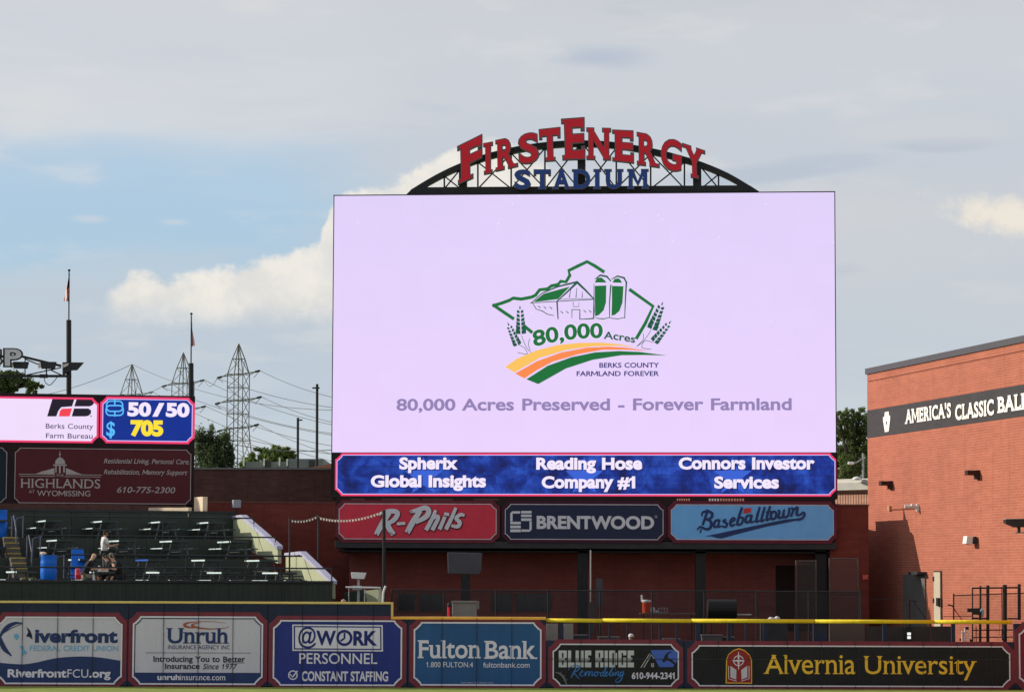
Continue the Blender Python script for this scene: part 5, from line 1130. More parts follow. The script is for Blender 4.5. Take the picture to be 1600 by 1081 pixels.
for k in range(4):
    b0, b1, z = TB[k], TB[k + 1], TZ[k]
    a1 = sa(TE[k], b0) + 0.0; zl = 0 if k == 0 else TZ[k - 1]
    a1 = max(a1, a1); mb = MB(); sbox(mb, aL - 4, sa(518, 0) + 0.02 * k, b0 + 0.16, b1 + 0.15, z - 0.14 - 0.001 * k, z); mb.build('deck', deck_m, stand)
    if k:
        n = 9; A0, A1 = aL - 4, sa(518, 0)
        for j in range(n):
            mb = MB(); sbox(mb, A0 + (A1 - A0) * j / n, A0 + (A1 - A0) * (j + 1) / n - 0.015, b0 + 0.08, b0 + 0.15, zl, z + 0.02); mb.build('riser_panel', green_d, stand)
zp = sz_(250, 908, 0)
edges = [-150, -60, 34, 116, 197, 277, 357, 440, 519.5]
for x0, x1 in zip(edges, edges[1:]):
    mb = MB(); sbox(mb, sa(x0, 0) + 0.008, sa(x1, 0) - 0.008, -0.06, 0.06, 0, zp - 0.05)
    for t_ in range(9):
        a = sa(x0, 0) + (sa(x1, 0) - sa(x0, 0)) * (t_ + 0.5) / 9; sbox(mb, a - 0.02, a + 0.02, -0.075, -0.058, 0.1, zp - 0.1)
    mb.build('parapet_panel', green_d, stand)
mb = MB(); sbox(mb, sa(-150, 0), sa(519.8, 0), -0.13, 0.12, zp - 0.05, zp + 0.04); mb.build('parapet_cap', black2, stand, bevel=0.01)
# back wall of the deck
zbk = sz_(250, 800.5, 15.6)
for x0, x1 in ((-150, -40), (-40, 52), (52, 110), (110, 170), (170, 232), (232, 296), (296, 366)):
    mb = MB(); sbox(mb, sa(x0, 15.6) + 0.01, sa(x1, 15.6) - 0.01, 15.6, 15.75, TZ[3], zbk + 0.0); mb.build('back_panel', green_d, stand)
mb = MB(); sbox(mb, sa(-150, 15.6), sa(366, 15.6), 15.55, 15.8, zbk, zbk + 0.08); mb.build('back_cap', black2, stand)
mb = MB(); sbox(mb, sa(-150, 16.6, 800), sa(232, 16.6, 800), 16.6, 16.8, 0, sz_(100, 787, 16.6)); 
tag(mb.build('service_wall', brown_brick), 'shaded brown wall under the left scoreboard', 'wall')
# sunlit cream end walls with lilac sloping caps
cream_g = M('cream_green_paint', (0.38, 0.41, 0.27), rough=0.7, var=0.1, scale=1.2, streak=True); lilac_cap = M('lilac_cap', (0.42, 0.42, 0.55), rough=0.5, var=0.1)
AE = sa(518.5, 0) + 0.04
def endpt(px, py):
    """picture point on the end wall plane (running front to back)"""
    r = ray(px, py); P0 = sp(AE, 0, 0); t = (P0 - CP).dot(SE) / r.dot(SE); q_ = CP + r * t; return q_
def endwall(name, label, outline, capline):
    t = thing(name, endpt(outline[-1][0], 915), label, 'wall', 'cream end walls of the picnic deck')
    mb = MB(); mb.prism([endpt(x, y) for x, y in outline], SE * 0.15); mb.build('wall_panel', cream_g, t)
    for (a, b) in zip(capline, capline[1:]):
        mb = MB(); mb.prism([endpt(a[0], a[1]) - SE * 0.06, endpt(b[0], b[1]) - SE * 0.06, endpt(b[0], b[1] + 5.2) - SE * 0.06, endpt(a[0], a[1] + 5.2) - SE * 0.06], SE * 0.26); mb.build('cap', lilac_cap, t)
    return t
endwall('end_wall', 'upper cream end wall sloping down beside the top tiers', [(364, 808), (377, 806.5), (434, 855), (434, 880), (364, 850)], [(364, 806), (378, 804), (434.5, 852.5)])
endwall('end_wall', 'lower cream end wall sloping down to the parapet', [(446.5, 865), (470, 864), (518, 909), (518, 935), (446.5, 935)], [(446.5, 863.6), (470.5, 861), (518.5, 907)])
mb = MB(); sbox(mb, AE + 0.02, AE + 0.14, 6.2, 15.6, 2, TZ[1] + 0.2); tag(mb.build('side_skirt', green_d), 'dark green skirt board under the right end of the deck', 'panel')
# railings
rail_d = M('railing_black', (0.03, 0.032, 0.038), rough=0.35, var=0.15, metal=0.3); rail_l = S('railing_grey', (96, 100, 122), rough=0.5, var=0.08)
def railing(k, x0, x1, label, post_px=86, first=None, hz=0.9, step=2.1):
    b = TB[k] + 0.1; z = TZ[k]; A0, A1 = sa(x0, b), sa(x1, b)
    t = thing('railing', sp((A0 + A1) / 2, b, z), label, 'railing', 'pipe railings along the picnic tiers')
    mb = MB(); mb.tube([sp(A0 + 0.06, b, z + hz), sp(A1, b, z + hz)], 0.030, 6); mb.build('top_rail', rail_d, t)
    mb = MB(); mb.tube([sp(A0, b, z + 0.12), sp(A1, b, z + 0.12)], 0.022, 6); mb.build('lower_rail', rail_d, t)
    n = max(1, round((A1 - A0) / step))
    for j in range(n + 1):
        a = A0 + (A1 - A0) * j / n; mb = MB(); mb.tube([sp(a, b, z), sp(a, b, z + hz)], 0.024, 6); mb.build('post', rail_l if j == 0 else rail_d, t)
    return t
railing(3, 35, 396, 'railing of the topmost picnic tier'); railing(2, 62.5, 430, 'railing of the second picnic tier from the top')
railing(1, 100, 476, 'railing of the third picnic tier, behind the standing man')
r0 = railing(0, -150, 518.5, 'front railing just above the dark green parapet'); 
for k, x0, lab in ((3, 24, 'stair handrail beside the topmost tier'), (2, 48.5, 'stair handrail beside the second tier'), (1, 88, 'stair handrail beside the blue barrel')):
    b = TB[k] + 0.1; z = TZ[k]; a = sa(x0, b - 1.0); A0 = sa((35, 62.5, 100)[3 - k], b)
    t = thing('handrail', sp(a, b, z), lab, 'handrail', 'sloping stair handrails of the picnic stand')
    mb = MB(); mb.tube([sp(a, b, z - 0.1), sp(a, b, z + 0.85), sp(a + 0.05, b - 0.1, z + 0.9), sp(a + 0.06, b - 0.75, z + 0.25), sp(a + 0.06, b - 0.75, z - 0.3)], 0.024, 6); mb.build('pipe', rail_l, t)
    mb = MB(); mb.tube([sp(A0 - 0.3, b, z - 0.4), sp(A0 - 0.3, b, z + 0.74), sp(A0 - 0.2, b, z + 0.82), sp(A0, b, z + 0.84)], 0.022, 6); mb.build('pipe', rail_l, t)
# stairs with yellow nosings
yn = M('nosing_ochre', (0.44, 0.33, 0.09), rough=0.7, var=0.25, scale=6); st_m = M('stair_concrete', (0.11, 0.10, 0.085), var=0.2)
def stairs(x0, x1, b_lo, z_lo, z_hi, n, label):
    t = thing('stair_flight', sp(sa((x0 + x1) / 2, b_lo), b_lo, z_lo), label, 'stairs', 'aisle stairs between the picnic tiers')
    for j in range(n):
        z1 = z_lo + (z_hi - z_lo) * (j + 1) / n; b = b_lo + 0.3 * j; A0, A1 = sa(x0 - 2.3 * j * 0.7, b), sa(x1 - 2.3 * j * 0.7, b)
        mb = MB(); sbox(mb, A0, A1, b, b_lo + 0.3 * n + 0.2, z1 - (z_hi - z_lo) / n - 0.002, z1); mb.build('step', st_m, t)
        mb = MB(); sbox(mb, A0 + 0.01, A1 - 0.01, b - 0.012, b + 0.06, z1 - 0.035, z1 + 0.012); mb.build('nosing', yn, t)
    return t
stairs(22, 45, 7.4, TZ[1], TZ[2] + 0.02, 4, 'lower yellow edged stairs left of the blue barrel')
stairs(10, 33, 11.0, TZ[2], TZ[3] + 0.02, 4, 'upper yellow edged stairs near the left photo edge')
stairs(38, 60, 3.0, TZ[0], TZ[1] + 0.02, 3, 'short yellow edged stairs behind the parapet beside the barrel')
# picnic tables
top_m = S('table_mint', (206, 226, 228), rough=0.4, var=0.08, scale=3); top_b = S('table_blue', (40, 92, 186), rough=0.45, var=0.08)
frame_m = M('table_frame', (0.085, 0.095, 0.105), rough=0.45, var=0.2); under_m = M('table_green', (0.05, 0.066, 0.068), rough=0.5, var=0.15)
def picnic_table(name, m, lab):
    t = thing(name, (0, 0, 0), lab, 'picnic table', 'picnic tables on the terraced deck', rz=SYAW)
    L = 1.15
    mb = MB(); mb.box(-0.37, 0.37, -L, L, 0.695, 0.75); mb.build('tabletop', m, t, local=True)
    for s_ in (-1, 1): mb = MB(); mb.box(-0.365, 0.375, s_ * L, s_ * (L + 0.03), 0.69, 0.752); mb.build('end_trim', under_m, t, local=True)
    mb = MB(); mb.box(-0.35, 0.372, -L, L, 0.675, 0.694); mb.build('under_board', under_m, t, local=True)
    for s_ in (-1, 1):
        mb = MB(); mb.box(s_ * 0.62 - 0.14, s_ * 0.62 + 0.14, -L, L, 0.415, 0.455); mb.build('bench', m, t, local=True)
        mb = MB(); mb.box(s_ * 0.62 - 0.135, s_ * 0.62 + 0.145, -L - 0.03, -L, 0.41, 0.457); mb.build('end_trim', under_m, t, local=True)
    for s_ in (-1, 1):
        mb = MB(); y = s_ * 0.75; u = Vector((0, 1, 0))
        mb.bar((-0.28, y, 0.70), (-0.46, y, 0.0), 0.05, 0.05, u); mb.bar((0.28, y, 0.70), (0.46, y, 0.0), 0.05, 0.05, u); mb.bar((-0.70, y, 0.39), (0.70, y, 0.39), 0.045, 0.045, u); mb.bar((-0.34, y, 0.68), (0.34, y, 0.68), 0.045, 0.045, u)
        mb.build('leg_frame', frame_m, t, local=True)
    mb = MB(); mb.tube([(0, -L, 0.30), (0, L, 0.30)], 0.02, 6); mb.build('stretcher', frame_m, t, local=True)
    return t
proto = {0: picnic_table('picnic_table', top_m, 'x'), 1: picnic_table('picnic_table', top_b, 'x')}; used = {0: False, 1: False}
rows = [(3, [(70, 0), (158, 0), (249, 0), (326, 0), (-18, 0)], 'topmost tier'), (2, [(88, 0), (185, 0), (268, 0), (360, 0), (-30, 1)], 'second tier from the top'),
        (1, [(124, 0), (231, 1), (320, 0), (405, 0)], 'third tier from the top'), (0, [(147, 0), (249, 0), (346, 0), (434, 0), (26, 0), (-60, 0)], 'lowest tier')]
ordn = ['first', 'second', 'third', 'fourth', 'fifth', 'sixth']
for k, lst, nm in rows:
    lst = sorted(lst)
    vis = 0
    for x, c_ in lst:
        b = TB[k] + (2.05 if k else 1.35); a = sa(x, b - 1.15) + 0.37; loc = sp(a, b, TZ[k])
        word = 'blue' if c_ else 'pale green'
        if x < 0: lab = '%s picnic table cut by the left photo edge on the %s' % (word, nm)
        elif c_: lab = 'blue topped picnic table on the third tier behind the seated group'
        else:
            lab = '%s picnic table, %s from the left on the %s' % (word, ordn[vis], nm); 
        if x > 0: vis += 1
        if k == 0 and 140 < x < 160: lab = 'picnic table where three people sit, on the lowest tier'
        pt_ = proto[c_]
        if not used[c_]:
            pt_.location = loc; pt_['label'] = lab; used[c_] = True; W[pt_] = Matrix.Translation(loc) @ Matrix.Rotation(SYAW, 4, 'Z')
        else: dup(pt_, loc, None, lab)
# barrels and bins
blue_p = S('barrel_blue', (24, 104, 206), rough=0.35, var=0.08, scale=2)
def barrel(px, b, z, lab, h=0.92, r=0.30):
    c = sp(sa(px, b), b, z); t = thing('barrel', c, lab, 'barrel', 'blue plastic waste barrels on the deck')
    mb = MB(); mb.lathe(c, [(r * 0.90, 0), (r * 0.95, 0.05), (r, 0.2), (r * 1.03, 0.32), (r * 1.0, 0.36), (r * 1.0, 0.58), (r * 1.04, 0.62), (r, 0.66), (r * 0.97, h - 0.06), (r * 1.02, h - 0.03), (r * 1.02, h)], 24); mb.build('drum', blue_p, t, smooth=True)
    mb = MB(); mb.lathe(c + ZV * (h + 0.002), [(r * 0.9, 0.0), (r * 0.88, 0.02)], 20); mb.build('bin_liner', M('liner_black', (0.02, 0.02, 0.022)), t); return t
barrel(76, 2.6, sz_(76, 906, 2.6), 'blue plastic barrel beside the stairs, left of the seated people')
barrel(-3, 13.6, TZ[3], 'tall blue bin at the left photo edge on the top tier', h=1.15, r=0.34)
tr = thing('paper_bag', sp(sa(67, 2.5), 2.5, sz_(76, 906, 2.6) + 0.93), 'crumpled white paper bag on the blue barrel', 'bag')
mb = MB(); mb.lathe(W[tr].translation, [(0.05, 0), (0.12, 0.03), (0.13, 0.08), (0.06, 0.12)], 7); mb.build('paper', S('paper_cream', (226, 210, 190)), tr)
ch = thing('blue_board', sp(sa(122, 5.2), 5.2, TZ[1]), 'tilted blue plastic board standing behind the bald man', 'board')
c = W[ch].translation; mb = MB()
mb.prism([c + SE * -0.33 + SD * -0.3 + ZV * 0.0, c + SE * 0.29 + SD * -0.3, c + SE * 0.25 + SD * 0.25 + ZV * 1.12, c + SE * -0.2 + SD * 0.25 + ZV * 1.12], SD * 0.06); mb.build('panel', blue_p, ch)
mb = MB(); mb.bar(c + SE * 0.0 + SD * 0.3 + ZV * 1.0, c + SE * 0.0 + SD * 0.75, 0.05); mb.build('prop', black2, ch)
bs = thing('loudspeaker', at(369, 795, 121.0), 'grey box loudspeaker on a bracket at the red wall', 'loudspeaker')
c = at(369.5, 787, 120.9); mb = MB(); mb.obox(c, SE, SD, ZV, 0.17, 0.14, 0.17); mb.build('speaker_box', S('speaker_grey', (150, 154, 162), var=0.06), bs, bevel=0.02)
mb = MB(); mb.bar(c + Vector((0, 0.1, -0.15)), c + Vector((0, 0.1, -0.55)), 0.05); mb.build('bracket', black2, bs)

# ================================================================== people
skin_m = M('skin_light', (0.60, 0.37, 0.27), rough=0.55, var=0.08, scale=8); skin_t = M('skin_tan', (0.50, 0.28, 0.19), rough=0.55, var=0.08, scale=8)
def skinned(name, verts, edges, rad, mat, parent, sub=1, root=0):
    me = bpy.data.meshes.new(name); me.from_pydata(verts, edges, []); o = bpy.data.objects.new(name, me); col.objects.link(o)
    o.parent = parent; W[o] = W[parent].copy()
    md = o.modifiers.new('skin', 'SKIN'); md.use_smooth_shade = True
    if not me.skin_vertices:
        bm = bmesh.new(); bm.from_mesh(me); bm.verts.layers.skin.verify(); bm.to_mesh(me); bm.free()
    for i, r in enumerate(rad):
        me.skin_vertices[0].data[i].radius = (r, r) if not isinstance(r, tuple) else r; me.skin_vertices[0].data[i].use_root = (i == root)
    md2 = o.modifiers.new('sub', 'SUBSURF'); md2.levels = sub; md2.render_levels = sub; me.materials.append(mat); return o
def person(loc, rz, label, J, shirt, bottoms, skin, hat=None, hair=None, short=True, bareleg=False, group=None, extra=None):
    """J: joints (local, person faces +y, right hand at +x): pelvis, chest, neck, head, and for each side shoulder, elbow, wrist, hip, knee, ankle, toe"""
    t = thing('person', loc, label, 'person', group, rz=rz)
    V = [J['pelvis'], J['waist'], J['chest'], J['neck'], J['jaw'], J['head'], J['crown']]; Ed = [(0, 1), (1, 2), (2, 3), (3, 4), (4, 5), (5, 6)]
    rad = [(0.15, 0.11), (0.135, 0.10), (0.155, 0.11), 0.052, 0.078, 0.098, 0.062]
    jv, jh = Vector(J['jaw']), Vector(J['head']); fwd = Vector(J.get('face', (0, 1, 0))).normalized()
    V.append(tuple(jh + fwd * 0.105 + Vector((0, 0, -0.025)))); Ed.append((5, 7)); rad.append(0.014)
    fin = []
    for s_ in ('L', 'R'):
        sh, el, wr = Vector(J['sh' + s_]), Vector(J['el' + s_]), Vector(J['wr' + s_]); i = len(V)
        V += [tuple(sh), tuple(el), tuple(wr)]; Ed += [(2, i), (i, i + 1), (i + 1, i + 2)]; rad += [0.058, 0.042, 0.028]
        d = (wr - el).normalized(); side = d.cross(Vector((0, 0, 1))); side = side.normalized() if side.length > 0.1 else Vector((1, 0, 0)); up = side.cross(d)
        k = len(V); V.append(tuple(wr + d * 0.07)); Ed.append((i + 2, k)); rad.append((0.038, 0.02))
        for q_, (o_, l_) in enumerate(((-0.03, 0.065), (-0.01, 0.08), (0.01, 0.075), (0.03, 0.055))):
            b1 = wr + d * 0.085 + side * o_; b2 = b1 + d * l_ * 0.6 - up * 0.015; b3 = b1 + d * l_ - up * 0.045
            j_ = len(V); V += [tuple(b2), tuple(b3)]; Ed += [(k, j_), (j_, j_ + 1)]; rad += [0.010, 0.008]
        j_ = len(V); V += [tuple(wr + d * 0.05 + side * 0.05), tuple(wr + d * 0.09 + side * 0.062 - up * 0.01)]; Ed += [(i + 2, j_), (j_, j_ + 1)]; rad += [0.012, 0.009]
    for s_ in ('L', 'R'):
        i = len(V); V += [J['hip' + s_], J['kn' + s_], J['an' + s_], J['toe' + s_]]; Ed += [(0, i), (i, i + 1), (i + 1, i + 2), (i + 2, i + 3)]; rad += [0.085, 0.056, 0.038, 0.032]
    skinned('body', V, Ed, rad, skin, t)
    # shirt
    V2 = [J['waist2'] if 'waist2' in J else J['pelvis'], J['waist'], J['chest'], tuple(Vector(J['chest']).lerp(Vector(J['neck']), 0.62))]; E2 = [(0, 1), (1, 2), (2, 3)]; r2 = [(0.19, 0.15), (0.18, 0.145), (0.215, 0.16), 0.085]
    for s_ in ('L', 'R'):
        sh, el = Vector(J['sh' + s_]), Vector(J['el' + s_]); i = len(V2)
        if short: V2 += [tuple(sh), tuple(sh.lerp(el, 0.72))]; E2 += [(2, i), (i, i + 1)]; r2 += [0.098, 0.078]
        else: V2 += [tuple(sh)]; E2 += [(2, i)]; r2 += [0.095]
    skinned('shirt', V2, E2, r2, shirt, t, root=1)
    V3 = [J['pelvis']]; E3 = []; r3 = [(0.168, 0.125)]
    for s_ in ('L', 'R'):
        hp, kn, an = Vector(J['hip' + s_]), Vector(J['kn' + s_]), Vector(J['an' + s_]); i = len(V3)
        if bareleg: V3 += [tuple(hp), tuple(hp.lerp(kn, 0.9))]; E3 += [(0, i), (i, i + 1)]; r3 += [0.1, 0.082]
        else: V3 += [tuple(hp), tuple(kn), tuple(kn.lerp(an, 0.93))]; E3 += [(0, i), (i, i + 1), (i + 1, i + 2)]; r3 += [0.1, 0.074, 0.062]
    skinned('shorts' if bareleg else 'trousers', V3, E3, r3, bottoms, t)
    for s_ in ('L', 'R'):
        an, to = Vector(J['an' + s_]), Vector(J['toe' + s_]); skinned('shoe', [tuple(an + Vector((0, 0, -0.02))), tuple(an.lerp(to, 0.55)), tuple(to)], [(0, 1), (1, 2)], [0.048, 0.05, 0.042], S('shoe_dark', (50, 50, 54)), t)
    Wt = W[t]; hc = Wt @ jh; fw = (Wt.to_3x3() @ fwd).normalized(); rt = fw.cross(ZV).normalized(); upv = (Wt.to_3x3() @ (Vector(J['crown']) - jh)).normalized()
    for sg in (-1, 1):
        mb = MB(); mb.lathe(hc + rt * (0.03 * sg) + fw * 0.083 + ZV * 0.005, [(0.003, -0.006), (0.009, 0), (0.003, 0.006)], 6); mb.build('eye', M('eye_dark', (0.02, 0.015, 0.012)), t)
        mb = MB(); mb.obox(hc + rt * (0.09 * sg) - ZV * 0.01, rt, fw, ZV, 0.008, 0.018, 0.03); mb.build('ear', skin, t, bevel=0.006)
    mb = MB(); mb.obox(hc + fw * 0.082 - ZV * 0.062, rt, fw, ZV, 0.024, 0.004, 0.005); mb.build('mouth', M('lip', (0.28, 0.10, 0.085)), t)
    if hair or hat:
        prof = [(0.094, -0.01), (0.099, 0.03), (0.092, 0.07), (0.066, 0.10), (0.02, 0.114)]
        mb = MB(); mb.lathe(hc - fw * 0.006, [(0.088, -0.06), (0.096, -0.02)] + prof if not hat else prof, 16)
        o = mb.build('cap' if hat else 'hair', hat or hair, t, smooth=True)
        if hat:
            mb = MB(); mb.prism([hc + fw * 0.08 + rt * -0.07 + ZV * 0.015, hc + fw * 0.08 + rt * 0.07 + ZV * 0.015, hc + fw * 0.165 + rt * 0.045 + ZV * 0.0, hc + fw * 0.165 - rt * 0.045 + ZV * 0.0], ZV * 0.012); mb.build('cap_brim', hat, t)
            mb = MB(); mb.lathe(hc - fw * 0.012 - ZV * 0.05, [(0.07, -0.03), (0.092, 0.0), (0.094, 0.04)], 14); mb.build('hair', hair or M('hair_brown', (0.06, 0.035, 0.02)), t, smooth=True)
    return t
def joints_stand(h=1.76):
    k = h / 1.76
    J = dict(pelvis=(0, 0, 0.98), waist=(0, 0.0, 1.13), chest=(0, -0.01, 1.34), neck=(0, 0.01, 1.50), jaw=(0, 0.035, 1.57), head=(0, 0.03, 1.645), crown=(0, 0.02, 1.72),
             shL=(-0.19, -0.01, 1.42), shR=(0.19, -0.01, 1.42), elL=(-0.25, 0.08, 1.14), elR=(0.24, 0.12, 1.15), wrL=(-0.16, 0.32, 1.16), wrR=(0.14, 0.36, 1.22),
             hipL=(-0.10, 0, 0.92), hipR=(0.10, 0, 0.92), knL=(-0.11, 0.03, 0.50), knR=(0.11, -0.02, 0.50), anL=(-0.12, 0.0, 0.09), anR=(0.12, -0.06, 0.09), toeL=(-0.13, 0.17, 0.04), toeR=(0.14, 0.11, 0.04))
    return {n: tuple(q_ * k for q_ in v) for n, v in J.items()}
def joints_sit(lean=0.18, arms=0.42, k=1.12):
    J = dict(pelvis=(0, 0, 0.10), waist=(0, lean * 0.3, 0.26), chest=(0, lean * 0.85, 0.47), neck=(0, lean * 1.25, 0.62), jaw=(0, lean * 1.4 + 0.02, 0.69), head=(0, lean * 1.45 + 0.03, 0.765), crown=(0, lean * 1.5 + 0.02, 0.84),
                shL=(-0.18, lean, 0.545), shR=(0.18, lean, 0.545), elL=(-0.24, lean + 0.10, 0.31), elR=(0.24, lean + 0.10, 0.31), wrL=(-0.12, arms, 0.355), wrR=(0.12, arms, 0.355),
                hipL=(-0.09, 0.05, 0.09), hipR=(0.09, 0.05, 0.09), knL=(-0.13, 0.46, 0.06), knR=(0.13, 0.46, 0.06), anL=(-0.13, 0.42, -0.36), anR=(0.13, 0.42, -0.36), toeL=(-0.14, 0.58, -0.40), toeR=(0.14, 0.58, -0.40))
    return {n: (q_[0] * k, q_[1] * k, q_[2] * (k if q_[2] > 0 else 1)) for n, q_ in J.items()}
blk_c = M('cloth_black', (0.02, 0.02, 0.023), rough=0.85, var=0.2, scale=9); wht_c = M('cloth_white', (0.62, 0.62, 0.62), rough=0.85, var=0.06, scale=9); olive = M('cloth_grey', (0.07, 0.075, 0.07), rough=0.85, var=0.15)
toR = SYAW - R(90)      # facing right along the tiers
bst = 4.35
J = joints_stand(1.86); 
person(sp(sa(163, bst), bst, TZ[1]), toR, 'man standing in a white t-shirt, dark cap and grey trousers, looking right', J, wht_c, olive, skin_t, hat=blk_c)
bT = TB[0] + 1.35; aT = sa(147, bT - 1.15) + 0.37
seat = TZ[0] + 0.455
person(sp(aT - 0.66, bT - 0.72, seat + 0.03), toR, 'bald man in a black t-shirt seated at the left side of the picnic table', joints_sit(0.2, 0.56), blk_c, M('cloth_khaki', (0.25, 0.22, 0.18), rough=0.85), skin_m, bareleg=True)
person(sp(aT + 0.62, bT + 0.35, seat + 0.02), SYAW + R(90), 'person in black shirt and dark cap seated far right side of the table', joints_sit(0.16, 0.45), blk_c, blk_c, skin_t, hat=blk_c, bareleg=True)
person(sp(aT + 0.74, bT - 0.55, seat + 0.02), SYAW + R(112), 'person in black t-shirt with grey cap leaning over the table, nearest the camera', joints_sit(0.24, 0.5), blk_c, blk_c, skin_m, hat=M('cap_grey', (0.16, 0.16, 0.15), rough=0.85), bareleg=True)
# things on and by the table
bag = thing('backpack', sp(aT - 0.93, bT - 0.98, TZ[0] + 0.44), 'red backpack leaning on the bench behind the bald man', 'backpack')
mb = MB(); c = W[bag].translation; mb.obox(c + ZV * 0.22, SE, SD, ZV, 0.09, 0.10, 0.20); mb.build('bag_body', S('bag_coral', (222, 92, 104), rough=0.7), bag, bevel=0.05)
mb = MB(); mb.obox(c + ZV * 0.10 - SD * 0.12, SE, SD, ZV, 0.10, 0.03, 0.09); mb.build('pocket', S('bag_red', (176, 34, 52), rough=0.7), bag, bevel=0.02)
for k, (da, db, h_, r_, lab) in enumerate(((-0.05, -0.5, 0.2, 0.035, 'clear drink cup on the picnic table nearest the bald man'), (0.08, -0.1, 0.14, 0.04, 'white paper cup in the middle of the picnic table'), (0.2, -0.62, 0.12, 0.045, 'white snack tub at the table end beside the arms'))):
    t = thing('drink_cup', sp(aT + da, bT + db, TZ[0] + 0.75), lab, 'cup'); mb = MB(); mb.lathe(W[t].translation, [(r_ * 0.75, 0), (r_, h_), (r_ * 1.08, h_), (r_ * 1.08, h_ + 0.012), (r_ * 0.6, h_ + 0.02)], 12); mb.build('cup_body', S('cup_white', (236, 236, 238), rough=0.4), t)
t = thing('food_tray', sp(aT + 0.02, bT - 0.78, TZ[0] + 0.75), 'paper food tray at the near end of the occupied table', 'tray')
mb = MB(); sbox(mb, aT - 0.14, aT + 0.22, bT - 0.88, bT - 0.68, TZ[0] + 0.75, TZ[0] + 0.79); mb.build('tray_base', S('tray_paper', (232, 214, 196)), t)
mb = MB(); sbox(mb, aT - 0.05, aT + 0.12, bT - 0.84, bT - 0.72, TZ[0] + 0.79, TZ[0] + 0.83); mb.build('food', S('food_orange', (206, 120, 70)), t)
bt = thing('water_bottle', sp(aT - 0.34, bT - 0.98, TZ[0] + 0.42), 'white bottle hanging at the table end by the bald man', 'bottle')
mb = MB(); mb.lathe(W[bt].translation, [(0.04, 0), (0.045, 0.03), (0.045, 0.2), (0.02, 0.25), (0.02, 0.28)], 12); mb.build('bottle_body', S('cup_white', (236, 236, 238)), bt)
# two spectators whose heads show behind the padding
for px, py, Y, lab, hat_ in ((537.5, 934, 101.2, 'head of a bald spectator just above the navy wall top', None), (986.5, 990, 102.0, 'person in a white cap showing in the gap of the low wall', wht_c)):
    top_z = at(px, py, Y).z; h = 1.76; base = at(px, py, Y); base.z = top_z - h * 0.99
    if base.z > 0.02:
        mb = MB(); mb.box(base.x - 0.4, base.x + 0.4, Y - 0.35, Y + 0.4, 0, base.z - 0.001)
        bm_ = mb.build('step_platform', black2); tag(bm_, 'low dark platform behind the wall under a spectator at %s' % ('left' if px < 700 else 'the gap'), 'platform')
    person(base, R(150), lab, joints_stand(1.76), blk_c if px < 700 else S('shirt_rust', (150, 60, 50)), olive, skin_m, hat=hat_)
# ================================================================== bullpen and service yard
net = mesh_screen_mat('dark_netting', (0.012, 0.012, 0.013), 0.42); net2 = mesh_screen_mat('pale_netting', (0.075, 0.066, 0.062), 0.42)
PF = Pan(900, 108.5)
fn = thing('chain_link_fence', PF.pt(960, 1000), 'long dark chain link fence in front of the red bullpen wall', 'fence')
zf = PF.sz(800, 922)[1]; f0, f1 = PF.sz(612, 930)[0], PF.sz(1345, 930)[0]
mb = MB(); mb.tube([PF.w(f0, zf), PF.w(f1, zf)], 0.022, 6); mb.build('top_rail', black2, fn)
mb = MB(); mb.face([PF.w(f0, 0.05, 0.0), PF.w(f1, 0.05, 0.0), PF.w(f1, zf, 0.0), PF.w(f0, zf, 0.0)]); mb.build('netting', net, fn)
n = 9
for j in range(n + 1):
    a = f0 + (f1 - f0) * j / n; mb = MB(); mb.tube([PF.w(a, 0, -0.05), PF.w(a, zf + 0.03, -0.05)], 0.03, 6); mb.build('post', black2, fn)
# gate panels beside the right column
PG = Pan(1300, 112.2)
for k, (x0, x1, yt, lab) in enumerate(((1244, 1275, 876, 'left chain link gate panel beside the last column'), (1296, 1341, 872.5, 'right chain link gate panel against the red end wall'))):
    g = thing('chain_link_gate', PG.pt((x0 + x1) / 2, 1000), lab, 'gate', 'chain link gates at the bullpen corner')
    a0, a1, z1 = PG.sz(x0, 900)[0], PG.sz(x1, 900)[0], PG.sz(x0, yt)[1]
    mb = MB(); mb.face([PG.w(a0, 0.05), PG.w(a1, 0.05), PG.w(a1, z1), PG.w(a0, z1)]); mb.build('netting', net2, g)
    for a in (a0, a1): mb = MB(); mb.tube([PG.w(a, 0), PG.w(a, z1 + 0.03)], 0.026, 6); mb.build('post', S('gate_tube', (92, 88, 86)), g)
    mb = MB(); mb.tube([PG.w(a0, z1), PG.w(a1, z1)], 0.022, 6); mb.build('top_rail', S('gate_tube', (92, 88, 86)), g)
    mb = MB(); mb.tube([PG.w(a0, PG.sz(x0, 928)[1]), PG.w(a1, PG.sz(x0, 928)[1])], 0.018, 6); mb.build('middle_rail', black2, g)
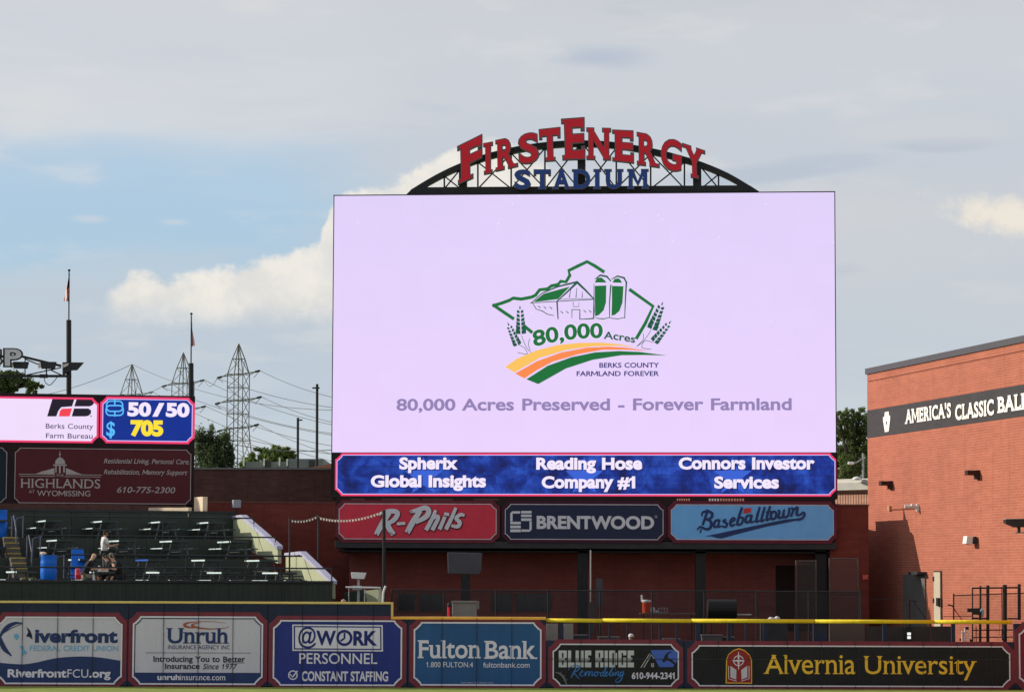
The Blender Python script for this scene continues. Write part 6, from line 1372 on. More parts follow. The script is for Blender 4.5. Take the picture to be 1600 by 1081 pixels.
# dark doorway and windows on the red wall
dd = thing('dark_door', PBW.pt(1235, 1000), 'dark brown double door in the red wall near the gates', 'door')
for x0, x1 in ((1212, 1241), (1242.5, 1272)):
    mb = MB(); PBW.slabpx(mb, x0, 883, x1, 985, -0.05, 0.05); mb.build('door_leaf', M('door_brown', (0.035, 0.012, 0.01), var=0.2), dd)
for i, (x0, x1) in enumerate(((622, 648), (654, 692), (768, 800), (806, 862))):
    w_ = thing('shuttered_window', PBW.pt((x0 + x1) / 2, 960), ['first', 'second', 'third', 'fourth'][i] + ' dark window from the left, low in the red wall', 'window', 'dark windows low in the red wall')
    mb = MB(); PBW.slabpx(mb, x0, 926, x1, 955, 0.0, 0.06); mb.build('frame', M('window_frame_dark', (0.10, 0.09, 0.09)), w_)
    nn = max(2, int((x1 - x0) / 13))
    for k in range(nn):
        mb = MB(); xx = x0 + 1.5 + (x1 - x0 - 3) * k / nn; PBW.slabpx(mb, xx + 0.4, 928, xx + (x1 - x0 - 3) / nn - 0.4, 953, 0.055, 0.075); mb.build('pane', M('pane_dark', (0.03, 0.03, 0.035), rough=0.15, spec=0.6), w_)
# hanging screen with stand pole
tv = thing('covered_screen', PC.pt(725, 863, -1.0), 'grey cloth covered screen hanging under the canopy', 'screen')
PTV = Pan(725, 112.4)
mb = MB(); mb.prism([PTV.pt(x, y) for x, y in ((699, 862.5), (753.5, 863.5), (752, 892), (748, 897.5), (726, 896.5), (700, 896), (699.5, 880))], PTV.n * -0.25); mb.build('cover', S('cover_grey', (84, 84, 90), rough=0.8, var=0.12, scale=2), tv, bevel=0.03)
mb = MB(); PTV.slabpx(mb, 720.5, 897, 734, 990, -0.25, -0.05); mb.build('pole', black, tv)
ub = thing('utility_cabinet', at(726, 1000, 104), 'weathered grey utility cabinet behind the sign wall', 'cabinet')
PU = Pan(726, 104.0)
mb = MB(); PU.slabpx(mb, 706.5, 940, 744.5, 1000, -0.6, 0); mb.build('body', S('cabinet_taupe', (140, 136, 128), rough=0.6, var=0.12, streak=True), ub, bevel=0.03)
mb = MB(); PU.slabpx(mb, 705, 938.4, 745.5, 941, -0.65, 0.05); mb.build('lid', S('cabinet_taupe', (140, 136, 128)), ub)
mb = MB(); PU.slabpx(mb, 744.5, 939, 748.5, 951, -0.4, -0.1); mb.build('side_box', S('cabinet_taupe', (140, 136, 128)), ub)
rt_ = thing('red_post', at(701, 1000, 103.6), 'slim fluorescent red marker post beside the grey cabinet', 'post')
mb = MB(); mb.tube([at(701.5, 1000, 103.6), at(701, 947.5, 103.6)], 0.045, 8); mb.build('tube', S('neon_red', (255, 60, 70), rough=0.4), rt_)
mb = MB(); mb.lathe(at(702, 946.5, 103.6), [(0.05, -0.03), (0.08, 0), (0.08, 0.09), (0.03, 0.13)], 10); mb.build('head', black2, rt_)
# column conduit, panels
cdt = thing('white_conduit', PC.pt(922, 1000, 0.1), 'thin white conduit pipe beside the middle canopy column', 'pipe')
mb = MB(); mb.tube([PC.pt(922.5, 940, 0.1), PC.pt(922.5, 859, 0.1)], 0.03, 6); mb.build('pipe', whp, cdt)
gp = thing('electric_box', at(936, 950, 112.9), 'tall grey electrical box beside the white conduit', 'box')
PGP = Pan(936, 112.9)
mb = MB(); PGP.slabpx(mb, 931.5, 903.5, 941.5, 948, -0.2, 0); mb.build('box_body', S('box_slate', (76, 80, 86)), gp, bevel=0.01)
mb = MB(); PGP.slabpx(mb, 935, 948, 937.5, 990, -0.15, -0.08); mb.build('pipe', black2, gp)
mb = MB(); PGP.slabpx(mb, 920, 941, 928.5, 990, -0.1, 0.1); mb.build('lower_box', S('box_slate', (76, 80, 86)), gp)
# bench table with cooler, towel, crate
PTb = Pan(1045, 109.3)
tbz = PTb.sz(1045, 957.5)[1]
tb_ = thing('folding_table', PTb.w(PTb.sz(1045, 900)[0], 0), 'long narrow grey table against the fence with an orange cooler on it', 'table')
a0, a1 = PTb.sz(1000, 900)[0], PTb.sz(1087, 900)[0]
mb = MB(); PTb.slab(mb, a0, a1, tbz - 0.04, tbz, -0.5, 0.0); mb.build('tabletop', S('table_grey', (120, 112, 110)), tb_)
for a in (a0 + 0.15, a1 - 0.15):
    mb = MB(); mb.bar(PTb.w(a, 0, -0.25), PTb.w(a, tbz - 0.04, -0.25), 0.05); mb.build('leg', black2, tb_)
co = thing('drink_cooler', PTb.w(PTb.sz(1010.5, 900)[0], tbz, -0.2), 'orange drink cooler with white lid on the bullpen table', 'cooler')
c = W[co].translation; mb = MB(); mb.lathe(c, [(0.15, 0), (0.16, 0.03), (0.175, 0.40), (0.18, 0.42)], 18); mb.build('barrel_body', S('cooler_orange', (206, 76, 36), rough=0.4), co, smooth=False)
mb = MB(); mb.lathe(c + ZV * 0.421, [(0.185, 0), (0.185, 0.06), (0.15, 0.09)], 18); mb.build('lid', S('cup_white', (236, 236, 238)), co)
mb = MB(); mb.tube([c + Vector((-0.17, 0, 0.44)), c + Vector((-0.18, 0, 0.7))], 0.04, 8); mb.build('cup_dispenser', S('cup_white', (236, 236, 238)), co)
tw = thing('towel', PTb.w(PTb.sz(1023, 900)[0], tbz, -0.2), 'crumpled white towel beside the orange cooler', 'towel')
c = W[tw].translation; mb = MB(); mb.lathe(c + Vector((-0.08, 0, 0)), [(0.10, 0), (0.13, 0.08), (0.10, 0.19), (0.03, 0.24)], 8); mb.lathe(c + Vector((0.12, 0, 0)), [(0.09, 0), (0.11, 0.04), (0.05, 0.10)], 7); mb.build('cloth', wht_c, tw)
cr = thing('wire_crate', PTb.w(PTb.sz(1036, 900)[0], tbz, -0.2), 'pale plastic crate on the table right of the towel', 'crate')
c = W[cr].translation
for (dx, dz, hx, hz_) in ((-0.17, 0.1, 0.012, 0.1), (0.17, 0.1, 0.012, 0.1), (0, 0.19, 0.17, 0.014), (0, 0.012, 0.17, 0.012), (-0.06, 0.1, 0.01, 0.09), (0.06, 0.1, 0.01, 0.09)):
    mb = MB(); mb.obox(c + Vector((dx, 0, dz)), Vector((1, 0, 0)), Vector((0, 1, 0)), ZV, hx, 0.13, hz_); mb.build('slat', S('crate_lilac', (176, 168, 182)), cr)
gr = thing('smoker_grill', at(1128, 1000, 106.5), 'dark covered barrel grill behind the yellow rail', 'grill')
c = at(1128, 951, 106.5); mb = MB(); mb.tube([c + Vector((-0.55, 0, 0)), c + Vector((0.55, 0, 0))], 0.36, 18); mb.build('barrel_body', M('grill_black', (0.012, 0.012, 0.013), rough=0.5), gr, bevel=0.03)
for dx in (-0.4, 0.4): mb = MB(); mb.bar(c + Vector((dx, 0, -0.3)), Vector((c.x + dx, c.y, 0)), 0.06); mb.build('leg', black, gr)
mb = MB(); mb.bar(at(1148, 959.5, 106.4), at(1174, 959.5, 106.4), 0.04, 0.05); mb.build('shelf', galv, gr)
gl = thing('work_gloves', at(1209, 966, 104.5), 'crumpled white cloth lying beyond the yellow rail', 'cloth')
mb = MB(); c = at(1209, 966, 104.5); mb.lathe(c + Vector((-0.1, 0, 0)), [(0.10, -0.06), (0.13, 0.0), (0.05, 0.06)], 7); mb.lathe(c + Vector((0.12, 0, 0)), [(0.09, -0.06), (0.12, 0.02), (0.04, 0.09)], 7); mb.build('cloth', wht_c, gl)
lb_ = thing('ledge', at(1209, 1000, 104.6), 'narrow dark ledge carrying the white cloth', 'ledge')
mb = MB(); c2_ = at(1209, 967.5, 104.6); mb.box(c2_.x - 0.5, c2_.x + 0.5, c2_.y - 0.15, c2_.y + 0.15, 0, c2_.z - 0.03); mb.build('ledge_body', black2, lb_)
# pieces seen in the gap of the low wall
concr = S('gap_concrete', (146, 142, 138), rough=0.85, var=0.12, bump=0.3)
PQ = Pan(1200, 101.6)
for i, (x0, x1, m_, lab) in enumerate(((853.5, 871.5, concr, 'tan concrete slab at the left end of the gap'), (881, 895.5, concr, 'second tan concrete slab in the gap'), (1296, 1351.5, S('gap_brown', (92, 80, 74), var=0.1), 'brown board in the gap beside the dark column'))):
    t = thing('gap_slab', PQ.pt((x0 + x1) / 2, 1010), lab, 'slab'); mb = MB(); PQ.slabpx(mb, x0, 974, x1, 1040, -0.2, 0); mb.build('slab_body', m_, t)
gscr = thing('windscreen_panels', PQ.pt(1420, 1010), 'dark windscreen boards behind the right part of the gap', 'screen')
xs = [1353, 1380, 1414, 1455, 1487]
for x0, x1 in zip(xs, xs[1:]): mb = MB(); PQ.slabpx(mb, x0 + 0.3, 978, x1 - 0.3, 1040, -0.08, 0); mb.build('screen_board', M('board_charcoal', (0.05, 0.042, 0.04), var=0.2), gscr)
col_ = thing('navy_column', PQ.pt(1283, 1020, 0.3), 'broad navy padded column in the gap under the rail', 'column')
mb = MB(); PW.slabpx(mb, 1272.5, 972, 1293.5, 1003, -0.6, -0.3); mb.build('padding', navy, col_)
sl_ = thing('twin_light', PQ.pt(1420, 1000, 0.1), 'small twin white light box in the gap', 'light')
mb = MB(); PQ.slabpx(mb, 1413, 979, 1423.5, 1001, 0.02, 0.1); mb.build('housing', black, sl_)
for y0 in (987.5, 993.2): mb = MB(); PQ.slabpx(mb, 1417, y0, 1422.5, y0 + 4.2, 0.1, 0.12); mb.build('lens', E('lamp_white', (255, 255, 255), 1.0), sl_)
for i, px in enumerate((904, 951, 1049, 1112, 1134)):
    t = thing('yard_clutter_box', at(px, 1010, 103.0 + i * 0.4), ['dark crate standing low in the gap left of the posts', 'second dark crate in the gap', 'grey case in the middle of the gap', 'dark tool chest in the gap', 'low grey case right of the tool chest'][i], 'crate')
    c = at(px, 993 + (i % 3) * 3, 103.0 + i * 0.4); w_ = 0.3 + 0.08 * (i % 2)
    mb = MB(); mb.box(c.x - w_, c.x + w_, c.y - 0.2, c.y + 0.2, 0, c.z); mb.build('case_body', S('case_%d' % (i % 2), ((58, 58, 64), (84, 80, 80))[i % 2], var=0.15), t, bevel=0.02)
    mb = MB(); mb.box(c.x - w_ - 0.02, c.x + w_ + 0.02, c.y - 0.22, c.y + 0.22, c.z + 0.001, c.z + 0.05); mb.build('lid', S('case_lid', (98, 96, 98)), t)
# light pole with string lights
pl = thing('string_light_pole', at(600, 1000, 104.8), 'tall slim black pole in front of the crimson sign', 'pole')
b0 = at(600, 1000, 104.8); b0.z = 0; mb = MB(); mb.tube([b0, at(600, 796.5, 104.8)], 0.062, 8); mb.build('post', black, pl)
for i, (x, yt) in enumerate(((452.5, 809), (497.5, 803.5))):
    p_ = thing('string_light_pole', at(x, 1000, 111), ['thin dark pole at the left end of the string lights', 'thin dark pole in the middle of the string lights'][i], 'pole')
    b0 = at(x, 1000, 111); b0.z = 0; mb = MB(); mb.tube([b0, at(x, yt, 111)], 0.035, 6); mb.build('post', black2, p_)
bulb_m = S('bulb_glass', (250, 240, 225), rough=0.2)
def lights(A, B, sag, n, lab):
    t = thing('string_lights', A, lab, 'string lights', 'strings of lights between the poles'); P = [A.lerp(B, k / n) - ZV * (sag * 4 * (k / n) * (1 - k / n)) for k in range(n + 1)]
    mb = MB(); mb.tube(P, 0.010, 4); mb.build('wire', S('wire_grey', (120, 110, 108)), t)
    for p in P[1:-1]: mb = MB(); mb.lathe(p - ZV * 0.09, [(0.01, 0), (0.035, 0.03), (0.03, 0.06), (0.012, 0.085)], 6); mb.build('bulb', bulb_m, t)
lights(at(452.5, 811, 111), at(497.5, 805, 111), 0.12, 10, 'left string of bulbs between the two thin poles'); lights(at(497.5, 807.5, 111), at(600, 797.5, 104.8), 0.22, 22, 'right string of bulbs rising to the tall pole')
# floodlight and handrail on the end of the stand
fx = thing('white_floodlight', at(560, 935, 105.5), 'white boxy floodlight on a short post at the stand end', 'floodlight')
PX = Pan(560, 105.5)
mb = MB(); mb.prism([PX.pt(x, y, 0.1) for x, y in ((548.5, 893.5), (572.5, 894.5), (569, 904.5), (550, 903.5))], PX.n * -0.35); mb.build('head', whp, fx, bevel=0.02)
mb = MB(); PX.slabpx(mb, 558, 904, 561.5, 950, -0.15, -0.05); mb.build('post', galv, fx)
mb = MB(); PX.slabpx(mb, 551, 914.5, 565, 921.5, -0.25, 0.05); mb.build('ballast_box', galv, fx, bevel=0.01)
hr = thing('white_handrail', at(570, 940, 105.2), 'white pipe handrail ending in a curved pole above the navy wall', 'handrail')
mb = MB(); mb.tube([at(540, 917, 105.2), at(595, 918, 105.2)], 0.035, 8); mb.build('rail', whp, hr)
mb = MB(); mb.tube([at(598, 985, 104.6), at(598, 940, 104.6), at(599, 925, 104.6), at(602.5, 915, 104.6)], 0.042, 8); mb.build('curved_pole', whp, hr)
for x in (545, 570, 592): mb = MB(); mb.tube([at(x, 985, 105.2), at(x, 917.5, 105.2)], 0.022, 6); mb.build('post', galv, hr)
lw = thing('end_wall', at(582, 985, 105.9), 'small cream green wall piece below the white handrail', 'wall', 'cream end walls of the picnic deck')
PLW = Pan(582, 105.9, R(-32))
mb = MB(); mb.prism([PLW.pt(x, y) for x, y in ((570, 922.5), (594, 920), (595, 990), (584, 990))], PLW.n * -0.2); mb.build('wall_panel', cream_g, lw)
mb = MB(); mb.prism([PLW.pt(x, y, -0.25) for x, y in ((530, 925), (568, 921.5), (584, 944), (590, 990), (530, 990))], PLW.n * -0.2); mb.build('dark_green_panel', green_d, lw)  # dark green board beside the cream panel
# batting frame, screens and clutter at the right
def bar_thing(name, lab, cat, segs, Y, group=None, mat=black):
    t = thing(name, at(segs[0][0], 1010, Y), lab, cat, group)
    for (x0, y0, x1, y1, w) in segs:
        mb = MB(); mb.tube([at(x0, y0, Y), at(x1, y1, Y)], w / 2 * Y / 4400, 8); mb.build('bar', mat, t)
    return t
bar_thing('batting_frame', 'big black padded batting frame in front of the lit brick wall', 'frame', [(1519.5, 918, 1519.5, 1060, 2.2), (1532, 915, 1532, 1060, 3.2), (1543.5, 914, 1543.5, 1060, 5), (1570, 913, 1570, 1060, 7), (1592.5, 912, 1592.5, 968, 5.2), (1519, 918.5, 1592, 917.5, 2.6), (1519.5, 965.5, 1543, 966, 2.6), (1574, 966, 1592, 966, 2.4), (1565, 918, 1566, 1000, 1.2), (1520, 984, 1585, 983.5, 1.8), (1520, 995.5, 1585, 994.5, 1.6)], 101.3)
for x, y in ((1532, 917), (1543.5, 917), (1570, 917), (1592.5, 917), (1543.5, 966), (1592.5, 966)):
    pass
f2_ = bar_thing('chain_link_fence', 'short dark chain link fence beside the beige door', 'fence', [(1490, 927, 1490, 1060, 2.4), (1490, 930, 1620, 925.5, 1.6), (1474, 963, 1519, 962, 1.0)], 101.8)
mb = MB(); P5 = Pan(1550, 101.85); mb.face([P5.pt(1490, 1050), P5.pt(1640, 1050), P5.pt(1640, 926), P5.pt(1490, 929)]); mb.build('netting', mesh_screen_mat('sparse_netting', (0.02, 0.02, 0.02), 0.2), f2_)
f3_ = bar_thing('metal_gate', 'dark leaning gate frame in the shaded corner', 'gate', [(1415.5, 935, 1415.5, 1050, 1.6), (1421.5, 936, 1421.5, 1050, 2.6), (1421, 937.5, 1432, 938.5, 1.4), (1427, 938, 1460, 985, 1.6), (1357.5, 935.5, 1415, 936.5, 1.0)], 107.0)
bar_thing('crutch_rack', 'leaning bats with a red grip beside the dark fence post', 'bats', [(1481, 944.5, 1489, 946, 2.4), (1487, 945, 1503, 968, 1.6)], 104.6)
bar_thing('red_pole', 'thin red and white stick leaning near the fence post', 'stick', [(1494, 955, 1503.5, 968.5, 1.4)], 104.4, mat=S('stick_red', (214, 70, 62)))
tr_ = thing('tripod_camera', at(1524, 1010, 101.0), 'black camera like device on a tripod at the batting frame', 'camera')
for nm, a_, b_, w_ in (('head', (1511.5, 953), (1531, 952.5), 6), ('body', (1520, 957), (1531, 958), 5), ('column', (1531.5, 955), (1531.5, 1040), 3.5)):
    mb = MB(); mb.bar(at(*a_, 101.0), at(*b_, 101.0), w_ * 101.0 / 4400); mb.build(nm, black, tr_)
wb = thing('water_jug', at(1534, 966, 101.1), 'clear blue water jug held by the black stand', 'jug'); mb = MB(); mb.lathe(at(1534.5, 963, 101.1), [(0.05, 0), (0.07, 0.03), (0.07, 0.22), (0.03, 0.28)], 10); mb.build('jug_body', S('jug_blue', (150, 178, 200), rough=0.2), wb)
cl = thing('equipment_cart', at(1508, 1010, 101.3), 'tangled white and black equipment cart in the right gap', 'cart')
for (x0, y0, x1, y1, w_) in ((1503, 985, 1503, 1003, 1.5), (1507.5, 981, 1508, 1003, 2.2), (1512, 985, 1515, 1002, 1.4), (1501, 988, 1513, 987, 1.4), (1504, 996, 1516, 997, 1.3)):
    mb = MB(); mb.tube([at(x0, y0, 101.3), at(x1, y1, 101.3)], w_ / 2 * 101.3 / 4400, 6); mb.build('frame_bar', whp, cl)
for (x, y, s_) in ((1511, 981, 4.5), (1517, 1000, 3.5), (1501, 999, 3)):
    mb = MB(); mb.obox(at(x, y, 101.4), Vector((1, 0, 0)), Vector((0, 1, 0)), ZV, s_ / 2 * 0.023, 0.06, s_ / 2 * 0.023); mb.build('case', black, cl)
# parking style light at the right border
pk = thing('area_light', at(1592, 1000, 100.95), 'dark shoebox area light on a post cut by the right photo edge', 'lamp')
PAL = Pan(1590, 100.95)
mb = MB(); mb.prism([PAL.pt(x, y, 0.25) for x, y in ((1569, 811.5), (1615, 810.5), (1615, 823), (1585, 823.5), (1570, 817))], PAL.n * -0.5); mb.build('housing', black2, pk, bevel=0.01)
mb = MB(); mb.prism([PAL.pt(x, y, 0.25) for x, y in ((1569.5, 810.4), (1615, 809.4), (1615, 810.4), (1569.5, 811.4))], PAL.n * -0.5); mb.build('lid', galv, pk)
mb = MB(); mb.tube([PAL.pt(1592, 823, 0), PAL.pt(1592, 832, 0)], 0.06, 8); mb.build('neck', black2, pk)
mb = MB(); mb.bar(PAL.pt(1586.5, 832, 0), PAL.pt(1625, 831, 0), 0.05); mb.build('arm', galv, pk)
mb = MB(); b0 = PAL.pt(1625, 831, 0); g0 = b0.copy(); g0.z = 0; mb.tube([g0, b0 + ZV * 0.3], 0.1, 10); mb.build('post', black2, pk)
# rail under the board and slats painted as light through gaps
sl = thing('louver_strip', PR.pt(900, 786, 0), 'narrow strip of painted light gaps under the board at the right', 'louvers')
PSl = Pan(1130, 116.0)
mb = MB(); PSl.slabpx(mb, 526, 776, 1305, 786, -0.1, 0); mb.build('strip_board', M('strip_dark', (0.03, 0.014, 0.013)), sl)
for k in range(13):
    x = 1107.5 + k * 4.35; mb = MB(); PSl.slabpx(mb, x, 778.6, x + 2.8, 782.4, 0.0, 0.02); mb.build('painted_gap_light', S('gap_light_paint_%d' % (k > 3), ((250, 240, 230), (236, 180, 150))[k > 3]), sl)
for k in range(6):
    x = 1057.5 + k * 3.6; mb = MB(); PSl.slabpx(mb, x, 778.6, x + 2.2, 782.0, 0.0, 0.02); mb.build('painted_gap_light', S('gap_light_paint_1', (236, 180, 150)), sl)
for k, (x0, x1) in enumerate(((548, 570), (596, 655), (660, 708), (740, 780))):
    mb = MB(); PSl.slabpx(mb, x0, 778.5, x1, 781.5, 0.0, 0.02); mb.build('plank', M('plank_brown', (0.10, 0.06, 0.05)), sl)
# ================================================================== trees
def leaf_mat(name, rgb, var=0.35):
    if name in MATS: return MATS[name]
    m = bpy.data.materials.new(name); m.use_nodes = True; nt = m.node_tree; N = nt.nodes; L = nt.links
    b = N['Principled BSDF']; b.inputs['Roughness'].default_value = 0.6; b.inputs['Specular IOR Level'].default_value = 0.25
    tc = N.new('ShaderNodeTexCoord'); no = N.new('ShaderNodeTexNoise'); no.inputs['Scale'].default_value = 1.1; no.inputs['Detail'].default_value = 4; L.new(tc.outputs['Object'], no.inputs[0])
    r = N.new('ShaderNodeValToRGB'); e = r.color_ramp.elements; e[0].position = 0.35; e[1].position = 0.65
    e[0].color = tuple(x * (1 - var) for x in rgb) + (1,); e[1].color = tuple(x * (1 + var) for x in rgb) + (1,); L.new(no.outputs[0], r.inputs[0]); L.new(r.outputs[0], b.inputs['Base Color'])
    b.inputs['Transmission Weight'].default_value = 0.0
    tr = N.new('ShaderNodeBsdfTranslucent'); L.new(r.outputs[0], tr.inputs[0]); mx = N.new('ShaderNodeMixShader'); mx.inputs[0].default_value = 0.45
    L.new(b.outputs[0], mx.inputs[1]); L.new(tr.outputs[0], mx.inputs[2]); L.new(mx.outputs[0], N['Material Output'].inputs[0]); MATS[name] = m; return m
bark = M('bark', (0.09, 0.07, 0.055), rough=0.9, var=0.3, scale=6, bump=0.5)
def tree(Y, blobs, n, leaf, mat, label, trunk_px, group=None, name='tree', spiky=False):
    """blobs: (px, py, radius px, radius py) clumps of the crown at depth Y"""
    s = Y / 4400; t0 = at(trunk_px, 905, Y); t0.z = 0
    t = thing(name, t0, label, 'tree', group); rnd = random.Random(hash(label) % 1000 if False else len(label) * 7 + int(Y))
    cs = [(at(x, y, Y + rnd.uniform(-1, 1) * rx * s * 0.6), rx * s, ry * s) for x, y, rx, ry in blobs]
    tot = sum(c[1] * c[2] for c in cs); mb = MB(); V, Fc = [], []
    for c, rx, ry in cs:
        k_ = int(n * rx * ry / tot); subs = []
        for _ in range(max(7, int(k_ / 90))):
            d = Vector((rnd.gauss(0, 1), rnd.gauss(0, 1), rnd.gauss(0, 1))).normalized() * rnd.uniform(0.45, 1.25) ** 0.7
            subs.append(c + Vector((d.x * rx, d.y * rx * 0.8, d.z * ry)))
        for q_ in range(k_):
            sc_ = subs[q_ % len(subs)]; cl_ = 0.17 * min(rx, ry) if not spiky else 0.2 * rx
            p = sc_ + Vector((rnd.gauss(0, cl_), rnd.gauss(0, cl_), rnd.gauss(0, cl_ * (0.8 if not spiky else 2.0))))
            a = Vector((rnd.gauss(0, 1), rnd.gauss(0, 1), rnd.gauss(0, 0.7))).normalized(); b = a.cross(Vector((rnd.gauss(0, 1), rnd.gauss(0, 1), rnd.gauss(0, 1)))).normalized()
            l = leaf * rnd.uniform(0.6, 1.3); w = l * 0.55; i = len(V)
            V += [p - a * l * 0.5, p + b * w * 0.5, p + a * l * 0.5, p - b * w * 0.5]; Fc.append((i, i + 1, i + 2, i + 3))
    mb.v = V; mb.f = Fc; mb.mi = [0] * len(Fc); tag(mb.build('crown', mat, t), kind='stuff')
    mb = MB(); top_ = max(c[0].z for c in cs); hub = t0 + ZV * (min(c[0].z - c[2] * 0.6 for c in cs)); r0 = max(0.12, top_ * 0.022)
    mb.tube([t0, t0 + ZV * hub.z * 0.5 + Vector((0.05, 0, 0)), hub], [r0, r0 * 0.8, r0 * 0.65], 8)
    for c, rx, ry in cs:
        mid = hub.lerp(c, 0.5) + Vector((rnd.uniform(-0.2, 0.2), 0, 0.1)); mb.tube([hub, mid, c + ZV * ry * 0.3], [r0 * 0.5, r0 * 0.32, r0 * 0.1], 5)
        for _ in range(3):
            e_ = c + Vector((rnd.uniform(-0.8, 0.8) * rx, rnd.uniform(-0.5, 0.5) * rx, rnd.uniform(-0.3, 0.9) * ry)); mb.tube([mid, mid.lerp(e_, 0.6) + ZV * 0.1, e_], [r0 * 0.25, r0 * 0.14, r0 * 0.04], 4)
    mb.build('trunk', bark, t); return t
lf_dark = leaf_mat('leaf_dark', (0.11, 0.145, 0.055)); lf_mid = leaf_mat('leaf_mid', (0.15, 0.20, 0.07)); lf_light = leaf_mat('leaf_light', (0.17, 0.22, 0.07)); lf_con = leaf_mat('leaf_conifer', (0.11, 0.15, 0.07))
tree(150, [(8, 600, 26, 16), (28, 596, 24, 14), (45, 606, 18, 10), (-20, 590, 30, 24), (15, 585, 14, 8)], 9000, 0.18, lf_mid, 'leafy green tree behind the left letter truss', 10)
tree(152, [(318, 715, 16, 42), (332, 708, 13, 36), (346, 712, 14, 34), (356, 722, 12, 26), (326, 690, 5, 20), (312, 694, 6, 20), (341, 700, 7, 26), (335, 735, 24, 22)], 15000, 0.15, lf_con, 'dense dark evergreen clump right of the left scoreboard', 335, spiky=True)
tree(240, [(405, 714, 16, 12), (424, 708, 18, 12), (443, 710, 14, 10), (455, 714, 9, 9), (430, 722, 26, 12)], 9000, 0.25, lf_light, 'pale green tree left of the two light poles', 428)
tree(245, [(392, 722, 9, 10), (384, 728, 10, 8)], 3000, 0.25, lf_light, 'small pale green tree under the lattice tower', 388)
tree(165, [(1318, 668, 14, 22), (1332, 660, 15, 16), (1348, 658, 15, 18), (1322, 700, 18, 24), (1345, 695, 20, 30), (1330, 735, 24, 22), (1362, 690, 18, 36), (1310, 655, 8, 14)], 15000, 0.17, lf_mid, 'tall leafy tree between the video board and the brick building', 1335)
tree(172, [(1325, 650, 14, 10), (1315, 720, 14, 30), (1300, 690, 14, 40), (1350, 730, 20, 20)], 6000, 0.2, lf_dark, 'darker tree just behind the tall leafy tree', 1322)

# ================================================================== lattice towers and lines
steel = M('tower_steel', (0.125, 0.125, 0.11), rough=0.6, var=0.2, scale=1); wire_m = M('wire_dark', (0.16, 0.17, 0.19), rough=0.5); insul = M('insulator', (0.035, 0.03, 0.03), rough=0.4)
def pylon(cx, ytop, k, Y, label, arms=(48, 89, 132), base=380):
    """k scales the picture size of the nearest tower (peak, body and three arms)"""
    s = Y / 4400; t0 = at(cx, 905, Y); t0.z = 0; zt_p = at(cx, ytop, Y).z; t = thing('lattice_tower', t0, label, 'pylon', 'lattice power towers behind the stadium')
    rot = R(27)
    def lev(dy, hw):
        z = zt_p - dy * k * s; r = hw * k * s / math.cos(R(18)); return [t0 + Vector((r * math.cos(rot + math.pi / 2 * j), r * math.sin(rot + math.pi / 2 * j), z)) for j in range(4)]
    L = [lev(24, 10), lev(48, 17.5), lev(69, 17.5), lev(89, 17.5), lev(110, 17.5), lev(132, 17.5), lev(152, 19.5), lev(180, 23), lev(225, 30), lev(base, 50)]
    L[-1] = [Vector((p.x, p.y, 0)) for p in L[-1]]; pk_ = t0 + ZV * zt_p; w1 = 0.12 * k ** 0.5 * (Y / 420) ** 0.5; w2 = 0.07 * (Y / 420) ** 0.5
    for j in range(4):
        mb = MB(); pts = [pk_] + [l[j] for l in L]
        for a, b in zip(pts, pts[1:]): mb.bar(a, b, w1)
        mb.build('leg', steel, t)
    for a, b in zip(L, L[1:]):
        for j in range(4):
            m_ = (j + 1) % 4; mb = MB(); near_ = (a[j].y + a[m_].y) / 2 < t0.y
            if near_: mb.bar(a[j], b[m_], w2); mb.bar(a[m_], b[j], w2)
            mb.bar(a[j], a[m_], w2 * 1.1); mb.build('bracing', steel, t)
    mb = MB(); mb.bar(pk_, t0 + ZV * (zt_p - 48 * k * s), 0.16); mb.bar(t0 + ZV * (zt_p - 48 * k * s), t0, 0.14); mb.build('mast', steel, t)
    tips = []
    for i, dy in enumerate(arms):
        z = zt_p - dy * k * s; hw = (27, 30, 26)[i] * k * s
        for sg in (-1, 1):
            tip = t0 + Vector((sg * hw, sg * hw * -0.4, z + (0.3 if sg > 0 else -0.3) * k)); mb = MB()
            for j in range(4): 
                q_ = L[{0: 1, 1: 3, 2: 5}[i]][j]
                if (q_ - tip).length < (q_ - (t0 * 2 - tip)).length + 99 and (q_.x - t0.x) * sg > -0.2: mb.bar(Vector((q_.x, q_.y, z)), tip, 0.12)
            mb.bar(t0 + ZV * z, tip, 0.13); mb.build('cross_arm', steel, t)
            e_ = tip + Vector((sg * 7.5 * k * s, 0, (1.2 if sg > 0 else -1.4) * k * s * 1.6)); mb = MB(); mb.bar(tip, e_, 0.30 * k ** 0.5); mb.build('insulator', insul, t)
            mb = MB(); mb.bar(e_, tip + Vector((sg * -2 * k * s, 0, -9 * k * s)), 0.07); mb.build('jumper', insul, t); tips.append(e_)
    return tips, pk_
T1, P1 = pylon(369, 537, 1.0, 420, 'nearest and tallest lattice power tower, right of the left scoreboard')
T2, P2 = pylon(282, 551, 1.0, 500, 'middle lattice tower partly hidden behind the flagpole')
T3, P3 = pylon(201.5, 569, 1.0, 590, 'farthest lattice tower rising behind the left scoreboard')
def wire(A, B, sag, label, group='power lines crossing behind the stadium'):
    n = 14; P = [A.lerp(B, i / n) - ZV * (sag * 4 * (i / n) * (1 - i / n)) for i in range(n + 1)]
    mb = MB(); mb.tube(P, 0.042 * (A.y + B.y) / 900 + 0.008, 4, caps=False); o = mb.build('power_line', wire_m); tag(o, label, 'power line', group)
lab_w = 'thin dark power line strung from the lattice towers'
for tip, (bx_, by_), nm_ in zip(T1[1::2], ((600, 632), (600, 670), (600, 724)), ('top', 'middle', 'lowest')): wire(tip, at(bx_, by_, 380), 1.0, 'power line leaving the right end of the nearest tower\'s %s arm' % nm_)
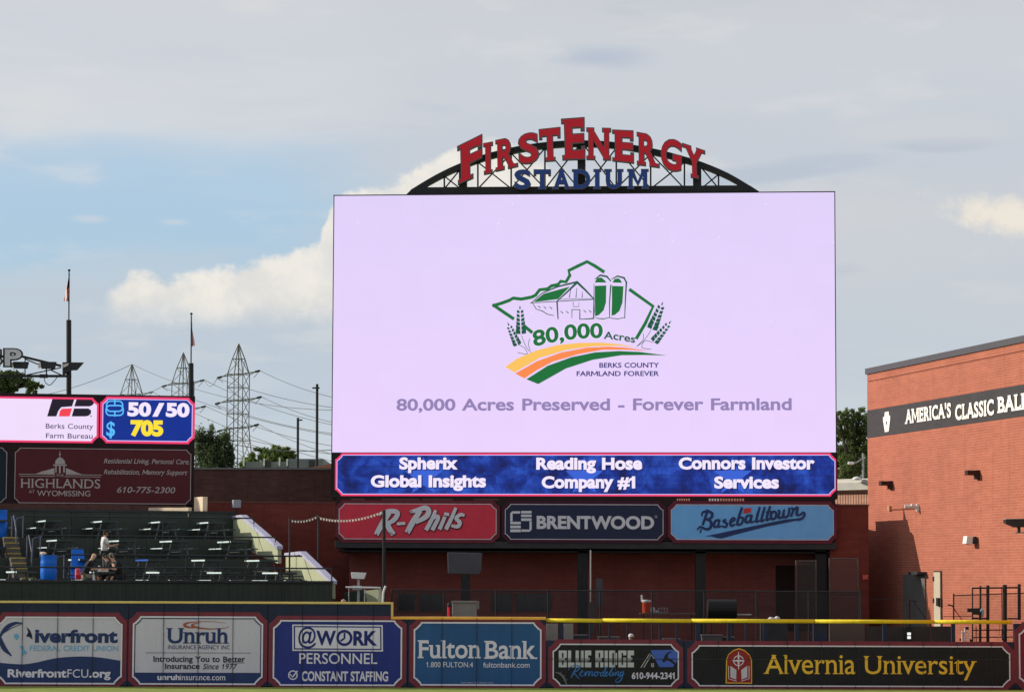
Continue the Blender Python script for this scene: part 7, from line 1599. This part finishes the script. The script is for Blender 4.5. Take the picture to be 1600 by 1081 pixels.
for tip, (bx_, by_), nm_ in zip(T1[0::2], ((600, 644), (600, 684), (600, 738)), ('top', 'middle', 'lowest')): wire(tip, at(bx_, by_, 380), 1.0, 'power line passing through the nearest tower from its %s left insulator' % nm_)
for a, b, nm_ in zip(T2[1::2], ((600, 676), (600, 706), (600, 762)), ('top', 'middle', 'lowest')): wire(a, at(*b, 430), 1.5, 'power line leaving the right end of the middle tower\'s %s arm' % nm_)
for a, b, nm_ in zip(T2[0::2], ((600, 690), (600, 716), (600, 770)), ('top', 'middle', 'lowest')): wire(a, at(*b, 430), 1.5, 'power line starting at the %s left insulator of the middle tower' % nm_)
wire(T1[0], T2[1], 1.2, 'power line joining the two nearer lattice towers'); wire(P3, at(600, 640, 430), 3.0, 'power line falling right from the farthest tower peak'); wire(P3, at(-60, 628, 640), 2.5, 'power line falling left from the farthest tower peak')
wire(T2[0], at(110, 632, 560), 1.5, 'power line going left from the middle tower'); wire(T3[1], at(600, 738, 480), 2, 'low power line starting at the farthest tower, right arm')
wire(at(362, 693.5, 230), at(600, 689, 230), 0.7, 'darker nearer cable running level behind the two light poles', None)
# light poles and low roofs beyond the brown wall
def yard_pole(px, yt, Y, lab, arms):
    b0 = at(px, 905, Y); b0.z = 0; t = thing('light_pole', b0, lab, 'light pole', 'black light poles beyond the brown wall')
    mb = MB(); mb.tube([b0, at(px, yt, Y)], 0.072, 10); mb.build('post', black, t)
    for x0, y0, x1, y1, w in arms: mb = MB(); mb.bar(at(x0, y0, Y), at(x1, y1, Y), w * Y / 4400); mb.build('lamp_head', black, t)
yard_pole(495.5, 600, 150, 'taller black light pole with a crosswise head', [(488, 606, 499.5, 606, 2.2)]); yard_pole(465.5, 652.5, 160, 'shorter black light pole with one lamp arm', [(465, 656.5, 472.5, 656, 2)])
fb = thing('flat_roof_building', at(440, 760, 200), 'low grey flat roofed building beyond the brown wall', 'building'); PFb = Pan(440, 200)
grm = S('roof_grey', (116, 120, 126), var=0.1, scale=0.5); 
for x0, y0, x1, nm in ((449, 716.5, 503.5, 'upper_block'), (384, 721, 449, 'lower_block')):
    mb = MB(); PFb.slabpx(mb, x0, y0, x1, 900, -10, 0); mb.build(nm, grm, fb)
for x in (380, 448, 436, 412): mb = MB(); PFb.slabpx(mb, x, 714 + (x % 5), x + 2, 728, 0.01, 0.3); mb.build('vent_pipe', whp, fb)
for x in (483, 414): mb = MB(); PFb.slabpx(mb, x, 719, x + 9, 730, 0.01, 0.1); mb.build('dark_opening', M('opening_dark', (0.05, 0.05, 0.055)), fb)
rr = thing('tiled_roof', at(505, 760, 145), 'low orange tiled roof edge beside the video board', 'roof'); PRr = Pan(505, 145)
mb = MB(); mb.prism([PRr.pt(x, y) for x, y in ((470, 733), (521, 723.5), (540, 723), (540, 735), (470, 735))], PRr.n * -3); mb.build('roof_slope', S('roof_orange', (190, 130, 100), var=0.2), rr)
# building behind the right railing
hb_ = thing('brick_hall', at(1333, 905, 150), 'brick hall with pale fascia behind the rusty railing', 'building'); PH = Pan(1333, 150, R(-48))
mb = MB(); PH.slabpx(mb, 1285, 764, 1400, 900, -8, 0); mb.build('wall', brick_mat('pale_brick', (0.62, 0.33, 0.23), (0.56, 0.29, 0.2), (0.5, 0.36, 0.3)), hb_)
mb = MB(); PH.slabpx(mb, 1280, 755.5, 1400, 763.8, -8.1, 0.35); mb.build('fascia', S('fascia_grey', (188, 186, 178)), hb_)
mb = MB(); PH.slabpx(mb, 1280, 749.8, 1400, 755.2, -8.1, 0.25); mb.build('upper_fascia', S('fascia_pale', (206, 204, 196)), hb_)
mb = MB(); PH.slabpx(mb, 1350.5, 726, 1400, 749.5, -3, -0.5); mb.build('roof_box', S('roof_box', (190, 188, 182)), hb_)
sp_ = thing('street_lamp', at(1348.5, 905, 158), 'grey street lamp with a cobra head in front of the trees', 'street lamp')
b0 = at(1348.5, 905, 158); b0.z = 0; mb = MB(); mb.tube([b0, at(1348.5, 708, 158)], 0.06, 8); mb.build('post', galv, sp_)
mb = MB(); mb.tube([at(1348.5, 716, 158), at(1338, 722.5, 158), at(1333, 723.5, 158)], 0.035, 6); mb.build('arm', galv, sp_)
mb = MB(); c = at(1329.5, 723.5, 158); mb.obox(c, Vector((1, 0, 0)), Vector((0, 1, 0)), ZV, 0.17, 0.15, 0.08); mb.build('lamp_head', whp, sp_, bevel=0.05)
dl = thing('satellite_dome', at(1339, 750, 149), 'white dome on the hall roof beneath the street lamp', 'dome')
mb = MB(); c = at(1339, 749.6, 149); mb.lathe(c, [(0.26, 0), (0.25, 0.07), (0.18, 0.14), (0.05, 0.18)], 14); mb.build('dome_shell', whp, dl, smooth=True)
